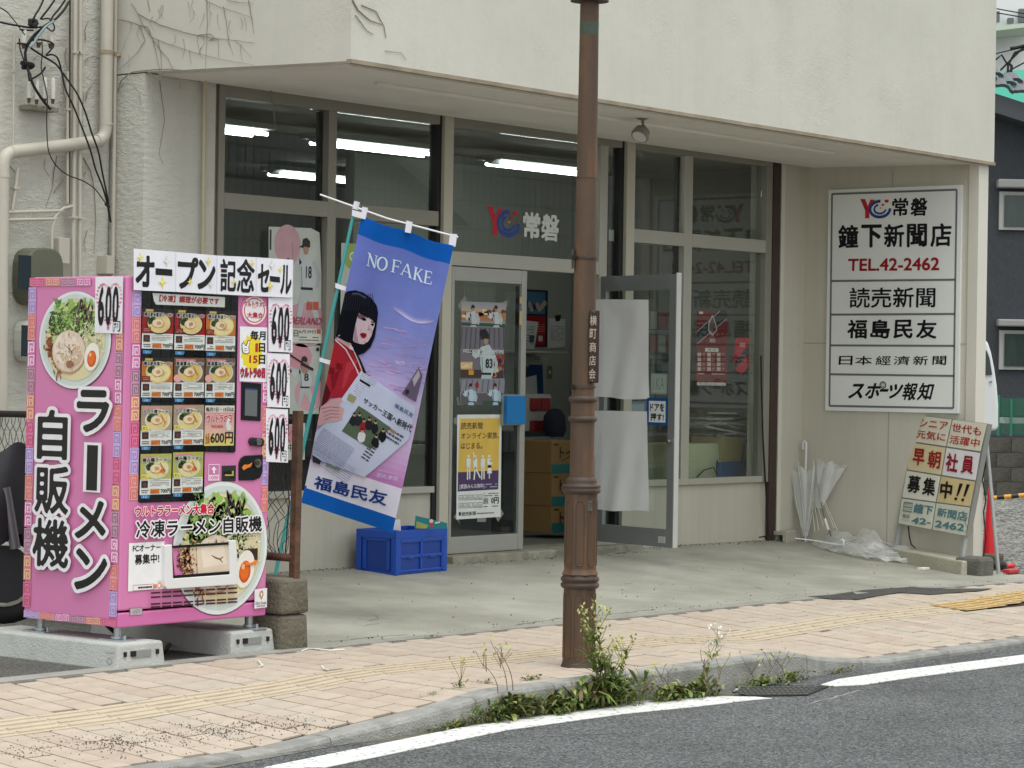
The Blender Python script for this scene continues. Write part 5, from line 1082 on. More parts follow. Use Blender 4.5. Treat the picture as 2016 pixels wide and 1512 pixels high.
# newspaper in the hand
K2.poly([(490, 95), (560, 140), (848, 330), (820, 480), (800, 545), (520, 785), (180, 660), (180, 520), (245, 450), (355, 290), (370, 270)], (196, 206, 226), 15)
K2.poly([(490, 95), (560, 140), (440, 310), (360, 290)], (206, 214, 232), 16)
K2.poly([(478, 322), (690, 462), (560, 605), (370, 485)], (88, 106, 84), 17)
for i, (x, y, c) in enumerate(((445, 400, (40, 44, 50)), (480, 400, (44, 46, 52)), (510, 440, (150, 40, 50)), (545, 430, (36, 38, 44)), (585, 450, (34, 36, 40)), (635, 500, (28, 30, 34)), (500, 505, (220, 220, 224)), (590, 540, (30, 32, 36)))):
    K2.ell(x, y+20, 26, 38, c, 18+i % 2, 12, .15); K2.ell(x+6, y-20, 10, 13, (196, 160, 140), 20, 9); K2.ell(x+6, y-28, 9, 8, (30, 26, 26), 21, 8)
K2.text('サッカー王国へ新時代', 0, 0, 0, 0, (38, 38, 48), 18, .03, quad=[(518, 270), (832, 452), (815, 500), (505, 300)]); K2.text('福島民友', 0, 0, 0, 0, (70, 90, 140), 18, .02, quad=[(720, 300), (838, 375), (828, 405), (708, 325)])
a_ = Vector((848-490, 330-95)).normalized(); b_ = Vector((-a_.y, a_.x))
def npl(x, y, n, ln, step, col, w_=.0035, L=17):
    for i in range(n):
        p = Vector((x, y))+b_*(i*step); q = 0
        while q < ln:
            e = min(ln, q+random.uniform(8, 40)); s1, s2 = p+a_*q, p+a_*(e-4); K2.stroke([tuple(s1), tuple(s2)], w_, col, L); q = e
npl(250, 470, 16, 250, 11, (140, 150, 180)); npl(500, 110, 3, 120, 14, (150, 158, 180)); npl(560, 560, 6, 60, 22, (60, 62, 76), .008); npl(680, 470, 3, 110, 26, (80, 84, 100), .012); npl(470, 170, 9, 60, 14, (150, 158, 184)); npl(190, 560, 8, 330, 15, (146, 154, 184))
K2.poly([(485, 145), (555, 190), (550, 203), (482, 160)], (34, 36, 44), 18); K2.poly([(415, 240), (465, 268), (440, 305), (400, 282)], (156, 160, 110), 18); K2.poly([(690, 465), (725, 490), (715, 505), (685, 488)], (176, 130, 90), 18); K2.poly([(180, 645), (235, 680), (225, 705), (180, 690)], (50, 52, 60), 18); K2.poly([(270, 695), (360, 735), (350, 745), (262, 712)], (110, 130, 110), 18)
K2.poly([(205, 380), (240, 330), (310, 280), (360, 268), (375, 290), (350, 315), (385, 340), (370, 410), (320, 425), (270, 430), (230, 455), (195, 450)], (208, 168, 172), 19)
for i in range(4): K2.stroke([(240+i*8, 345+i*24), (300, 330+i*22), (355, 335+i*20)], .004, (160, 116, 124), 20)
K2.poly([(870, 75), (895, 130), (850, 300), (760, 240), (800, 180)], (110, 100, 124), 6); K2.poly([(870, 90), (880, 130), (840, 200), (830, 150)], (190, 180, 196), 7); K2.ell(795, 230, 14, 18, (60, 52, 66), 8, 12)
K2.text('箭内 夢菜', 0, 0, 0, 0, (214, 196, 226), 6, .015, quad=[(600, 755), (735, 785), (730, 812), (595, 785)]); K2.stroke([(610, 738), (730, 768)], .004, (206, 180, 220), 6)
K2.text('福島民友', 0, 0, 0, 0, (32, 62, 128), 8, .028, quad=[(196, 775), (668, 880), (655, 975), (180, 860)])
# NO FAKE in thin serif strokes
KF = K; wc = (226, 240, 244)
def sl(P, w_=.007): KF.stroke(P, w_, wc, 6)
def T_(x, y): return (x, y)
base0, base1 = (565, 635), (1070, 785); top0, top1 = (580, 540), (1082, 690)
def G_(t, h): # t along the word, h 0 base .. 1 top
    bx, by = lerp(base0[0], base1[0], t), lerp(base0[1], base1[1], t); tx_, ty_ = lerp(top0[0], top1[0], t), lerp(top0[1], top1[1], t); return (lerp(bx, tx_, h), lerp(by, ty_, h))
def serif(t, h, w_=.03): sl([G_(t-w_, h), G_(t+w_, h)], .004)
sl([G_(.025, 0), G_(.025, 1)], .005); sl([G_(.02, 1), G_(.125, 0)], .011); sl([G_(.125, 0), G_(.125, 1)], .005); serif(.025, 0, .022); serif(.015, 1, .02); serif(.125, 1, .022)
oc = [G_(.225+.068*math.cos(t*math.pi/14), .5+.52*math.sin(t*math.pi/14)) for t in range(29)]; sl(oc, [.006+.006*abs(math.cos(t*math.pi/14)) for t in range(29)])
sl([G_(.4, 0), G_(.4, 1)], .011); sl([G_(.375, 1), G_(.5, 1)], .005); sl([G_(.5, 1), G_(.503, .8)], .004); sl([G_(.4, .52), G_(.475, .52)], .005); sl([G_(.475, .6), G_(.475, .44)], .004); serif(.4, 0, .03)
sl([G_(.535, 0), G_(.6, 1)], .005); sl([G_(.6, 1), G_(.668, 0)], .011); sl([G_(.557, .33), G_(.648, .33)], .004); serif(.535, 0, .022); serif(.668, 0, .026)
sl([G_(.735, 0), G_(.735, 1)], .011); sl([G_(.745, .42), G_(.82, 1)], .005); sl([G_(.765, .56), G_(.845, 0)], .011); serif(.735, 0, .026); serif(.735, 1, .026); serif(.82, 1, .022); serif(.848, 0, .022)
sl([G_(.9, 0), G_(.9, 1)], .011); sl([G_(.875, 1), G_(.985, 1)], .005); sl([G_(.875, 0), G_(1., 0)], .005); sl([G_(.9, .52), G_(.965, .52)], .005); sl([G_(.985, 1), G_(.988, .82)], .004); sl([G_(1., 0), G_(1.005, .22)], .004); sl([G_(.965, .6), G_(.965, .44)], .004)
# cut the hard edges to the cloth outline and split on a fine grid so that it follows the folds
def clip_art(A, u0, v0, u1, v1):
    v = A.v; out = []; nf = []; nc = []
    for f, c in zip(A.f, A.c):
        P = [v[i] for i in f]
        for ax, lim, sg in ((0, u0, 1), (0, u1, -1), (1, v0, 1), (1, v1, -1)):
            Q = []
            for i in range(len(P)):
                a, b = P[i], P[(i+1) % len(P)]; da, db = sg*(a[ax]-lim), sg*(b[ax]-lim)
                if da >= 0: Q.append(a)
                if (da >= 0) != (db >= 0): t = da/(da-db); Q.append(tuple(a[k]+(b[k]-a[k])*t for k in range(3)))
            P = Q
            if len(P) < 3: break
        if len(P) >= 3: n = len(out); out += P; nf.append(tuple(range(n, n+len(P)))); nc.append(c)
    A.v, A.f, A.c = out, nf, nc
for i in range(len(A.f)): pass
clip_art(A, 0, -.01, WU, WV)
nb = thing('banner_flag', 'tall blue and lilac nobori banner leaning on a turquoise pole', 'banner', fcn)
cl_ = A.build('cloth', CLOTH, nb, bis=[(0, [WU*i/16 for i in range(1, 16)]), (1, [WV*i/44 for i in range(1, 44)])])
A0 = Art(A.o-BN*.003, A.U, A.V, BN); A0.deform = wave; U0 = Fr(A0, lambda x, y: (x*WU, y*WV)); [U0.rect(i/16, j/40, (i+1)/16, (j+1)/40, (150, 150, 190), 0) for i in range(16) for j in range(40)]; A0.build('cloth_back', CLOTH, nb)
tq_ = mat('turquoise_pole', (64, 156, 154), .4); wp_ = mat('white_tab', (226, 226, 234), .5)
pole = lambda x, y, d=.0: onp(x, y, fcn+BN*d, BN)
g = MB(); g.tube([pole(522, 1224), pole(621, 770), pole(660, 590), pole(700, 402)], [.012, .012, .011, .010], 10); g.build('pole', tq_, nb)
g = MB(); g.tube([pole(699, 412), pole(703, 397)], .018, 10); g.build('joint', wp_, nb)
g = MB(); g.tube([pole(630, 383), pole(762, 430), pole(902, 467)], .0055, 8); g.build('cross_bar', wht, nb)
for q in ([(693, 413), (712, 418), (713, 407), (724, 409), (719, 432), (693, 425)], [(800, 434), (812, 437), (808, 459), (797, 457)], [(886, 460), (900, 461), (896, 486), (883, 482)], [(660, 557), (689, 567), (687, 575), (660, 567)], [(629, 704), (655, 711), (653, 719), (629, 712)], [(570, 975), (592, 983), (590, 991), (568, 985)]):
    g = MB(); g.prism([pole(x, y, .016) for x, y in q], BN*-.03); g.build('tab', wp_, nb)
# blue folding crate
cr = thing('folding_crate', 'dark blue folding plastic crate on the forecourt under the banner', 'crate', onz(780, 1130, .08))
blue = mat('crate_blue', (20, 74, 172), .4, var=.05, vs=4); blued = mat('crate_blue_dark', (16, 60, 146), .45)
cN = onf(779, 1134, za); cL = onf(700, 1121, za); cR = onf(880, 1124, za); ux = Vector((cL.x-cN.x, cL.y-cN.y, 0)); uy = Vector((cR.x-cN.x, cR.y-cN.y, 0))
LX, LY = ux.length, uy.length; ux.normalize(); uy.normalize(); zc = cN.z+.004; HC = .30
def cw(a, b, z): p = cN+ux*a+uy*b; return Vector((p.x, p.y, zc+z))
def cbox(a0, a1, b0, b1, z0, z1, nm, m, bev=.003): g = MB(); g.hexa([cw(a0, b0, z0), cw(a1, b0, z0), cw(a1, b1, z0), cw(a0, b1, z0)], [cw(a0, b0, z1), cw(a1, b0, z1), cw(a1, b1, z1), cw(a0, b1, z1)]); return g.build(nm, m, cr, bevel=bev)
cbox(.01, LX-.01, .01, LY-.01, 0, .02, 'floor', blue)
cbox(.012, .03, .03, LY-.03, .02, HC-.03, 'side_panel', blued); cbox(LX-.03, LX-.012, .03, LY-.03, .02, HC-.03, 'side_panel', blued)
cbox(.03, LX-.03, .012, .03, .02, HC-.03, 'end_panel', blued); cbox(.03, LX-.03, LY-.03, LY-.012, .02, HC-.03, 'end_panel', blued)
for a in ((0, .02), (LX-.02, LX)): cbox(*a, 0, LY, HC-.055, HC, 'rim', blue)
for b in ((0, .02), (LY-.02, LY)): cbox(.02, LX-.02, *b, HC-.055, HC, 'rim', blue)
for a, b in ((0, 0), (LX-.045, 0), (0, LY-.045), (LX-.045, LY-.045)): cbox(a, a+.045, b, b+.045, 0, HC-.055, 'corner', blue)
for za_, zb_ in ((.015, .03), (.11, .13), (.215, .245)): cbox(0.002, .014, .045, LY-.045, za_, zb_, 'rib', blue)
for b in (.0, .5, 1.): bb = .05+(LY-.1)*b; cbox(0.002, .014, bb-.012, bb+.012, .03, .24, 'rib', blue)
for b in (.25, .75): bb = .05+(LY-.1)*b; cbox(-.002, .014, bb-.03, bb+.03, .105, .125, 'catch', blue)
cbox(.06, .09, .002, .014, .03, .24, 'rib', blue); cbox(LX-.09, LX-.06, .002, .014, .03, .24, 'rib', blue); cbox(.06, LX-.06, .002, .014, .225, .245, 'rib', blue)
# magazine and papers in it
g = MB(); a = cw(.1, .16, .22); b = cw(.02, LY-.03, .22)
A = Art(onp(818, 1015, cw(.06, .2, .2), (-.8, -.6, .3)), (.6, -.8, 0), (0, 0, -1), (-.8, -.6, .3)); F = A.px; F.poly([(818, 1015), (880, 1030), (880, 1041), (815, 1041)], (34, 128, 132), 0); F.poly([(820, 1026), (842, 1034), (840, 1041), (818, 1041)], (160, 170, 90), 1); F.rect(846, 1026, 852, 1037, (200, 60, 70), 1); F.ell(849, 1026, 4, 4, (230, 210, 190), 2, 10); F.stroke([(856, 1030), (866, 1028)], .01, (220, 226, 226), 1)
A.v = A.v; tag(A.build('magazine', PRINT), 'teal illustrated magazine standing in the blue crate', 'magazine')
A = Art(onp(772, 1022, cw(.12, .05, .2), (-.8, -.6, .2)), (.6, -.8, 0), (0, 0, -1), (-.8, -.6, .2)); F = A.px; F.poly([(772, 1024), (788, 1022), (789, 1045), (772, 1043)], (226, 226, 230), 0); tag(A.build('paper_sheet', PRINT), 'white paper sticking up at the left corner of the crate', 'paper')
# ------------------------------------------------------------------ posters on the glass
def player(F, x0, y0, x1, y1, num, pose=0, L=6, c=(196, 202, 204)):
    B = F.sub(x0, y0, x1, y1); sk = (176, 140, 120)
    B.poly([(.3, .24), (.62, .2), (.8, .3), (.82, .55), (.7, .6), (.38, .6), (.3, .45)], c, L); B.poly([(.38, .58), (.72, .58), (.85, .8), (.98, .97), (.84, .98), (.62, .76), (.5, .7), (.36, .98), (.24, .97), (.3, .75)], tuple(q-10 for q in c), L)
    B.stroke([(.34, .28), (.12, .36), (-.02, .3)], .04, c, L); B.ell(-.04, .3, .05, .04, (60, 50, 48), L+2, 10); B.stroke([(.74, .28), (.92, .46), (.84, .58)], .035, tuple(q-14 for q in c), L+1)
    B.ell(.5, .13, .09, .085, sk, L+2, 14); B.poly([(.38, .12), (.4, .04), (.52, .02), (.62, .06), (.62, .13)], (40, 36, 36), L+3); B.poly([(.28, .13), (.42, .1), (.42, .14)], (40, 36, 36), L+3)
    B.rect(.36, .58, .72, .61, (30, 30, 34), L+3); B.stroke([(.36, .34), (.4, .6)], .006, (90, 100, 120), L+2)
    if num: B.text(num, .5, .34, .68, .48, (28, 28, 32), L+3, .03)
Yg = Yw+.024
A = Art(ony(527, 446, Yg), (1, 0, 0), (0, 0, -1), (0, -1, 0), dz=.0003); F = A.px
F.poly([(529, 446), (612, 449), (629, 458), (633, 540), (632, 676), (529, 676)], (196, 202, 194), 0); F.ell(566, 482, 26, 40, (200, 160, 168), 1, 30); F.ell(600, 640, 46, 44, (198, 156, 164), 1, 30); F.poly([(533, 560), (560, 520), (560, 620), (533, 660)], (200, 158, 166), 1)
player(F, 570, 462, 632, 640, '18', 0); F.stroke([(575, 476), (577, 520)], .006, (180, 120, 130), 2); F.rect(531, 452, 534, 492, (60, 60, 64), 3)
F.text('WONDERLAND', 530, 622, 630, 640, (176, 60, 84), 18, .01, skew=.4); F.rect(604, 594, 614, 610, (190, 90, 70), 18); F.rect(616, 594, 626, 610, (190, 90, 70), 18); F.rect(529, 644, 632, 676, (214, 216, 206), 18); F.text('6月29日', 588, 649, 620, 657, (40, 40, 44), 20, .02); F.text('日', 577, 650, 586, 663, (40, 40, 44), 20, .02); F.lines(588, 661, 626, 673, 2, (80, 80, 84), 20)
F.rect(622, 648, 630, 657, (190, 100, 70), 20)
tag(A.build('baseball_poster', PRINT), 'pink and white baseball poster, number 18, on the left shop window', 'poster')
A = Art(ony(575, 679, Yg), (1, 0, 0), (0, 0, -1), (0, -1, 0), dz=.0003); F = A.px
F.rect(572, 679, 628, 815, (190, 198, 190), 0); F.ell(590, 702, 24, 26, (212, 150, 164), 1, 28); F.ell(610, 775, 30, 34, (214, 160, 170), 1, 28); player(F, 574, 698, 622, 806, '8', 0); F.stroke([(560, 692), (600, 718)], .012, (30, 26, 28), 14); F.stroke([(592, 716), (616, 728)], .02, (30, 30, 34), 15); F.ell(600, 724, 8, 12, (170, 134, 116), 14, 14); F.ell(625, 688, 3, 4, (40, 40, 40), 14, 10)
tag(A.build('baseball_poster', PRINT), 'baseball poster of a batter below the number 18 poster', 'poster')
A = Art(ony(560, 833, Yg), (1, 0, 0), (0, 0, -1), (0, -1, 0), dz=.0003); F = A.px
F.rect(556, 833, 600, 905, (196, 200, 190), 0); F.poly([(560, 838), (596, 836), (592, 868), (560, 872)], (208, 140, 150), 1); F.text('中日', 567, 873, 588, 888, (40, 40, 44), 2, .02); F.stroke([(566, 860), (580, 842), (592, 858)], .006, (180, 60, 70), 2)
tag(A.build('baseball_poster', PRINT), 'lowest baseball poster on the left window, seen through the mesh', 'poster')
A = Art(ony(668, 478, Yg), (1, 0, 0), (0, 0, -1), (0, -1, 0), dz=.0003); F = A.px; F.rect(672, 478, 716, 640, (188, 196, 186), 0); F.ell(694, 505, 18, 26, (150, 176, 90), 1, 22); F.text('G', 688, 495, 700, 515, (220, 224, 214), 2, .03); F.stroke([(680, 560), (705, 600)], .03, (170, 186, 150), 1); tag(A.build('green_poster', PRINT), 'pale poster with a green disc mostly hidden by the banner', 'poster')
# posters on the closed door leaf
Yd = Yw-.0155
A = Art(ony(905, 590, Yd), (1, 0, 0), (0, 0, -1), (0, -1, 0), dz=.0003); F = A.crop(860, 500, 4.2)
def tape(F, p, L=0): F.poly(p, (130, 132, 124), L)
for p in ([(168, 430), (232, 345), (250, 400), (200, 460)], [(540, 400), (580, 380), (585, 430), (560, 460)], [(160, 1190), (190, 1175), (230, 1280), (190, 1330)]): tape(F, p)
F.poly([(200, 392), (575, 405), (565, 605), (205, 605)], (150, 150, 156), 1); F.grad(205, 400, 565, 540, (150, 152, 162), (214, 186, 150), 2, 6); F.rect(205, 470, 562, 560, (176, 120, 76), 4); F.rect(205, 565, 562, 605, (40, 84, 60), 5)
for i in range(16): F.ell(random.uniform(220, 550), random.uniform(470, 545), 22, 16, random.choice([(222, 170, 110), (120, 60, 40), (236, 214, 170), (90, 60, 50)]), 6, 10, .3)
player(F, 240, 410, 350, 700, '', 0, 8); player(F, 430, 415, 540, 700, '', 0, 8)
F.poly([(192, 600), (560, 610), (548, 1030), (190, 1030)], (116, 112, 122), 17)
for i in range(10): F.poly([(200+i*38, 610), (212+i*38, 610), (196+i*40, 780), (184+i*40, 780)], (84, 82, 92), 18)
F.rect(192, 890, 290, 960, (206, 170, 110), 19); F.text('GIANT', 194, 900, 290, 945, (236, 226, 190), 20, .03); F.rect(192, 955, 545, 1028, (66, 52, 50), 19); F.rect(258, 960, 300, 1000, (214, 150, 60), 20)
for i in range(14): F.ell(random.uniform(440, 545), random.uniform(850, 1000), 16, 22, random.choice([(150, 50, 50), (190, 120, 80), (110, 50, 50), (206, 190, 170)]), 20, 10, .3)
player(F, 290, 620, 500, 1240, '', 0, 24, (190, 206, 210)); F.poly([(345, 655), (360, 625), (395, 620), (415, 650), (410, 690), (360, 690)], (26, 26, 30), 30)
F.text('83', 395, 865, 452, 945, (30, 30, 34), 34, .03); F.text('WELCOME TO DREAMTIME', 205, 785, 545, 825, (226, 228, 224), 34, .02); F.lines(290, 835, 480, 860, 1, (210, 212, 210), 34, .6)
F.poly([(180, 1035), (552, 1030), (545, 1245), (185, 1240)], (140, 140, 152), 36); F.rect(190, 1150, 545, 1240, (96, 90, 96), 37); F.rect(370, 1215, 545, 1245, (44, 88, 60), 38)
for i in range(8): F.poly([(190+i*45, 1040), (200+i*45, 1040), (188+i*45, 1140), (178+i*45, 1140)], (100, 98, 112), 37)
player(F, 215, 1062, 320, 1330, '', 0, 39, (186, 208, 222)); player(F, 420, 1060, 520, 1330, '', 0, 39, (186, 208, 222)); F.ell(322, 1085, 16, 28, (150, 40, 50), 44, 12)
clip_uv = [A.uvpx(860+175/4.2, 500+340/4.2), A.uvpx(860+590/4.2, 500+1250/4.2)]; clip_art(A, clip_uv[0][0], clip_uv[0][1], clip_uv[1][0], clip_uv[1][1])
tag(A.build('team_poster', PRINT), 'tall baseball team poster taped to the closed door above the yellow poster', 'poster')
A = Art(ony(900, 818, Yd), (1, 0, 0), (0, 0, -1), (0, -1, 0), dz=.0003); F = A.crop(860, 780, 3.98)
for p in ([(150, 920), (165, 960), (185, 1000), (130, 945)], [(500, 880), (525, 920), (480, 985), (460, 950)], [(320, 945), (385, 955), (385, 985), (315, 985)], [(130, 180), (165, 150), (160, 230), (135, 210)]): tape(F, p, 0)
F.poly([(160, 145), (508, 143), (500, 945), (152, 966)], (222, 226, 222), 1); F.poly([(180, 175), (492, 172), (484, 580), (165, 596)], (222, 186, 84), 2); F.poly([(165, 596), (484, 580), (480, 730), (163, 748)], (74, 56, 96), 2)
tcol = (62, 40, 52)
F.text('読売新聞', 0, 0, 0, 0, tcol, 4, .02, quad=[(190, 205), (358, 203), (357, 258), (188, 260)]); F.text('オンライン家族、', 0, 0, 0, 0, tcol, 4, .02, quad=[(190, 285), (490, 280), (488, 332), (188, 337)]); F.text('はじまる。', 0, 0, 0, 0, tcol, 4, .02, quad=[(188, 365), (356, 362), (355, 412), (186, 415)])
for x, pose in ((248, 0), (300, 1), (360, 0), (410, 2)):
    c = (232, 234, 226); F.ell(x, 470, 9, 11, c, 5, 12); F.poly([(x-16, 488), (x+16, 488), (x+15, 560), (x-15, 560)], c, 5)
    if pose == 1: F.stroke([(x-8, 500), (x-14, 440)], .012, c, 5); F.stroke([(x, 558), (x-10, 655)], .014, c, 5); F.stroke([(x, 558), (x+40, 640)], .014, c, 5)
    elif pose == 2: F.poly([(x-12, 540), (x+14, 540), (x+20, 605), (x-16, 605)], c, 5); F.stroke([(x, 600), (x, 645)], .01, c, 5); F.stroke([(x+10, 500), (x+22, 530)], .01, c, 5)
    else: F.stroke([(x-8, 558), (x-9, 655)], .013, c, 5); F.stroke([(x+8, 558), (x+9, 650)], .013, c, 5); F.stroke([(x-16, 492), (x-20, 550)], .009, (200, 204, 196), 6)
F.text('[家族みんな無料]', 0, 0, 0, 0, (222, 218, 226), 5, .02, quad=[(178, 690), (372, 682), (371, 722), (177, 732)]); F.lines(382, 680, 470, 718, 2, (190, 184, 200), 5)
for r_ in range(2):
    for c_ in range(5): F.frame(170+c_*38, 775+r_*62-c_, 203+c_*38, 815+r_*62-c_, .004, (130, 132, 134), 4); F.lines(175+c_*38, 785+r_*62, 198+c_*38, 808+r_*62, 2, (100, 100, 104), 5)
F.lines(365, 755, 484, 785, 2, (90, 92, 96), 5); F.text('放送料金', 364, 795, 402, 845, (60, 60, 66), 5, .02); F.text('0円', 424, 792, 484, 842, (58, 44, 70), 5, .035); F.lines(365, 855, 480, 870, 1, (120, 120, 124), 5, .4)
F.ell(180, 922, 9, 17, (30, 34, 40), 5, 14); F.text('読売新聞', 0, 0, 0, 0, (30, 32, 36), 5, .02, quad=[(194, 908), (304, 900), (304, 932), (194, 940)]); F.lines(312, 910, 450, 922, 1, (120, 120, 120), 5, .5)
tag(A.build('newspaper_poster', PRINT), 'yellow and purple newspaper poster taped to the lower closed door', 'poster')
# tape marks on the stile
A = Art(ony(1022, 585, Yw-.037), (1, 0, 0), (0, 0, -1), (0, -1, 0)); F = A.px; F.rect(1023.5, 584, 1028.5, 598, (196, 170, 120), 0); A.build('tape_mark', BOARD, entr)
A = Art(ony(1022, 585, Yw-.037), (1, 0, 0), (0, 0, -1), (0, -1, 0)); A.px.rect(1023, 612, 1028, 640, (196, 172, 126), 0); A.build('tape_mark', BOARD, entr)
# window lettering on the transom glass
def yc_logo(F, x0, y0, x1, y1, red, blue, L=3, ring=(200, 206, 206)):
    B = F.sub(x0, y0, x1, y1); B.poly([(0, .0), (.17, .02), (.27, .38), (.36, .05), (.52, .07), (.33, .62), (.33, 1.0), (.18, 1.0), (.18, .6)], red, L)
    def arc_(r, w_, a0, a1, col, LL):
        n = 20; pts = [(.7+r*math.cos(lerp(a0, a1, k/n)), .55+r*1.15*math.sin(lerp(a0, a1, k/n))) for k in range(n+1)]; a = B.m(0, 0); b = B.m(1, 0); B.stroke(pts, abs(b[0]-a[0])*w_, col, LL)
    arc_(.35, .09, -.05, 4.75, blue, L+1); arc_(.2, .06, .1, 4.4, blue, L+1); B.ell(.93, .16, .075, .08, red, L+2, 14); B.ell(.8, .34, .05, .055, red, L+2, 12); B.ell(.72, .5, .035, .04, (224, 140, 60), L+2, 10)
A = Art(ony(960, 405, Yw+.028), (1, 0, 0), (0, 0, -1), (0, -1, 0), dz=.0003); F = A.px
yc_logo(F, 960, 405, 1018, 467, (190, 34, 50), (40, 72, 150), ring=(130, 150, 176)); F.text('常', 1030, 416, 1063, 471, (212, 214, 212), 3, .035); F.text('磐', 1066, 420, 1100, 476, (212, 214, 212), 3, .03)
tag(A.build('window_logo', BOARD), 'red and blue logo with two white characters on the glass above the door', 'sign')
# things on the open leaf: two hanging paper sheets and the push notice
pl0 = hin+nl*.02
def onleaf(x, y, d=.02): return onp(x, y, hin+nl*d, nl)
BLIND = translucent(mat('blind_paper', (240, 240, 240), .85, bump=.5, bs=5), .12)
def hang(q, sd, lab):
    P = [onleaf(*p, .03) for p in q]; g = MB()
    def f(u, v):
        a = P[0].lerp(P[1], u); b = P[3].lerp(P[2], u); p = a.lerp(b, v); return p+nl*(.012*math.sin(u*9+sd+v*2)*(.3+v*.7)+.008*math.sin(u*17+v*5+sd)*v)+Vector((0, 0, .006*math.sin(u*7+sd)*v))
    g.grid(f, 22, 30); o = g.build('paper_blind', BLIND, fix=False); return tag(o, lab, 'paper sheet')
hang([(1160, 589), (1277, 590), (1276, 786), (1160, 782)], 0., 'upper white paper sheet hanging on the open door leaf behind the lamp post')
hang([(1162, 808), (1273, 810), (1277, 1007), (1164, 1003)], 2., 'lower white paper sheet hanging on the open door leaf')
A = Art(onleaf(1273, 783, .022), dirl, (0, 0, -1), nl, dz=.0005); F = A.px
F.rect(1273, 783, 1314, 838, (28, 84, 146), 0); F.rect(1278, 789, 1310, 832, (232, 236, 236), 1); F.text('ドアを', 1280, 794, 1308, 810, (20, 22, 26), 3, .035); F.text('押す!', 1281, 813, 1307, 829, (20, 22, 26), 3, .035)
tag(A.build('push_notice', GLOSS), 'blue framed notice on the open door leaf telling to push', 'notice')
A = Art(onleaf(1281, 735, .006), dirl, (0, 0, -1), nl, dz=.0005); F = A.px
F.rect(1282, 735, 1313, 776, (150, 164, 156), 0); F.rect(1285, 738, 1310, 773, (168, 182, 172), 1); F.text('1KA', 1287, 742, 1308, 768, (126, 142, 136), 2, .0); tag(A.build('faded_sticker', BOARD), 'faded greenish sticker above the push notice on the open leaf', 'sticker')
# calendar and pennant behind the right window
A = Art(ony(1371, 612, Yw+.05), (1, 0, 0), (0, 0, -1), (0, -1, 0), dz=.0004); F = A.crop(1100, 500, 2.52)
F.rect(686, 280, 832, 655, (122, 24, 34), 0); F.poly([(686, 385), (790, 280), (832, 280), (832, 320), (700, 430), (686, 445)], (40, 44, 54), 1); F.stroke([(686, 385), (800, 282)], .006, (206, 206, 206), 2); F.stroke([(686, 445), (832, 322)], .006, (206, 206, 206), 2)
F.poly([(742, 345), (762, 300), (780, 345), (785, 380), (762, 405), (740, 380)], (206, 206, 206), 3); F.poly([(746, 347), (762, 312), (776, 347), (780, 378), (762, 398), (745, 378)], (120, 26, 36), 4); F.rect(748, 345, 776, 375, (26, 24, 28), 5); F.rect(696, 285, 716, 298, (220, 220, 216), 3); F.text('2022', 748, 420, 776, 438, (226, 226, 220), 3, .03); F.rect(726, 466, 792, 486, (226, 222, 218), 3); F.lines(740, 470, 780, 482, 1, (60, 40, 40), 4)
for r_ in range(4):
    for c_ in range(3): F.rect(688+c_*48, 490+r_*24, 706+c_*48, 508+r_*24, (216, 196, 192), 3); F.rect(712+c_*48, 492+r_*24, 726+c_*48, 500+r_*24, (196, 120, 116), 3); F.rect(712+c_*48, 503+r_*24, 724+c_*48, 507+r_*24, (190, 110, 108), 3)
F.lines(690, 590, 826, 600, 1, (222, 214, 206), 3, .5); F.rect(686, 637, 828, 653, (222, 222, 222), 3); F.lines(694, 641, 822, 650, 1, (90, 80, 84), 4)
tag(A.build('football_calendar', GLOSS), 'dark red and black 2022 calendar hanging inside the right window', 'calendar')
A = Art(ony(1446, 665, Yw+.06), (1, 0, 0), (0, 0, -1), (0, -1, 0), dz=.0004); F = A.crop(1100, 500, 2.52)
F.poly([(875, 418), (945, 415), (942, 570), (905, 612), (866, 575)], (196, 26, 48), 0); F.poly([(868, 540), (944, 450), (944, 500), (868, 575)], (46, 42, 60), 1); F.poly([(866, 560), (905, 598), (942, 558), (942, 572), (905, 612), (866, 577)], (30, 30, 38), 2); F.stroke([(878, 418), (908, 335), (942, 415)], .005, (50, 40, 44), 1); F.rect(898, 440, 925, 462, (196, 150, 156), 2); F.lines(885, 470, 930, 560, 4, (170, 110, 120), 3, .2)
tag(A.build('pennant', GLOSS), 'small red and dark pennant hanging by a string inside the right window', 'pennant')
A = Art(ony(1198, 452, Yw+.05), (1, 0, 0), (0, 0, -1), (0, -1, 0)); F = A.px; F.rect(1199, 452, 1221, 476, (196, 196, 192), 0); tag(A.build('window_label', PRINT), 'blank white label in the narrow pane right of the lamp post', 'label')
A = Art(ony(1196, 795, Yw+.05), (1, 0, 0), (0, 0, -1), (0, -1, 0)); F = A.px; F.rect(1240, 790, 1272, 900, (120, 130, 150), 0); F.rect(1243, 795, 1268, 812, (170, 176, 190), 1); F.lines(1243, 820, 1268, 895, 6, (80, 84, 120), 1, .5); tag(A.build('window_list', PRINT), 'grey blue printed list stuck inside the glass behind the open leaf', 'notice')
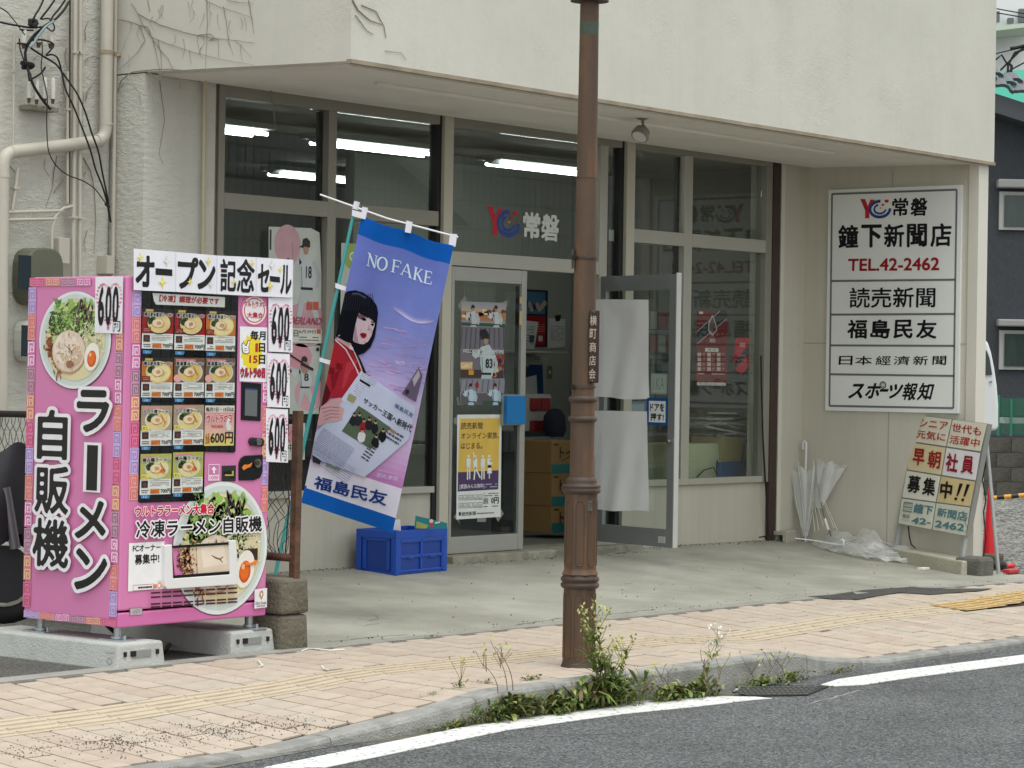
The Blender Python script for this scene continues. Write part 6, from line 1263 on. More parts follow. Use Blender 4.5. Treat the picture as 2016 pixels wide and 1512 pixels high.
# ================================================================== LAMP POST
lpb = onf(1139, 1312, zs); LZ = lpb.z
lpt = onp(1161, 0, lpb, (-fwd.x, -fwd.y, 0)); lk = (lpt-lpb)/(lpt.z-lpb.z)
lm1 = onp(1148, 785, lpb, (-fwd.x, -fwd.y, 0))
def ax_(z): return (lpb.x+lk.x*(z-lpb.z), lpb.y+lk.y*(z-lpb.z))
pdep = (lpb-O).dot(fwd); pm = FPX/pdep
def zy(y): return onp(1145, y, lpb, (-fwd.x, -fwd.y, 0)).z
def rw(hw): return hw/pm
brn = mat('rusty_brown_paint', (84, 64, 48), .6, var=.16, vs=5, bump=.12, bs=60, dark=(124, 84, 54), dscale=3.6, dlo=.48, dhi=.74, dpow=.8, stretch=(1.6, 1.6, .4))
brn2 = mat('dark_brown_paint', (68, 53, 44), .6, var=.1, vs=6, bump=.1, bs=50, dark=(116, 78, 62), dscale=4, dlo=.55, dhi=.8)
lp = thing('lamp_post', 'brown cast iron street lamp post with rusty panels and a vertical name plate', 'lamp post', lpb)
def lat(prof, nm, m=brn, n=24, rot=0., par=lp): g = MB(); g.lathe([(rw(h), zy(y)) for h, y in prof], ax_, n, n > 10, rot); return g.build(nm, m, par)
lat([(37, 1316), (36, 1313), (33, 1305), (31.5, 1296)], 'base_flare', brn2)
R8 = math.radians(12)
lat([(33, 1300), (33.5, 1290), (33.5, 1160), (33, 1156)], 'lower_panel_shaft', brn, 8, R8)
lat([(34, 1158), (38, 1154), (38.5, 1149), (35, 1147), (36, 1144), (38.5, 1141), (38, 1137), (34, 1134), (34, 1131)], 'lower_collar', brn2)
lat([(34, 1134), (38, 1130), (35, 1124), (33.5, 1120), (33.5, 974), (33, 970)], 'upper_panel_shaft', brn, 8, R8)
lat([(33, 972), (37, 969), (38.5, 965), (37, 962), (36, 961), (38.5, 958), (38, 955), (30, 953), (31, 948), (29, 942), (25, 939)], 'upper_collar', brn2)
lat([(24, 942), (24, 826)], 'middle_shaft', brn)
lat([(24, 832), (28, 829), (29, 825), (28, 821), (24.5, 819)], 'ring_moulding', brn2); lat([(24, 822), (24, 791)], 'neck', brn); lat([(24, 793), (28, 790), (29, 786), (28, 782), (23, 779)], 'ring_moulding', brn2)
lat([(22.3, 782), (22, 520), (20.5, 352)], 'round_shaft', brn); lat([(20.8, 353), (20.8, 349.5)], 'sleeve_joint', brn2); lat([(20.2, 350), (18.6, 0), (17.5, -300)], 'round_shaft', brn)
lat([(18.95, 69), (19, 45)], 'green_band', mat('green_tape', (64, 78, 66), .6, var=.15, vs=30)); lat([(38, 3), (38, -4)], 'bracket_disc', brn2)
fa = Vector((-fwd.x, -fwd.y, 0)).normalized(); ra = Vector((-fa.y, fa.x, 0))*-1; ra = ra if ra.dot(rt) > 0 else -ra
def lpp(dx, y, d): # a point beside the post: dx picture-widths right of its axis, d metres towards the street corner
    z = zy(y); a = ax_(z); return Vector((a[0], a[1], z))+ra*(dx/pm)+fa*d
for y in (507, 762):
    g = MB(); z = zy(y); g.lathe([(rw(24.5), z-.006), (rw(24.5), z+.006)], ax_, 20); g.build('clamp_band', brn2, lp)
    g = MB(); g.tube([lpp(-22, y, .02), lpp(-22, y, .055)], .012, 10); g.build('clamp_bolt', mat('black_bolt', (26, 24, 24), .4, metal=.5), lp)
g = MB(); g.obox(lpp(-25, 510, .01), ra, fa, Vector((0, 0, 1)), .006, .02, .05); g.build('clamp_plate', brn2, lp)
# arched panel mouldings on the eight sided shafts
for (ya, yb) in ((985, 1112), (1168, 1296)):
    for k in range(8):
        an = R8+math.pi/8+k*math.pi/4; n_ = Vector((math.cos(an), math.sin(an), 0)); t_ = Vector((-n_.y, n_.x, 0)); ap = rw(33.5)*math.cos(math.pi/8)+.001; hw = .022
        za_, zb_ = zy(yb), zy(ya); pts = [(-hw*.6, za_), (-hw*.6, za_+.008), (-hw, za_+.012), (-hw, zb_-.02), (-hw*.75, zb_-.012), (-hw*.55, zb_), (hw*.55, zb_), (hw*.75, zb_-.012), (hw, zb_-.02), (hw, za_+.012), (hw*.6, za_+.008), (hw*.6, za_), (-hw*.6, za_)]
        P = [Vector((*ax_(z), z))+n_*ap+t_*a for a, z in pts]; g = MB(); g.tube(P, .0028, 4, smooth=False); g.build('panel_moulding', brn, lp)
g = MB(); c = lpp(13, 995, .078); g.obox(c, ra, fa, Vector((0, 0, 1)), .022, .004, .028); g.build('number_tag', mat('tag_grey', (96, 92, 88), .4, metal=.6, var=.3, vs=30), lp, bevel=.004)
# name plate
pn = (fa*.8+ra*.6).normalized(); pc = lpp(20, 682, .05); pa = Vector((-pn.y, pn.x, 0)); pa = pa if pa.dot(rt) > 0 else -pa
npl_ = thing('name_plate', 'dark brown vertical name plate clamped to the right of the lamp post', 'name plate', pc)
g = MB(); hh = (zy(610)-zy(753))/2; g.obox(pc, pa, pn, Vector((lk.x, lk.y, 1)).normalized(), .030, .007, hh); g.build('plate', mat('plate_brown', (58, 38, 34), .35), npl_, bevel=.006)
A = Art(onp(1158, 614, pc+pn*.0085, pn), pa, (-lk.x, -lk.y, -1), pn, dz=.0004); F = A.px
for i, ch in enumerate('横町商店会'): F.text(ch, 1161.5-i*.5, 621+i*26.2, 1174.5-i*.5, 641+i*26.2, (176, 164, 148), 1, .012)
A.build('lettering', BOARD, npl_)
for y in (614, 749): g = MB(); c = onp(1168-(y-614)*.02, y, pc+pn*.008, pn); g.tube([c, c+pn*.006], .006, 8); g.build('screw', chrome, npl_)
# ================================================================== SIGN BOARD ON THE RETURN WALL
XS = Xr-.03
A = xplane(1631.3, 374, XS); F = A.crop(1580, 340, 3.024)
sb_ = thing('shop_sign', 'large white shop sign of stacked newspaper names on the side wall', 'sign board', onx(1757, 814, XS))
q4 = [(155, 103), (947, 72), (925, 1433), (135, 1415)]; Q = [onx(1580+x/3.024, 340+y/3.024, XS+.001) for x, y in q4]
g = MB(); g.prism(Q, (.028, 0, 0)); g.build('board', mat('sign_white', (238, 240, 238), .45, var=.03, vs=2), sb_)
gr = (112, 114, 118)
def band(pts, w_, L=2): F.stroke(pts, w_, gr, L)
W_ = .017
fx = [(176, 127), (918, 101), (898, 1402), (160, 1388)]
for i in range(4): band([fx[i], fx[(i+1) % 4]], W_)
def lx(y): return lerp(178, 162, (y-127)/1261)
def rx(y): return lerp(917, 899, (y-101)/1300)
for y0, y1 in ((645, 637), (845, 841), (1028, 1031), (1200, 1210)): band([(lx(y0), y0), (rx(y1), y1)], W_)
BLK = (14, 14, 20)
yc_logo(F, 344, 156, 512, 268, (196, 40, 52), (44, 70, 140), L=3, ring=(222, 224, 222))
F.text('常', 0, 0, 0, 0, BLK, 3, .03, quad=[(535, 152), (630, 149), (628, 257), (533, 259)]); F.text('磐', 0, 0, 0, 0, BLK, 3, .028, quad=[(646, 150), (744, 147), (741, 256), (643, 259)])
for ch, a, b in (('鐘', 214, 333), ('下', 350, 472), ('新', 486, 606), ('聞', 622, 742), ('店', 762, 888)):
    F.text(ch, 0, 0, 0, 0, BLK, 3, .029 if ch != '下' else .045, quad=[(a, 312-(a-214)*.018), (b, 312-(b-214)*.018), (b-1, 446-(b-214)*.012), (a-1, 450-(a-214)*.014)])
F.text('TEL.42-2462', 0, 0, 0, 0, (160, 20, 34), 3, .03, quad=[(272, 512), (816, 503), (814, 582), (270, 587)])
F.text('読売新聞', 0, 0, 0, 0, BLK, 3, .02, quad=[(280, 684), (793, 680), (790, 802), (278, 806)])
for ch, a, b in (('福', 264, 382), ('島', 402, 520), ('民', 540, 655), ('友', 675, 797)): F.text(ch, 0, 0, 0, 0, BLK, 3, .03, quad=[(a+6, 876), (b+4, 874), (b, 988), (a, 986)])
for ch, a, b in (('日', 214, 296), ('本', 312, 412), ('經', 434, 524), ('濟', 542, 636), ('新', 656, 746), ('聞', 772, 854)): F.text(ch, 0, 0, 0, 0, BLK, 3, .014, quad=[(a+4, 1092), (b+4, 1090), (b, 1146), (a, 1144)])
for ch, a, b, y0, y1 in (('ス', 275, 365, 1256, 1345), ('ホ', 372, 462, 1252, 1345), ('ー', 458, 508, 1288, 1304), ('ツ', 504, 590, 1258, 1345), ('報', 592, 680, 1250, 1355), ('知', 684, 775, 1250, 1355)):
    if ch == 'ー': F.poly([(a+6, y0), (b+6, y0), (b, y1), (a, y1)], BLK, 3)
    else: F.text(ch, 0, 0, 0, 0, BLK, 3, .04 if ch not in '報知' else .026, quad=[(a+20, y0), (b+14, y0), (b-12, y1), (a-6, y1)])
F.ring(479, 1264, 20, 22, .28, BLK, 4, 20); F.ring(479, 1264, 10, 11, .3, BLK, 4, 14)
A.build('print', BOARD, sb_)
# ================================================================== ILLUMINATED A-STAND (faded panels) ON A CONCRETE FOOT
bl1, bl2 = onz(1749, 1108, -.005), onz(1892, 1137, -.05)
by = (bl2-bl1).length; fd = Vector((bl2.x-bl1.x, bl2.y-bl1.y, 0)).normalized(); fn = Vector((fd.y, -fd.x, 0)); fn = fn if fn.x < 0 else -fn
stn = thing('recruiting_stand', 'leaning sign stand of faded panels with red and black lettering beside the cone', 'sign stand', (bl1+bl2)/2)
g = MB(); up_ = Vector((0, 0, 1)); T_1, T_2 = bl1+up_*.0, bl2+up_*.0
h1, h2 = .125, .13
g.hexa([bl1-up_*.03, bl2-up_*.03, bl2-up_*.03-fn*.2, bl1-up_*.03-fn*.2], [bl1+up_*h1-fn*.01, bl2+up_*h2-fn*.01, bl2+up_*h2-fn*.2, bl1+up_*h1-fn*.2]); g.build('concrete_foot', mat('foot_concrete', (176, 172, 154), .9, var=.08, vs=6, bump=.4, bs=60), stn, bevel=.012)
pb1 = bl1.lerp(bl2, .12)-fn*.06; pb = pb1+up_*h1
# panel plane: bottom edge along fd, leaning back
lean_n = (fn*.985+up_*.16).normalized(); ref = bl1.lerp(bl2, .5)-fn*.05+up_*.11
def onst(x, y, d=0.): return onp(x, y, ref+lean_n*d, lean_n)
cr_ = [(1804, 815.7), (1944.9, 834), (1902.5, 1055), (1766.3, 1030)]; S = [onst(*p) for p in cr_]
g = MB(); g.prism(S, -lean_n*.045); lbx = g.build('light_box', mat('box_metal', (150, 152, 148), .4, metal=.4), stn)
def bil(u, v): a = S[0].lerp(S[1], u); b = S[3].lerp(S[2], u); return a.lerp(b, v)
def bpx(u, v): # the same in picture units for the print
    a = Vector(cr_[0]).lerp(Vector(cr_[1]), u); b = Vector(cr_[3]).lerp(Vector(cr_[2]), u); return a.lerp(b, v)
A = Art(S[0]+lean_n*.004, S[1]-S[0], S[3]-S[0], lean_n, dz=.0005); F = A.crop(1720, 780, 3.78)
rows = [((318, 140), (850, 205), (278, 335), (800, 412)), ((276, 343), (798, 422), (242, 545), (764, 628)), ((238, 552), (760, 636), (204, 752), (724, 822)), ((202, 760), (722, 828), (175, 945), (690, 1040))]
colr = [((236, 230, 210), (238, 232, 214)), ((232, 216, 174), (240, 238, 242)), ((236, 235, 222), (224, 202, 150)), ((224, 226, 210), (218, 220, 204))]
for r_, (a, b, c, d) in enumerate(rows):
    a, b, c, d = Vector(a), Vector(b), Vector(c), Vector(d)
    for k in range(2):
        u0, u1 = (.012, .492) if k == 0 else (.508, .985); g = MB(); pts = [a.lerp(b, u0), a.lerp(b, u1), c.lerp(d, u1), c.lerp(d, u0)]; cc = sum(pts, Vector((0, 0)))/4; pts = [p.lerp(cc, .015) for p in pts]
        P = [onst(1720+p.x/3.78, 780+p.y/3.78, .004) for p in pts]; g.prism(P, -lean_n*.006); g.build('panel', mat('faded_panel_%d%d' % (r_, k), colr[r_][k], .4, var=.05, vs=3, dark=tuple(int(q*.85) for q in colr[r_][k]), dscale=4, dlo=.5, dhi=.8, dpow=.5), lbx)
A.o = A.o+lean_n*.003
red = (172, 48, 34); cr2 = (150, 22, 44)
def tq4(st, q, c, bd, L=2): F.text(st, 0, 0, 0, 0, c, L, bd, quad=q)
tq4('シニア', [(345, 165), (556, 192), (548, 252), (335, 226)], red, .02); tq4('世代も', [(588, 200), (806, 232), (796, 298), (580, 262)], red, .02)
tq4('元気に', [(325, 248), (540, 276), (530, 338), (315, 310)], red, .02); tq4('活躍中', [(572, 288), (795, 318), (782, 384), (562, 350)], (186, 60, 44), .016)
tq4('早', [(300, 385), (388, 395), (372, 522), (285, 508)], (160, 30, 28), .04); tq4('朝', [(412, 402), (506, 412), (490, 542), (396, 528)], (160, 30, 28), .03)
tq4('社', [(548, 420), (636, 432), (620, 572), (530, 556)], cr2, .035); tq4('員', [(664, 440), (750, 450), (736, 582), (646, 570)], cr2, .03)
tq4('募', [(262, 585), (356, 597), (338, 726), (246, 712)], (20, 18, 18), .032); tq4('集', [(376, 602), (468, 614), (450, 746), (358, 732)], (20, 18, 18), .03)
tq4('中', [(502, 628), (592, 640), (575, 768), (488, 755)], (20, 16, 14), .045)
for dx in (0, 52): F.poly([(640+dx, 648+dx*.12), (664+dx, 652+dx*.12), (628+dx, 742+dx*.12), (616+dx, 740+dx*.12)], (20, 16, 14), 2); F.ell(611+dx, 764+dx*.14, 11, 11, (20, 16, 14), 2, 12)
tl = (92, 132, 140)
tq4('鐘下', [(306, 796), (446, 816), (436, 885), (292, 868)], tl, .035); tq4('新聞店', [(480, 828), (702, 862), (690, 935), (468, 890)], tl, .03); tq4('42-', [(288, 898), (430, 916), (426, 960), (276, 948)], tl, .035); tq4('2462', [(462, 922), (680, 952), (670, 1008), (452, 975)], tl, .035)
F.stroke([(228, 790), (290, 798), (282, 862), (218, 852), (228, 790)], .012, (126, 140, 140), 2); F.stroke([(223, 822), (286, 830)], .01, (126, 140, 140), 2); F.lines(232, 798, 284, 818, 2, (126, 140, 140), 2); F.lines(228, 832, 280, 852, 2, (126, 140, 140), 2); tq4('電話', [(216, 876), (270, 882), (266, 910), (212, 904)], (120, 132, 132), .02); F.lines(210, 914, 266, 932, 2, (126, 136, 136), 2)
F.stroke([(700, 900), (680, 940), (700, 985), (676, 1020)], .006, (120, 110, 90), 2)
A.build('print', BOARD, stn)
legm = mat('stand_leg', (188, 192, 192), .4, metal=.4)
for (x0, y0, x1, y1) in ((1771, 1032, 1761, 1088), (1901, 1055, 1891, 1118)):
    a, b = onst(x0, y0, -.03), onst(x1, y1, -.03); g = MB(); g.obox((a+b)/2, fd, lean_n, (b-a).normalized(), .016, .016, (b-a).length/2); g.build('leg', legm, stn)
    g = MB(); tp_ = onst(x0+(32 if x0 < 1800 else 40), y0-200, -.1); bt = Vector((b.x, b.y, b.z-.1))-fn*.38; g.tube([tp_, bt], .016, 6); g.build('rear_leg', legm, stn)
g = MB(); a = onst(1778, 1034, -.08); g.tube([a, onst(1776, 1060, -.1), onst(1772, 1080, -.12)], .005, 5); a = onst(1788, 1036, -.08); g.tube([a, onst(1790, 1056, -.1), onst(1794, 1072, -.12), onst(1804, 1080, -.15)], .005, 5); g.build('cable', seal, stn)
# small grey sandbag-like weights by the corner post and the cone
dkc = mat('dark_weight', (98, 96, 90), .95, var=.2, vs=8, bump=.5, bs=50)
c = onz(1938, 1137, -.05); g = MB(); g.box(c.x-.10, c.x+.13, c.y-.02, c.y+.22, -.08, .11); tag(g.build('concrete_weight', dkc, bevel=.03), 'dark concrete weight at the foot of the white corner post', 'weight')
c = onz(1962, 1122, -.04); g = MB(); g.box(c.x-.08, c.x+.1, c.y-.02, c.y+.2, -.08, .09); tag(g.build('concrete_weight', mat('brown_weight', (88, 82, 66), .95, var=.2, vs=8, bump=.5, bs=50), bevel=.025), 'brownish concrete weight just behind the grey one by the cone', 'weight')
cc = onz(1948, 1112, -.01); cn = thing('traffic_cone', 'red traffic cone standing behind the corner post of the shop', 'traffic cone', cc)
cm = FPX/((cc-O).dot(fwd)); conem = mat('cone_red', (214, 22, 40), .45, var=.06, vs=6)
g = MB(); g.box(cc.x-.16, cc.x+.16, cc.y-.16, cc.y+.16, cc.z-.02, cc.z+.01); g.build('base', conem, cn, bevel=.01)
g = MB(); hz = 152/cm; g.lathe([(17/cm, cc.z+.01), (16/cm, cc.z+.04), (5.5/cm, cc.z+hz-.03), (4/cm, cc.z+hz), (1/cm, cc.z+hz+.004)], lambda z: (cc.x-.0, cc.y), 20); g.build('cone', conem, cn)
cordm = mat('black_cord', (20, 20, 20), .7)
g = MB(); P = [(1935, 912), (1938, 925), (1934, 945), (1941, 985), (1936, 1008), (1941, 1060), (1936, 1098)]; pp = [onp(x, y, cc+Vector((-.2, -.2, 0)), -fwd) for x, y in P]; g.tube(pp, .006, 5); g.tube([onp(x, y, cc+Vector((-.2, -.2, 0)), -fwd) for x, y in ((1931, 905), (1940, 912), (1938, 922), (1932, 915))], .012, 6); tag(g.build('cord', cordm), 'black cord tied from the corner post down past the red cone', 'cord')
# striped bar
b0, b1 = onp(1948, 981, cc+Vector((.1, .1, 0)), (-.8, -.6, 0)), onp(2090, 968, cc+Vector((.1, .1, 0)), (-.8, -.6, 0)); sbr = thing('striped_bar', 'black and yellow striped barrier bar running right from the red cone', 'barrier bar', b0)
yl, bk_ = mat('bar_yellow', (222, 164, 46), .45), mat('bar_black', (24, 24, 24), .45)
for i in range(10): g = MB(); g.tube([b0.lerp(b1, i/10), b0.lerp(b1, (i+1)/10)], .019, 10); g.build('stripe', (yl, bk_)[i % 2], sbr)
c = onz(1975, 1122, -.03); g = MB(); g.lathe([(.09, -.05), (.12, 0), (.1, .03), (.03, .05)], lambda z: (c.x+.1, c.y+.15), 12); tag(g.build('black_bag', mat('bag_black', (26, 26, 26), .6)), 'small black lump on the gravel beside the cone foot', 'bag')
c = onz(1990, 1128, -.03); g = MB(); g.box(c.x-.07, c.x+.09, c.y-.03, c.y+.04, -.03, 0.0); tag(g.build('red_scrap', mat('scrap_red', (190, 46, 50), .5), bevel=.006), 'flat red plastic scrap on the gravel right of the cone', 'scrap')
# ================================================================== UMBRELLAS, CINDER BLOCK
vin = mat('clear_vinyl', (232, 234, 232), .22, alpha=.46, spec=.6); vin2 = mat('crumpled_vinyl', (214, 216, 212), .25, alpha=.45, spec=.6); whp = mat('umbrella_white', (226, 226, 230), .4)
u1 = onx(1586, 1068, Xr-.16); ut = onx(1585, 872, Xr-.05)
um = thing('umbrella', 'clear vinyl umbrella with white handle leaning upright in the wall corner', 'umbrella', u1)
g = MB(); g.tube([u1, ut-Vector((0, 0, .1))], .005, 6); g.build('shaft', whp, um); g = MB(); g.tube([u1-Vector((0, 0, .0)), u1+(ut-u1)*.06], .008, 8); g.build('tip', whp, um)
g = MB(); h0 = onx(1586, 930, Xr-.06); g.tube([h0, onx(1587, 885, Xr-.05), onx(1587, 872, Xr-.05), onx(1583.5, 868.5, Xr-.05), onx(1581, 873, Xr-.05), onx(1581, 885, Xr-.05)], .011, 8); g.build('handle', whp, um)
def cone_cloth(base, top, w0, w1, folds, seed, lo=.05):
    d = (top-base); L_ = d.length; d.normalize(); a = Vector((0, -1, 0)); a = (a-d*a.dot(d)).normalized(); b = d.cross(a)
    def f(u, v):
        t = 2*math.pi*u; r = lerp(w0, w1, v**.9)*(1+.32*math.sin(folds*t+seed)*v+.1*math.sin(3*t+seed*2+v*4)); return base+d*(L_*v+.03*math.sin(folds*t+1)*v*v)+a*(r*math.cos(t)*1.15)+b*(r*.62*math.sin(t))
    return f
g = MB(); g.grid(cone_cloth(u1+(ut-u1)*.06, u1+(ut-u1)*.72, .012, .125, 8, 1.), 64, 14); g.build('canopy', vin, um, fix=False)
for k in range(8):
    f = cone_cloth(u1+(ut-u1)*.06, u1+(ut-u1)*.72, .012, .125, 8, 1.); g = MB(); g.tube([f(k/8, v/6) for v in range(7)]+[f(k/8, 1)+Vector((0, 0, .045))], .0028, 4); g.build('rib', whp, um)
u2 = onx(1643, 1052, Xr-.3); u2t = onx(1606, 935, Xr-.08); um2 = thing('umbrella', 'broken clear umbrella with bare ribs, crossing behind the upright one', 'umbrella', u2)
g = MB(); g.tube([onx(1606, 935, Xr-.08), onx(1622, 1015, Xr-.2), onx(1636, 1055, Xr-.28)], .006, 6); g.build('shaft', mat('dull_steel', (120, 120, 116), .3, metal=.8), um2); g = MB(); g.tube([onx(1624, 1022, Xr-.21), onx(1631, 1044, Xr-.26)], .011, 8); g.build('grip', whp, um2)
for (a, b) in (((1600, 975), (1612, 1045)), ((1602, 970), (1621, 1035)), ((1612, 965), (1642, 1040)), ((1616, 970), (1649, 1045)), ((1598, 985), (1604, 1046))):
    g = MB(); g.tube([onx(*a, Xr-.1), onx(*b, Xr-.26)], .0035, 5); g.build('rib', mat('rib_cream', (206, 202, 184), .5), um2)
g = MB(); g.grid(cone_cloth(onx(1612, 1000, Xr-.15), onx(1635, 915, Xr-.07), .03, .1, 5, 2.), 40, 10); g.build('canopy', vin, um2, fix=False)
u3 = onx(1660, 1080, Xr-.35); um3 = thing('umbrella', 'crumpled clear umbrella lying flat along the foot of the side wall', 'umbrella', u3)
def crum(u, v):
    y0 = lerp(12.0, 10.95, u); x = Xr-.04-v*.42*math.sin(math.pi*min(1, u*.9+.12))**.7; h = .15*math.sin(math.pi*min(1, u+.08))*(1-v)**1.1*(1+.3*math.sin(u*19))+.03*abs(math.sin(u*23+v*9))+.02*math.sin(v*17+u*7)
    y = y0+.03*math.sin(v*8+u*5); return Vector((x, y, za(x, y)+max(.006, h)))
g = MB(); g.grid(crum, 46, 14); g.build('canopy', vin2, um3, fix=False)
g = MB(); g.tube([onx(1565, 1060, Xr-.5), onx(1600, 1064, Xr-.4), onx(1660, 1074, Xr-.35)], .006, 6); g.build('shaft', whp, um3)
g = MB(); P = [onx(x, y, Xr-.38) for x, y in ((1655, 1064), (1659, 1062), (1661, 1066), (1660, 1072))]; g.tube(P, .009, 7); g.build('handle', whp, um3)
for i in range(5): g = MB(); P = [crum(.1+.8*k/6, .2+i*.17)+Vector((0, 0, .004)) for k in range(7)]; g.tube(P, .0025, 4); g.build('rib', whp, um3)
# hollow block, drawn on its small end and side
hb = thing('hollow_block', 'small pale hollow concrete block lying by the brown rain pipe', 'concrete block', onf(1530, 1077, za))
hbm = mat('pale_block', (182, 178, 162), .9, var=.12, vs=12, bump=.5, bs=70)
c0 = onf(1517, 1074, za); c1 = onf(1547, 1079, za); dx_ = Vector((c1.x-c0.x, c1.y-c0.y, 0)); wd = dx_.length; dx_.normalize(); dy_ = Vector((-dx_.y, dx_.x, 0)); dy_ = dy_ if dy_.dot(fwd) > 0 else -dy_; dy_ = (dy_*.5+Vector((.86, .5, 0))*.5).normalized()
H_ = .125; zb = c0.z
def hp_(a, b, z): p = c0+dx_*a+dy_*b; return Vector((p.x, p.y, zb+z))
outer = [(.006, 0), (wd-.006, 0), (wd, .006), (wd, H_-.01), (wd-.01, H_), (.01, H_), (0, H_-.01), (0, .006)]
cx_, cz_ = wd/2, H_/2; inner = []
for a, z in outer: inner.append((cx_+(a-cx_)*.58, cz_+(z-cz_)*.5))
g = MB(); Ld = .28
vs = [hp_(a, 0, z) for a, z in outer]+[hp_(a, 0, z) for a, z in inner]+[hp_(a, Ld, z) for a, z in outer]+[hp_(a, Ld, z) for a, z in inner]; n = 8; fs = []
for i in range(n):
    j = (i+1) % n; fs += [(i, j, n+j, n+i), (2*n+j, 2*n+i, 3*n+i, 3*n+j), (j, i, 2*n+i, 2*n+j), (n+i, n+j, 3*n+j, 3*n+i)]
g.add(vs, fs); g.build('block', hbm, hb)
g = MB(); g.prism([hp_(a, Ld*.5, z) for a, z in inner], dy_*.02); g.build('web', hbm, hb)
# black cable down beside the right window
g = MB(); g.tube([ony(x, y, Yw-.03) for x, y in ((1498, 700), (1499, 760), (1502, 860), (1507, 950), (1511, 1020), (1513, 1070))]+[ony(1514, 1078, Yw-.04)], .007, 6); tag(g.build('black_cable', cordm), 'thin black cable hanging beside the right window frame', 'cable')
g = MB(); g.tube([ony(1512, 1062, Yw-.1), ony(1505, 1056, Yw-.12), ony(1495, 1058, Yw-.15)], .006, 5); tag(g.build('cable_end', cordm), 'short cable end on the ground at the foot of the rain pipe', 'cable')
# spotlight under the soffit
sp0 = onz(1265, 231, zso(14.7, 11.2)); spt = thing('spotlight', 'small grey spotlight on a bracket under the overhang', 'spotlight', sp0)
grm = mat('spot_grey', (128, 122, 114), .5, var=.1, vs=20); sf = FPX/((sp0-O).dot(fwd)); d_ = lambda dx, dy, dd=0: sp0+rt*(dx/sf)-up*(dy/sf)-fwd*dd
g = MB(); g.lathe([(.05, sp0.z+.005), (.048, sp0.z-.006), (.02, sp0.z-.02)], lambda z: (sp0.x, sp0.y), 18); g.build('ceiling_plate', grm, spt)
g = MB(); g.tube([d_(0, 4), d_(1, 18)], .010, 8); g.tube([d_(1, 16), d_(2, 24)], .018, 10); g.build('stem', grm, spt)
aim = (-rt*.35+Vector((0, 0, -1))*.75-fwd*.5).normalized(); cc_ = d_(-3, 32); g = MB()
g.tube([cc_-aim*.05, cc_-aim*.03, cc_+aim*.02, cc_+aim*.032], [.03, .055, .065, .062], 18); lhd = g.build('lamp_head', grm, spt); g = MB(); g.tube([cc_+aim*.0325, cc_+aim*.034], .052, 18); g.build('lens', mat('lens_pale', (206, 204, 196), .3), lhd)
# ================================================================== PIPES, METERS, CABLES ON THE LEFT WALL
Yp = 12.5
pvc = mat('cream_pipe', (190, 186, 172), .5, var=.05, vs=4); pvc2 = mat('cream_pipe_yellow', (184, 178, 150), .5, var=.05, vs=4); cw_ = MB()
def wp3(x, y, d=.0): return ony(x, y, Yp-d)
def hl(x, y): return wp3(x, y)
dp = thing('downpipe', 'thick cream downpipe with two elbows crossing the left wall', 'downpipe', wp3(209, 240))
def bend(p, n=6): # round the middle corners
    out = [p[0]]
    for a, b, c in zip(p, p[1:], p[2:]):
        u = (a-b).normalized()*.09; w2 = (c-b).normalized()*.09
        for k in range(n+1): t = k/n; out.append((b+u).lerp(b, t).lerp(b.lerp(b+w2, t), t))
    return out+[p[-1]]
r_ = .04
g = MB(); g.tube(bend([wp3(212, -60, .03), wp3(208, 277, .03), wp3(6, 301, .03), wp3(2, 830, .03)]), r_, 14); g.build('pipe', pvc, dp)
for x, y in ((209, 244), (191, 277), (22, 300), (6, 347)):
    c = wp3(x, y, .03); 
    d = Vector((0, 0, 1)) if x in (209, 6) else (wp3(208, 277, .03)-wp3(6, 301, .03)).normalized(); g = MB(); g.tube([c-d*.008, c+d*.008], r_+.003, 14); g.build('socket', pvc, dp)
for y in (103,): g = MB(); c = wp3(210, y, .03); g.tube([c-Vector((0, 0, .012)), c+Vector((0, 0, .012))], r_+.004, 14); g.obox(wp3(232, y+4, .02), Vector((1, 0, 0)), Vector((0, 1, 0)), Vector((0, 0, 1)), .03, .01, .012); g.build('bracket', mat('rusty_bracket', (158, 142, 118), .8, var=.3, vs=30), dp)
def pipe(x0, y0, x1, y1, r, label, m=pvc, d=.02, clips=(), mid=None):
    pts = [wp3(x0, y0, d)]+[wp3(*q, d) for q in (mid or [])]+[wp3(x1, y1, d)]; t = thing('conduit', label, 'conduit', pts[0], 'conduits on the left wall'); g = MB(); g.tube(pts, r, 8); g.build('pipe', m, t)
    for y in clips: g = MB(); x = x0+(x1-x0)*(y-y0)/(y1-y0); c = wp3(x, y, d); g.obox(c, Vector((1, 0, 0)), Vector((0, 1, 0)), Vector((0, 0, 1)), r*1.9, r*1.3, .007); g.build('clip', m, t)
pipe(228, -50, 222, 560, .012, 'thin cream conduit running down right against the thick downpipe', pvc, .015)
pipe(148.5, -50, 144, 560, .0145, 'middle conduit of the pair left of the downpipe, nearer the cables', clips=(103, 428))
pipe(158.5, -50, 157, 560, .0145, 'conduit of the close pair that stands nearer the thick downpipe', clips=(104, 429))
pipe(138, -50, 136, 400, .006, 'dark thin cable tube left of the conduit pair', mat('dark_tube', (66, 58, 50), .7), .012)
pipe(28, 60, 26, 285, .008, 'slim conduit at far left ending above the slanting pipe', clips=(140,))
pipe(133, 140, 133, 400, .009, 'slim conduit between the insulators and the pair of conduits', clips=(215,))
pipe(16, 418, 122, 415, .011, 'short upper horizontal conduit at the far left'); pipe(16, 433, 112, 431, .010, 'short lower horizontal conduit at the far left')
pipe(143, 406, 104, 560, .010, 'curved conduit bending down to the meter', mid=[(125, 410), (110, 424), (103, 450), (102, 500)])
pipe(35, 330, 24, 415, .012, 'stub conduit with bare joint below the slanting pipe', clips=(370,), mid=[(32, 360)])
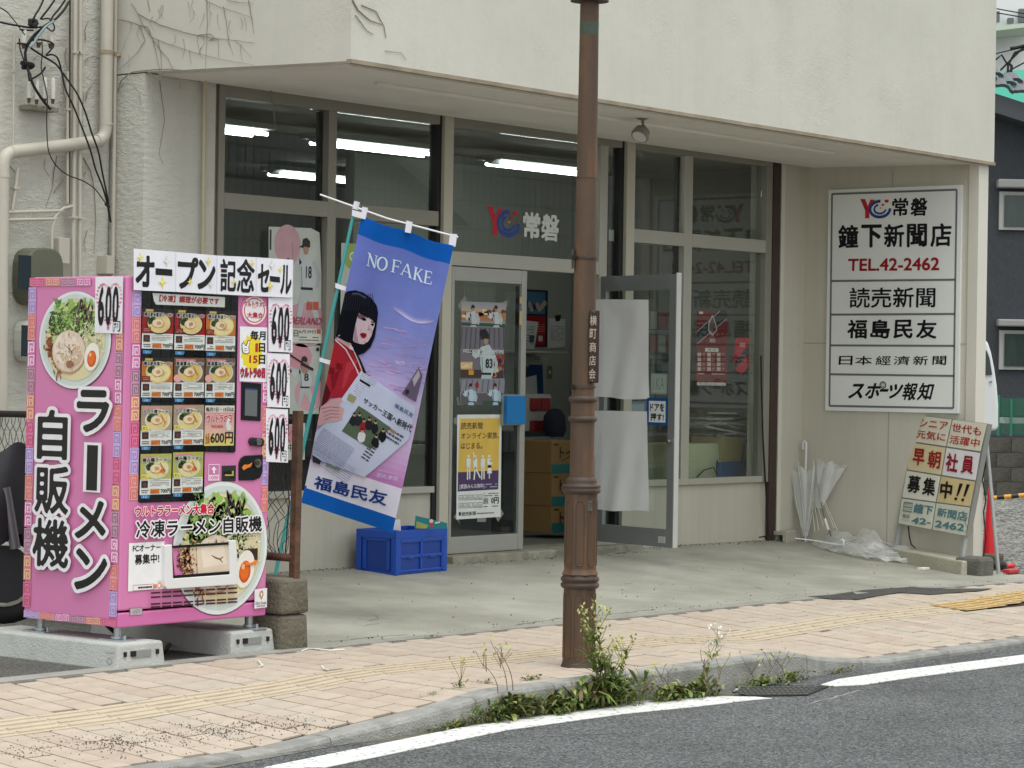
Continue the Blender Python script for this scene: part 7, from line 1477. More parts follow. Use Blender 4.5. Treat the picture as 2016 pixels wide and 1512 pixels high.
g = MB(); P = [ony(403, 162, 12.22), ony(398, 640, 12.22)]; g.tube(P, .014, 8); g.tube([P[0]+Vector((0, 0, .0)), P[0]+Vector((0, .0, .09))], .016, 8); tag(g.build('conduit', pvc2), 'yellowish conduit running down the pier beside the left window', 'conduit')
# insulators
def insul(x, y, w, h, lab):
    t = thing('fuse_holder', lab, 'fuse holder', wp3(x, y+h, .06), 'porcelain fuse holders on the left wall'); pcn = mat('porcelain', (206, 204, 194), .35)
    g = MB(); c0, c1 = wp3(x, y, .06), wp3(x, y+h, .06); g.tube([c0+Vector((0, 0, .012)), c0, c1], [w*.6, w, w], 10); g.build('body', pcn, t); g = MB(); g.tube([c1, c1-Vector((0, 0, .03))], [w*.75, w*.5], 8); g.build('cap', mat('aged_brass', (96, 86, 66), .5, metal=.5, var=.3, vs=40), t)
for i, (x, y) in enumerate(((57, 155), (72, 158), (88, 156), (104, 157))): insul(x, y, .016, 38, ['leftmost of the four porcelain holders on the left wall', 'second porcelain holder from the left in the row of four', 'third porcelain holder from the left in the row of four', 'rightmost of the four porcelain holders beside the conduit'][i])
for i, (x, y) in enumerate(((47, 62), (76, 60), (100, 62))): insul(x, y, .022, 24, ['upper porcelain holder nearest the picture edge in the cable tangle', 'upper porcelain holder in the middle of the cable tangle', 'upper porcelain holder at the right of the cable tangle'][i])
g = MB(); a, b = wp3(58, 205, .05), wp3(110, 222, .02); g.box(a.x, b.x, a.y, Yp+.05, b.z, a.z); tag(g.build('terminal_bar', mat('terminal_grey', (130, 126, 112), .6, var=.3, vs=30), bevel=.004), 'narrow terminal bar under the four porcelain holders', 'terminal')
# meters
def meter(x0, y0, x1, y1, m, lab, wx0, wy0, wx1, wy1):
    a, b = wp3(x0, y0, .0), wp3(x1, y1, .0); t = thing('electric_meter', lab, 'electric meter', (a.x, Yp, b.z)); g = MB(); n = 12; pts = []
    W2, H2 = (b.x-a.x)/2, (a.z-b.z)/2; cx, cz = a.x+W2, b.z+H2
    for k in range(20): th = 2*math.pi*k/20; c_, s_ = math.cos(th), math.sin(th); pts.append((cx+W2*abs(c_)**.6*(1 if c_ > 0 else -1), Yp+.05, cz+H2*abs(s_)**.6*(1 if s_ > 0 else -1)))
    g.prism(pts, (0, -.15, 0)); g.build('case', m, t, bevel=.012)
    a, b = ony(wx0, wy0, Yp-.1), ony(wx1, wy1, Yp-.1); g = MB(); g.box(a.x, b.x, Yp-.108, Yp-.1, b.z, a.z); g.build('window', mat('meter_window', (40, 52, 58), .15), t)
meter(34, 486, 104, 604, mat('meter_olive', (96, 98, 82), .5, var=.1, vs=6), 'olive electric meter with a dark window high behind the machine', 36, 502, 59, 570)
meter(36, 630, 75, 712, mat('meter_white', (204, 204, 196), .5), 'white framed electric meter half hidden by the pink machine', 42, 640, 62, 702)
x0, x1 = ony(234, 500, Yp), ony(262, 540, Yp); g = MB(); g.box(x0.x, x1.x, Yp-.09, Yp+.05, ony(240, 548, Yp).z, x0.z); tag(g.build('junction_box', mat('box_grey', (158, 154, 142), .6), bevel=.006), 'small grey junction box just above the pink machine', 'junction box')
x0, x1 = ony(201, 503, Yp), ony(215, 540, Yp); g = MB(); g.box(x0.x, x1.x, Yp-.05, Yp+.05, x1.z, x0.z); tag(g.build('junction_box', pvc, bevel=.004), 'slim cream box left of the thin conduit above the machine', 'junction box')
x0, x1 = ony(111, 468, Yp), ony(131, 520, Yp); g = MB(); g.box(x0.x, x1.x, Yp-.03, Yp+.05, x1.z, x0.z); tag(g.build('cover_plate', pvc, bevel=.004), 'cream cover plate right of the olive meter', 'cover plate')
# black cables, drawn from the enlarged view of the wall
ci = MB(); cbl = [
 ([(258, 0), (235, 50), (210, 90), (195, 125)], .010), ([(325, 0), (290, 50), (255, 95), (240, 115)], .010), ([(388, 0), (350, 55), (320, 90), (300, 125)], .010), ([(410, 10), (380, 60), (340, 105), (300, 135)], .012),
 ([(0, 132), (60, 145), (120, 155), (190, 165), (250, 160)], .010), ([(0, 45), (40, 70), (75, 110), (105, 150), (150, 210)], .006), ([(170, 125), (215, 130), (200, 155), (175, 140)], .026), ([(320, 125), (280, 145), (235, 180), (200, 220), (165, 270), (150, 320), (160, 390), (175, 440), (200, 510), (250, 590), (300, 650)], .014),
 ([(250, 115), (290, 110), (310, 130), (325, 165), (310, 185), (280, 165)], .008), ([(115, 230), (120, 290), (135, 340), (150, 380)], .008), ([(105, 258), (160, 265), (190, 290), (250, 330), (330, 380), (370, 430), (420, 500), (460, 560), (505, 660), (545, 790)], .010),
 ([(250, 250), (252, 320), (245, 400), (262, 480), (282, 580), (278, 680), (280, 800), (290, 900), (330, 980), (400, 1040), (490, 1075), (560, 1120), (600, 1170), (640, 1225)], .006), ([(190, 240), (240, 236), (300, 250), (320, 270), (300, 300), (275, 330), (310, 325), (345, 350), (370, 440), (390, 530), (440, 640), (500, 790), (540, 900), (570, 1010), (610, 1110), (640, 1220), (655, 1320)], .009),
 ([(545, 790), (585, 900), (610, 1030), (640, 1180), (650, 1260), (660, 1325)], .010), ([(130, 375), (190, 385), (185, 400), (135, 400)], .024), ([(270, 400), (240, 440), (180, 475)], .010), ([(175, 440), (180, 480)], .022), ([(630, 1215), (648, 1232)], .016), ([(200, 180), (150, 180), (120, 175)], .008), ([(210, 200), (180, 235), (165, 260)], .012)]
cab = thing('cable_bundle', 'tangle of black service cables looping down the left wall', 'cables', wp3(60, 120, .1))
for k, (P, r) in enumerate(cbl):
    pts = [wp3(x/3.024, y/3.024, .09+.03*math.sin(k*2+i*.8)) for i, (x, y) in enumerate(P)]
    sm_ = []
    for i in range(len(pts)-1):
        p0, p1, p2, p3 = pts[max(0, i-1)], pts[i], pts[i+1], pts[min(len(pts)-1, i+2)]
        for q in range(4): t = q/4; sm_.append(.5*((2*p1)+(p2-p0)*t+(2*p0-5*p1+4*p2-p3)*t*t+(3*p1-p0-3*p2+p3)*t**3))
    sm_.append(pts[-1]); g = MB(); g.tube(sm_, r*.62, 6); g.build('cable', cordm, cab)
g = MB(); g.tube([wp3(x/3.024, y/3.024, .13) for x, y in ((320, 125), (270, 160), (230, 210), (200, 260), (175, 280))], .008, 6); g.build('cable', mat('pale_cable', (130, 150, 156), .5), cab)
# dried vine stems
vinm = mat('dry_vine', (142, 131, 117), .95, var=.2, vs=20)
SX = Vector((XL, Yf, 0)); SD = Vector((pierX, 12.25, 0))-SX; sn = Vector((SD.y, -SD.x, 0)).normalized(); sn = -sn if sn.x > 0 else sn
vr = random.Random(5)
def vine(P, r, where):
    pts = []
    Q = [Vector(p) for p in P]; fine = []
    for a, b in zip(Q, Q[1:]):
        n = max(2, int((b-a).length/18))
        for i in range(n): fine.append(a.lerp(b, i/n)+Vector((vr.uniform(-1.6, 1.6), vr.uniform(-1.6, 1.6))))
    fine.append(Q[-1])
    for q in fine:
        x, y = q.x/3.024, q.y/3.024
        pts.append(ony(x, y, 12.54) if where == 'w' else onp(x, y, SX+sn*.006, sn) if where == 's' else ony(x, y, 10.594) if where == 'f' else ony(x, y, 12.243))
    n = len(pts); VB.tube(pts, [r*.75*(1-.7*i/n) for i in range(n)], 4, cap=False)
VB = MB()
vs_ = [([(705, 115), (760, 125), (830, 150), (880, 160), (900, 220), (950, 290), (1000, 350), (1030, 410)], .006, 's'), ([(820, 80), (870, 110), (960, 150), (1090, 190), (1200, 215), (1290, 230), (1400, 240), (1512, 255)], .005, 's'), ([(780, 20), (820, 80), (850, 150), (900, 220), (1000, 260), (1150, 310), (1300, 350), (1512, 388)], .004, 's'), ([(830, 150), (865, 240), (820, 310), (760, 370), (700, 420)], .004, 's'), ([(700, 545), (720, 480), (780, 430), (860, 420), (960, 410), (1060, 415), (1150, 430), (1200, 470), (1220, 500)], .006, 's'), ([(860, 420), (900, 440), (960, 460), (980, 420), (1030, 440), (1060, 470)], .004, 's'), ([(905, 220), (930, 320), (950, 420), (945, 470)], .003, 's'), ([(940, 240), (960, 330), (960, 460)], .003, 's'), ([(700, 550), (740, 490), (790, 500), (830, 560), (840, 640)], .003, 's'), ([(880, 0), (893, 70)], .004, 's'),
 ([(1220, 0), (1300, 40), (1400, 70), (1512, 110)], .003, 's'), ([(1230, 0), (1235, 150), (1228, 300), (1222, 420)], .003, 's'), ([(1330, 40), (1350, 150), (1360, 250), (1390, 330)], .003, 's'), ([(1180, 210), (1250, 200), (1280, 225), (1240, 240), (1300, 235), (1300, 340)], .004, 's'), ([(1480, 0), (1500, 120), (1512, 200)], .004, 's'), ([(1090, 230), (1100, 290), (1085, 350)], .002, 's'), ([(1350, 0), (1420, 15), (1512, 20)], .003, 's'), ([(1400, 240), (1460, 300), (1500, 350)], .002, 's'),
 ([(510, 240), (505, 180), (520, 130), (560, 108), (590, 110)], .004, 'w'), ([(505, 370), (530, 340), (570, 335), (590, 350)], .004, 'w'), ([(510, 600), (520, 540), (550, 500), (590, 495)], .005, 'w'), ([(340, 930), (320, 1020), (315, 1110), (290, 1180), (272, 1240)], .005, 'w'), ([(320, 1150), (350, 1100), (380, 1070)], .004, 'w'), ([(495, 940), (540, 1020), (560, 1120), (570, 1300), (560, 1512)], .005, 'w'), ([(370, 440), (380, 560), (410, 640), (400, 740), (380, 810)], .004, 'w'), ([(500, 560), (490, 700), (500, 820)], .003, 'w'), ([(270, 945), (260, 990), (295, 1050)], .003, 'w'), ([(395, 290), (385, 330), (400, 400)], .004, 'w'), ([(60, 990), (95, 1030), (90, 1120), (75, 1180)], .004, 'w'), ([(520, 1370), (500, 1430), (510, 1500)], .003, 'w'), ([(195, 360), (220, 330), (250, 345)], .004, 'w'), ([(340, 240), (380, 236), (395, 245)], .004, 'w'), ([(510, 1025), (500, 1050)], .004, 'w'), ([(355, 610), (400, 605)], .004, 'w'),
 ([(952, 480), (960, 560), (972, 640), (980, 720), (960, 830), (948, 920), (975, 980)], .0035, 'p'), ([(1075, 490), (1070, 530)], .002, 'p')]
for P, r, wh in vs_: vine(P, r, wh)
for k in range(26):
    x = vr.uniform(700, 1500); y = vr.uniform(0, 330)
    if y < 400-(x-850)*.14: vine([(x, y), (x+vr.uniform(-15, 15), y+40), (x+vr.uniform(-30, 30), y+vr.uniform(60, 120))], .0018, 's')
tag(VB.build('wall_vine', vinm, fix=False), 'leafless dry vine stems creeping over the cream wall and overhang side', 'vine')
VB = MB()
def fv(P, r, on): 
    pts = [on(*p) for p in P]; VB.tube(pts, [r*(1-.6*i/len(pts)) for i in range(len(pts))], 4, cap=False)
fc_ = lambda x, y: ony(400+x/3.436, 120+y/3.436, 12.2)
fv([(395, 40), (430, 100), (455, 190), (465, 280), (480, 360), (488, 430), (470, 480)], .005, fc_); fv([(395, 40), (440, 60), (470, 95)], .004, fc_); fv([(800, 35), (845, 50), (840, 110), (820, 170), (805, 220)], .004, fc_)
ff = lambda x, y: ony(x, y, 10.594)
fv([(694, 0), (705, 20), (728, 40), (752, 48)], .005, ff); fv([(712, 10), (740, 22), (756, 52), (760, 75)], .004, ff); fv([(700, 30), (722, 60), (735, 68)], .003, ff); fv([(758, 100), (790, 104), (800, 118)], .002, ff)
tag(VB.build('hanging_vine', vinm, fix=False), 'bare vine tendrils hanging from the overhang edge in front of the left window', 'vine')
# ================================================================== BACKGROUND
bn = Vector((-.775, -.632, 0)); bp0 = onz(1990, 975, -.03)
def onb(x, y, d=0.): return onp(x, y, bp0-bn*d, bn)
bt = Vector((bn.y, -bn.x, 0)); bt = bt if bt.dot(rt) > 0 else -bt; UPZ = Vector((0, 0, 1))
def bbox(x0, y0, x1, y1, d, th, nm, m, par=None, **k):
    a, b = onb(x0, y0, d), onb(x1, y1, d); w2 = (b-a).dot(bt); g = MB(); c = a+bt*(w2/2); c = Vector((c.x, c.y, (a.z+b.z)/2))-bn*(th/2); g.obox(c, bt, bn, UPZ, abs(w2)/2, th/2, abs(a.z-b.z)/2); return g.build(nm, m, par, **k)
rwm = mat('old_block_wall', (92, 90, 82), .95, var=.25, vs=2.5, bump=.5, bs=25, dark=(52, 52, 46), dscale=1.6, dlo=.4, dhi=.7)
rw_ = thing('block_wall', 'dark stained concrete block wall at the back of the gravel lot', 'wall', onb(1985, 975))
for r_ in range(4):
    for k in range(26):
        a = onb(1990, 975)+bt*((k-14)*.4+(r_ % 2)*.2); z = -.05+r_*.2; g = MB(); g.obox(a+UPZ*(z+.1+.03)-bn*.06, bt, bn, UPZ, .197, .06, .097); g.build('block', rwm, rw_)
g = MB(); a = onb(1990, 975); g.obox(a+UPZ*.36-bn*.08, bt, bn, UPZ, 5.6, .06, .39); g.build('mortar_core', mat('mortar_dark', (70, 68, 60), .95), rw_)
# white car part on the raised ground behind the wall: pale strip seen through the fence, low kerb
bbox(1962, 822, 2100, 835, 1.2, .3, 'kerb_line', mat('pale_kerb', (186, 188, 186), .8)) 
tag(bpy.data.objects['kerb_line'], 'pale concrete strip behind the green fence', 'kerb')
# green mesh fence
grn = mat('fence_green', (34, 120, 92), .5); gf = thing('green_fence', 'low green wire mesh fence on top of the dark block wall', 'fence', onb(1985, 858))
for x in (1966, 1991, 2060): bbox(x-1.5, 778 if x < 1990 else 786, x+1.5, 858, 0, .04, 'post', grn, gf)
for y in (780, 820, 856): bbox(1966, y-1, 2100, y+1, .01, .02, 'rail', grn, gf)
g = MB()
for i in range(60):
    x = 1960+i*2.4
    for s in (-1, 1): g.tube([onb(x, 784, .02), onb(x+s*30, 856, .02)], .0035, 3, cap=False)
g.build('wire_mesh', grn, gf, kind='stuff')
# dark house
hm = mat('dark_siding', (62, 65, 70), .85, var=.14, vs=30, bump=.4, bs=55, stretch=(1, 1, .5))
hs_ = thing('dark_house', 'charcoal house with grey tiled roof and two shuttered windows', 'house', onb(2000, 850, 3))
HD = 3.5
g = MB(); q = [onb(1880, 900, HD), onb(2300, 900, HD), onb(2300, 380, HD), onb(2040, 225, HD), onb(1900, 155, HD), onb(1880, 165, HD)]
for p in q[:2]: p.z = -.2
g.prism(q, -bn*9); g.build('wall', hm, hs_)
# horizontal siding lines as thin boards
for i in range(0):
    y = 250+i*31; g = MB(); a, b = onb(1900, y, HD-.012), onb(2200, y, HD-.012); g.obox((a+b)/2, bt, bn, UPZ, (b-a).length/2, .012, .008); g.build('siding_lap', mat('siding_lap', (48, 50, 54), .8), hs_)
for k, (y0, y1, ya, yb) in enumerate(((352, 372, 377, 455), (628, 645, 650, 730))):
    w_ = bbox(1968, ya, 2150, yb, HD-.05, .08, 'window', mat('window_frame_grey', (168, 168, 164), .5), hs_)
    bbox(1978, ya+7, 2140, yb-7, HD-.075, .02, 'window_pane', mat('dark_pane', (46, 60, 56), .1, var=.25, vs=3, stretch=(6, 6, .5)), hs_)
    bbox(1966, y0, 2150, y1, HD-.2, .2, 'shutter_box', mat('shutter_grey', (150, 150, 148), .5), hs_, bevel=.02)
# eave and roof tiles
ev = MB(); e0, e1 = onb(1880, 158, HD-.5), onb(2200, 262, HD-.5); ev.prism([e0, e1, e1+UPZ*-.28, e0+UPZ*-.28], -bn*.5); ev.build('eave_board', mat('eave_grey', (70, 74, 80), .5), hs_)
tm = mat('roof_tile', (74, 78, 84), .35, var=.15, vs=6)
e0 = onb(1880, 148, HD-.62); e1 = onb(2250, 258, HD-.62); ed = (e1-e0).normalized(); k = 0; L_ = (e1-e0).length; rise = (-bn*.9+UPZ*.42).normalized()
for r_ in range(3):
    s = 0.
    while s < L_:
        p = e0+ed*(s+(r_ % 2)*.15)+rise*(r_*.27)+UPZ*(.02+.0*r_); g = MB(); a = p; nrm = ed.cross(rise).normalized(); nrm = nrm if nrm.z > 0 else -nrm
        def tf(u, v): return p+ed*(u*.31)+rise*(v*.33)+nrm*(.05*math.sin(u*math.pi)**2-.02*(u > .8)+.02*(1-v))
        g.grid(tf, 6, 1); q = [tf(u/6, 0) for u in range(7)]; g.add(q+[x-nrm*.05 for x in q], [(i, i+1, i+8, i+7) for i in range(6)]); g.build('roof_tile', tm, hs_, fix=False); s += .3
# van parked behind the corner post, its tail showing
van = thing('white_van', 'white van whose rounded end shows beside the corner post', 'van', onb(1940, 850, -7))
VD = -6.0
vm_ = mat('van_white', (224, 226, 228), .25, coat=.3)
prof = [(1800, 845), (1962, 848), (1966, 840), (1966, 800), (1963, 760), (1958, 725), (1952, 695), (1946, 676), (1938, 666), (1800, 664)]
g = MB(); g.prism([onb(x, y, VD) for x, y in prof], -bn*1.5); g.build('body', vm_, van, bevel=.03)
g = MB(); g.prism([onb(x, y, VD-.006) for x, y in ((1850, 690), (1942, 690), (1948, 705), (1953, 738), (1850, 742))], bn*.012); g.build('side_window', mat('van_glass', (44, 52, 54), .08), van)
g = MB(); g.prism([onb(x, y, VD-.01) for x, y in ((1948, 750), (1953, 750), (1953, 754), (1948, 754))], bn*.01); g.build('badge', mat('badge_grey', (140, 144, 146), .4), van)
for x in (1820, 1895): c = onb(x, 842, VD+.12); g = MB(); g.tube([c, c-bn*.18], .3, 20); g.build('wheel', MC['tyre_rubber'], van)
# distant white buildings beyond the roofs
far = mat('far_white', (216, 220, 220), .8, var=.03)
fb = thing('white_building', 'pale white building with a flat pale green roof far behind the dark house', 'building', onb(2000, 200, 40))
bbox(1935, 55, 2120, 700, 38, 8, 'wall', far, fb)
g = MB(); q = [onb(x, y, 36) for x, y in ((1930, 55), (2050, 42), (2050, 50), (1930, 64))]; g.prism(q, -bn*9); g.build('roof', mat('far_green_roof', (186, 204, 186), .7), fb)
fb2 = thing('tower_block', 'far white apartment block with small dark windows at the top right corner', 'building', onb(2000, 20, 70))
bbox(1900, -120, 2200, 700, 75, 10, 'wall', mat('far_block', (222, 226, 226), .8), fb2)
for x0, y0, x1, y1 in ((1963, 22, 1968, 43), (1985, 35, 1996, 45), (2007, 17, 2030, 43)): bbox(x0, y0, x1, y1, 74.6, .3, 'window', mat('far_window', (96, 104, 106), .4), fb2)
tb = thing('turquoise_roof', 'turquoise metal roof just visible over the dark tiled roof', 'roof', onb(1990, 150, 20))
g = MB(); q = [onb(x, y, 20) for x, y in ((1930, 142), (2080, 134), (2080, 400), (1930, 400))]; g.prism(q, -bn*3); g.build('roof_sheet', mat('turquoise_metal', (96, 206, 180), .5), tb)
wr_ = thing('overhead_wires', 'cluster of dark power wires crossing the white sky gap', 'wires', onb(1990, 120, 14))
for P, r in (([(1940, 130), (1962, 116), (1972, 108), (1984, 128)], .02), ([(1962, 146), (1990, 118), (2010, 98), (2040, 84)], .02), ([(1984, 148), (1985, 128), (1998, 104), (2050, 84)], .025), ([(1989, 95), (2000, 94), (2060, 80)], .035), ([(1990, 150), (1992, 130), (1984, 122)], .03), ([(1950, 108), (1975, 102), (2020, 92)], .012), ([(1956, 16), (2000, 24), (2060, 34)], .012), ([(1956, 24), (2060, 42)], .012), ([(1970, 150), (2000, 132), (2060, 100)], .015)):
    g = MB(); g.tube([onb(x, y, 14) for x, y in P], r, 5); g.build('wire', cordm, wr_)
# ------------------------------------------------------------------ the house across the road (mirrored in the shop glass)
tile = bpy.data.materials.new('tiled_cladding'); tile.use_nodes = True; N = tile.node_tree.nodes; L = tile.node_tree.links; b = N['Principled BSDF']; br = N.new('ShaderNodeTexBrick'); tc = N.new('ShaderNodeTexCoord'); mp = N.new('ShaderNodeMapping'); mp.inputs['Rotation'].default_value = (math.pi/2, 0, 0); L.new(tc.outputs['Object'], mp.inputs[0]); L.new(mp.outputs[0], br.inputs[0])
br.inputs['Color1'].default_value = (.42, .42, .4, 1); br.inputs['Color2'].default_value = (.36, .36, .34, 1); br.inputs['Mortar'].default_value = (.1, .1, .1, 1); br.inputs['Scale'].default_value = 1; br.inputs['Brick Width'].default_value = .22; br.inputs['Row Height'].default_value = .6; br.inputs['Mortar Size'].default_value = .018; br.offset = 0; L.new(br.outputs[0], b.inputs['Base Color'])
oh = thing('opposite_house', 'clad gabled house across the road, seen only as a reflection in the shop glass', 'house', (40, -12, 0))
g = MB(); x0, x1, ym = 27, 41, -11.; zc_, zr_ = 4.9, 8.4; g.prism([(x0, ym, -.2), (x1, ym, -.2), (x1, ym, zc_), ((x0+x1)/2, ym, zr_), (x0, ym, zc_)], (0, -10, 0)); g.build('wall', tile, oh)
for sgn in (-1, 1):
    g = MB(); xm_ = (x0+x1)/2; xe = x0-.6 if sgn < 0 else x1+.6; g.prism([(xe, ym+.5, zc_-.3), (xm_, ym+.5, zr_), (xm_, ym+.5, zr_+.25), (xe, ym+.5, zc_-.05)], (0, -11, 0)); g.build('roof', mat('far_roof', (150, 150, 146), .6), oh)
for x in (29.5, 36): g = MB(); g.box(x, x+1.8, ym, ym+.06, 3.0, 4.2); g.build('window', MC['dark_pane'], oh)
oh2 = thing('opposite_house', 'taller flat grey building across the road, reflected beside the gabled one', 'building', (50, -12, 0))
g = MB(); g.box(42.5, 62, -22, -11.5, -.2, 7.4); g.build('wall', tile, oh2); g = MB(); g.box(42.3, 62.2, -22.2, -11.3, 7.4, 7.7); g.build('parapet', MC['far_roof'], oh2)
for x in (45, 50, 55): g = MB(); g.box(x, x+2, -11.5, -11.44, 1.5, 3.2); g.build('window', MC['dark_pane'], oh2)
oh3 = thing('opposite_house', 'low dark building across the road at the left of the reflections', 'building', (18, -12, 0))
g = MB(); g.box(8, 25.5, -20, -12, -.2, 4.2); g.build('wall', tile, oh3); g = MB(); g.box(7.6, 25.9, -20.4, -11.5, 4.2, 4.5); g.build('roof', MC['far_roof'], oh3)
for x in (10, 15, 20): g = MB(); g.box(x, x+2, -12, -11.94, 1.2, 2.8); g.build('window', MC['dark_pane'], oh3)
g = MB(); g.box(-60, 260, -60, -12, -.6, -.1); tag(g.build('far_pavement', mat('far_pavement', (150, 148, 140), .9)), kind='structure')
# ================================================================== WEEDS
leafm_ = [mat('leaf_%d' % i, c, .6, var=.2, vs=30) for i, c in enumerate(((74, 96, 40), (110, 130, 60), (140, 146, 84), (104, 92, 56)))]
stem_m = mat('weed_stem', (112, 116, 72), .8); drym = mat('dry_stalk', (120, 100, 72), .9); flow = mat('seed_head', (176, 178, 110), .8)
wrn = random.Random(11)
def leaf(g, p, d, L_, w_, droop=.5):
    d = Vector(d).normalized(); s = d.cross(UPZ); s = s.normalized() if s.length > .01 else Vector((1, 0, 0)); vs = []
    for i in range(4):
        t = i/3; c = p+d*(L_*t)+UPZ*(-droop*L_*t*t); ww = w_*math.sin(math.pi*min(1, t*.85+.12))
        vs += [c-s*ww/2+UPZ*ww*.15, c+s*ww/2+UPZ*ww*.15]
    g.add(vs, [(2*i, 2*i+1, 2*i+3, 2*i+2) for i in range(3)])
def gz(x, y):
    if y > YK: return zs(x, y)
    if y > 7.98: return ztop(x)
    return ZR
def clump(px, py, n, hgt, spread, lab, tall=(), width=.02, on=None, grass=0):
    c = onz(px, py, ZR if on is None else on); t = thing('weed_clump', lab, 'weeds', c, 'weeds along the kerb'); gs = [MB() for _ in leafm_]
    for i in range(n):
        a = wrn.uniform(0, 2*math.pi); r = abs(wrn.gauss(0, spread*.5)); x, y = c.x+math.cos(a)*r*1.5, c.y+math.sin(a)*r*.35
        if on is None: y = min(y, 7.975)
        p = Vector((x, y, gz(x, y)+wrn.uniform(0, hgt*.5))); L_ = wrn.uniform(.35, 1)*hgt*.8
        q = wrn.uniform(0, 2*math.pi); leaf(gs[min(3, int(wrn.random()*4))], p, (math.cos(q), math.sin(q)*.7, wrn.uniform(.3, 1.6)), L_, wrn.uniform(.5, 1.2)*width*(.35 if wrn.random() < grass else 1), wrn.uniform(.2, .9))
    for i, g in enumerate(gs):
        if g.v: g.build('leaves', leafm_[i], t, kind='stuff', fix=False)
    for (dx, h, kind) in tall:
        g = MB(); gl = MB(); gf_ = MB(); b = onz(px+dx, py, ZR if on is None else on); b = Vector((b.x, min(b.y, 7.97) if on is None else b.y, gz(b.x, b.y))); lx_, ly_ = wrn.uniform(-.3, .3), wrn.uniform(-.05, .05); pts = [b+Vector((lx_*h*(k/6)**2*3, ly_*h*k/6, h*k/6)) for k in range(7)]
        g.tube(pts, [(.0045 if kind == 'g' else .0026)*(1-.6*k/7) for k in range(7)], 5, cap=False)
        for k in range(34 if kind != 'dry' else 6):
            tt = wrn.uniform(.1, .95); p = b.lerp(pts[-1], tt); q = wrn.uniform(0, 6.3)
            if kind != 'dry': leaf(gl, p, (math.cos(q), math.sin(q), wrn.uniform(.4, 1.2)), wrn.uniform(.06, .13)*(1.3-tt*.6), .016, .3)
        for k in range(7 if kind != 'dry' else 4):
            q = wrn.uniform(0, 6.3); s0 = b.lerp(pts[-1], wrn.uniform(.6, 1)); e = s0+Vector((math.cos(q)*.05, math.sin(q)*.05, wrn.uniform(.05, .1))); g.tube([s0, e], .0013, 4, cap=False)
            for _ in range(5 if kind != 'dry' else 2): f = e+Vector((wrn.uniform(-.018, .018), wrn.uniform(-.018, .018), wrn.uniform(-.015, .02))); leaf(gf_, f, (wrn.uniform(-1, 1), wrn.uniform(-1, 1), 1), .018, .012, 0)
        st = g.build('stem', drym if kind == 'dry' else stem_m, t, fix=False)
        if gl.v: gl.build('stem_leaves', leafm_[1], t, kind='stuff', fix=False)
        if gf_.v: gf_.build('seed_heads', flow if kind != 'white' else mat('petal_white', (226, 226, 222), .7), t, kind='stuff', fix=False)
clump(1190, 1392, 330, .24, .24, 'tallest leafy weed with seed heads at the foot of the lamp post', ((-26, .27, 'g'), (4, .25, 'g'), (20, .3, 'g'), (-42, .24, 'g'), (44, .26, 'g'), (-4, .3, 'g'), (34, .22, 'g')), .026)
clump(1130, 1402, 150, .15, .22, 'low broad leaves just left of the tall weed by the lamp post', (), .03)
clump(1060, 1405, 200, .13, .26, 'low green weeds in the gutter below the middle of the kerb', (), .024, grass=.3)
clump(980, 1415, 260, .19, .24, 'bushy weed with dry stalks at the left end of the raised kerb', ((-30, 0.17, 'dry'), (-5, 0.22, 'dry')), .024, grass=.3)
clump(925, 1418, 190, .12, .22, 'grassy weeds left of the bushy one beside the dry stalks', ((10, 0.15, 'dry'),), .014, grass=.6)
clump(860, 1428, 240, .06, .24, 'mossy low tuft at the very left end of the weeds', (), .012, grass=.5)
clump(1250, 1388, 140, .13, .22, 'thin grassy weeds right of the tall weed', ((10, 0.11, 'dry'), (-14, 0.08, 'dry')), .016, grass=.7)
clump(1325, 1380, 150, .14, .2, 'leafy low weed below the reddish stalk at the kerb', ((-5, 0.15, 'dry'),), .028)
clump(1375, 1374, 120, .13, .16, 'weed with a white flower on a long thin stalk', ((0, .3, 'white'), (22, 0.22, 'dry'), (34, 0.15, 'dry')), .026)
clump(1505, 1352, 130, .09, .18, 'small tuft in the gutter beside the drain cover', ((-20, 0.11, 'dry'), (0, 0.10, 'dry')), .02)
clump(1560, 1342, 110, .09, .16, 'low tuft at the corner where the kerb drops', ((-15, 0.10, 'dry'),), .018, grass=.4)
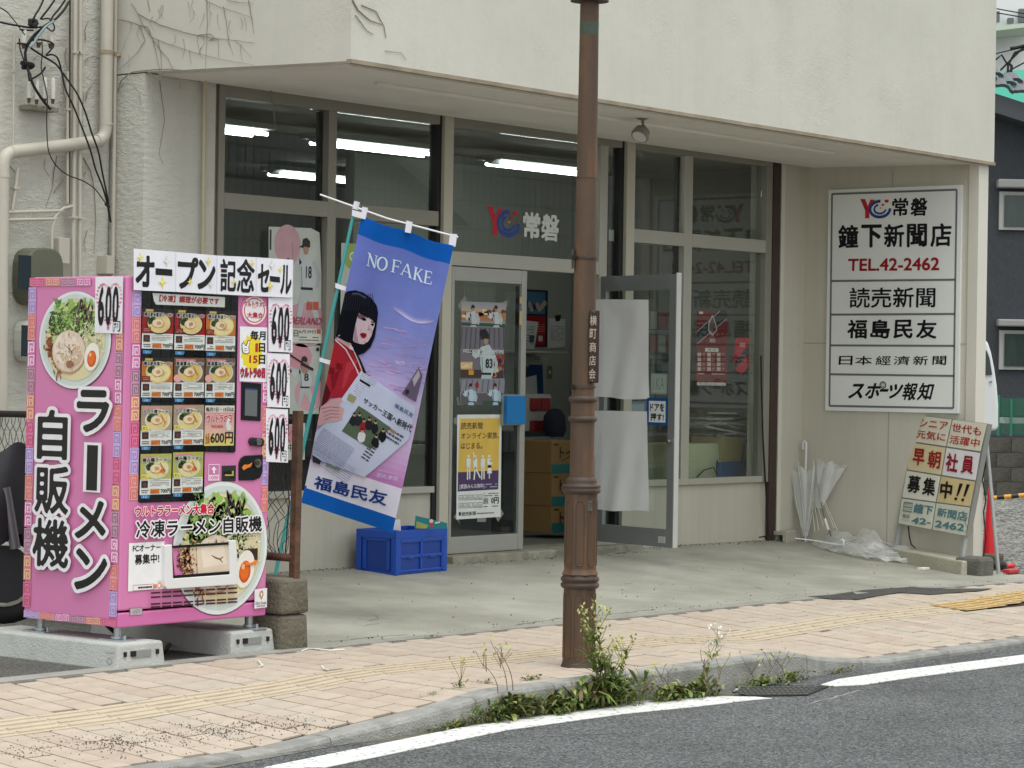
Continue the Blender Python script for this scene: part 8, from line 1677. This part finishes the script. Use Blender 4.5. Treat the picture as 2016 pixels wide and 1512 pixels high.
clump(1620, 1322, 70, .045, .18, 'last low tuft at the right, past the kerb corner', (), .016, grass=.5)
clump(905, 1362, 26, .05, .05, 'tiny upright tuft growing on the kerb top at the left', ((0, 0.05, 'dry'),), .014, on=-.05)
clump(1045, 1342, 40, .035, .07, 'small round weed in the joint behind the kerb', (), .022, on=-.04)
clump(960, 1350, 40, .03, .1, 'yellowish moss patch behind the kerb left of the post', (), .012, on=-.045, grass=.6)
clump(850, 1254, 50, .02, .1, 'flat moss patch at the forecourt edge', (), .012, on=.0, grass=.7)
clump(850, 1388, 40, .03, .12, 'low green strip in the joint where the kerb begins to rise', (), .012, on=-.09, grass=.7)
clump(1190, 1320, 30, .04, .06, 'dry grass around the base of the lamp post', ((0, 0.07, 'dry'),), .01, on=-.05, grass=.8)
# litter: white straps and scraps
wl_ = mat('litter_white', (226, 226, 216), .6)
for P, r, lab in (([(594, 1284), (606, 1279), (625, 1280), (650, 1283), (678, 1281)], .005, 'long white plastic strap lying on the pavers near the block pier'), ([(508, 1303), (513, 1309), (517, 1312), (512, 1314)], .006, 'small curled white scrap on the pavers below the machine'), ([(633, 1313), (637, 1319), (646, 1321)], .005, 'tiny white strip on the pavers right of the curled scrap')):
    g = MB(); pp = [onf(x, y, zs)+Vector((0, 0, .006)) for x, y in P]; g.tube(pp, r, 4); tag(g.build('strap', wl_), lab, 'litter')
for x, y, lab in ((1036, 1407, 'crumpled white paper in the gutter below the weeds'), (1445, 1363, 'small white scrap by the drain cover')):
    c = onz(x, y, ZR); g = MB(); vs = [c+Vector((wrn.uniform(-.06, .06), wrn.uniform(-.04, .04), wrn.uniform(0, .02))) for _ in range(8)]; g.add(vs, [(0, 1, 2), (2, 3, 4), (4, 5, 6), (6, 7, 0), (1, 3, 5)]); tag(g.build('paper_scrap', wl_, fix=False), lab, 'litter')
c = onf(1818, 1122, za); g = MB(); g.box(c.x-.05, c.x+.05, c.y-.03, c.y+.03, c.z, c.z+.02); tag(g.build('pale_chip', wl_, bevel=.004), 'small pale slab chip in front of the stand foot', 'chip')
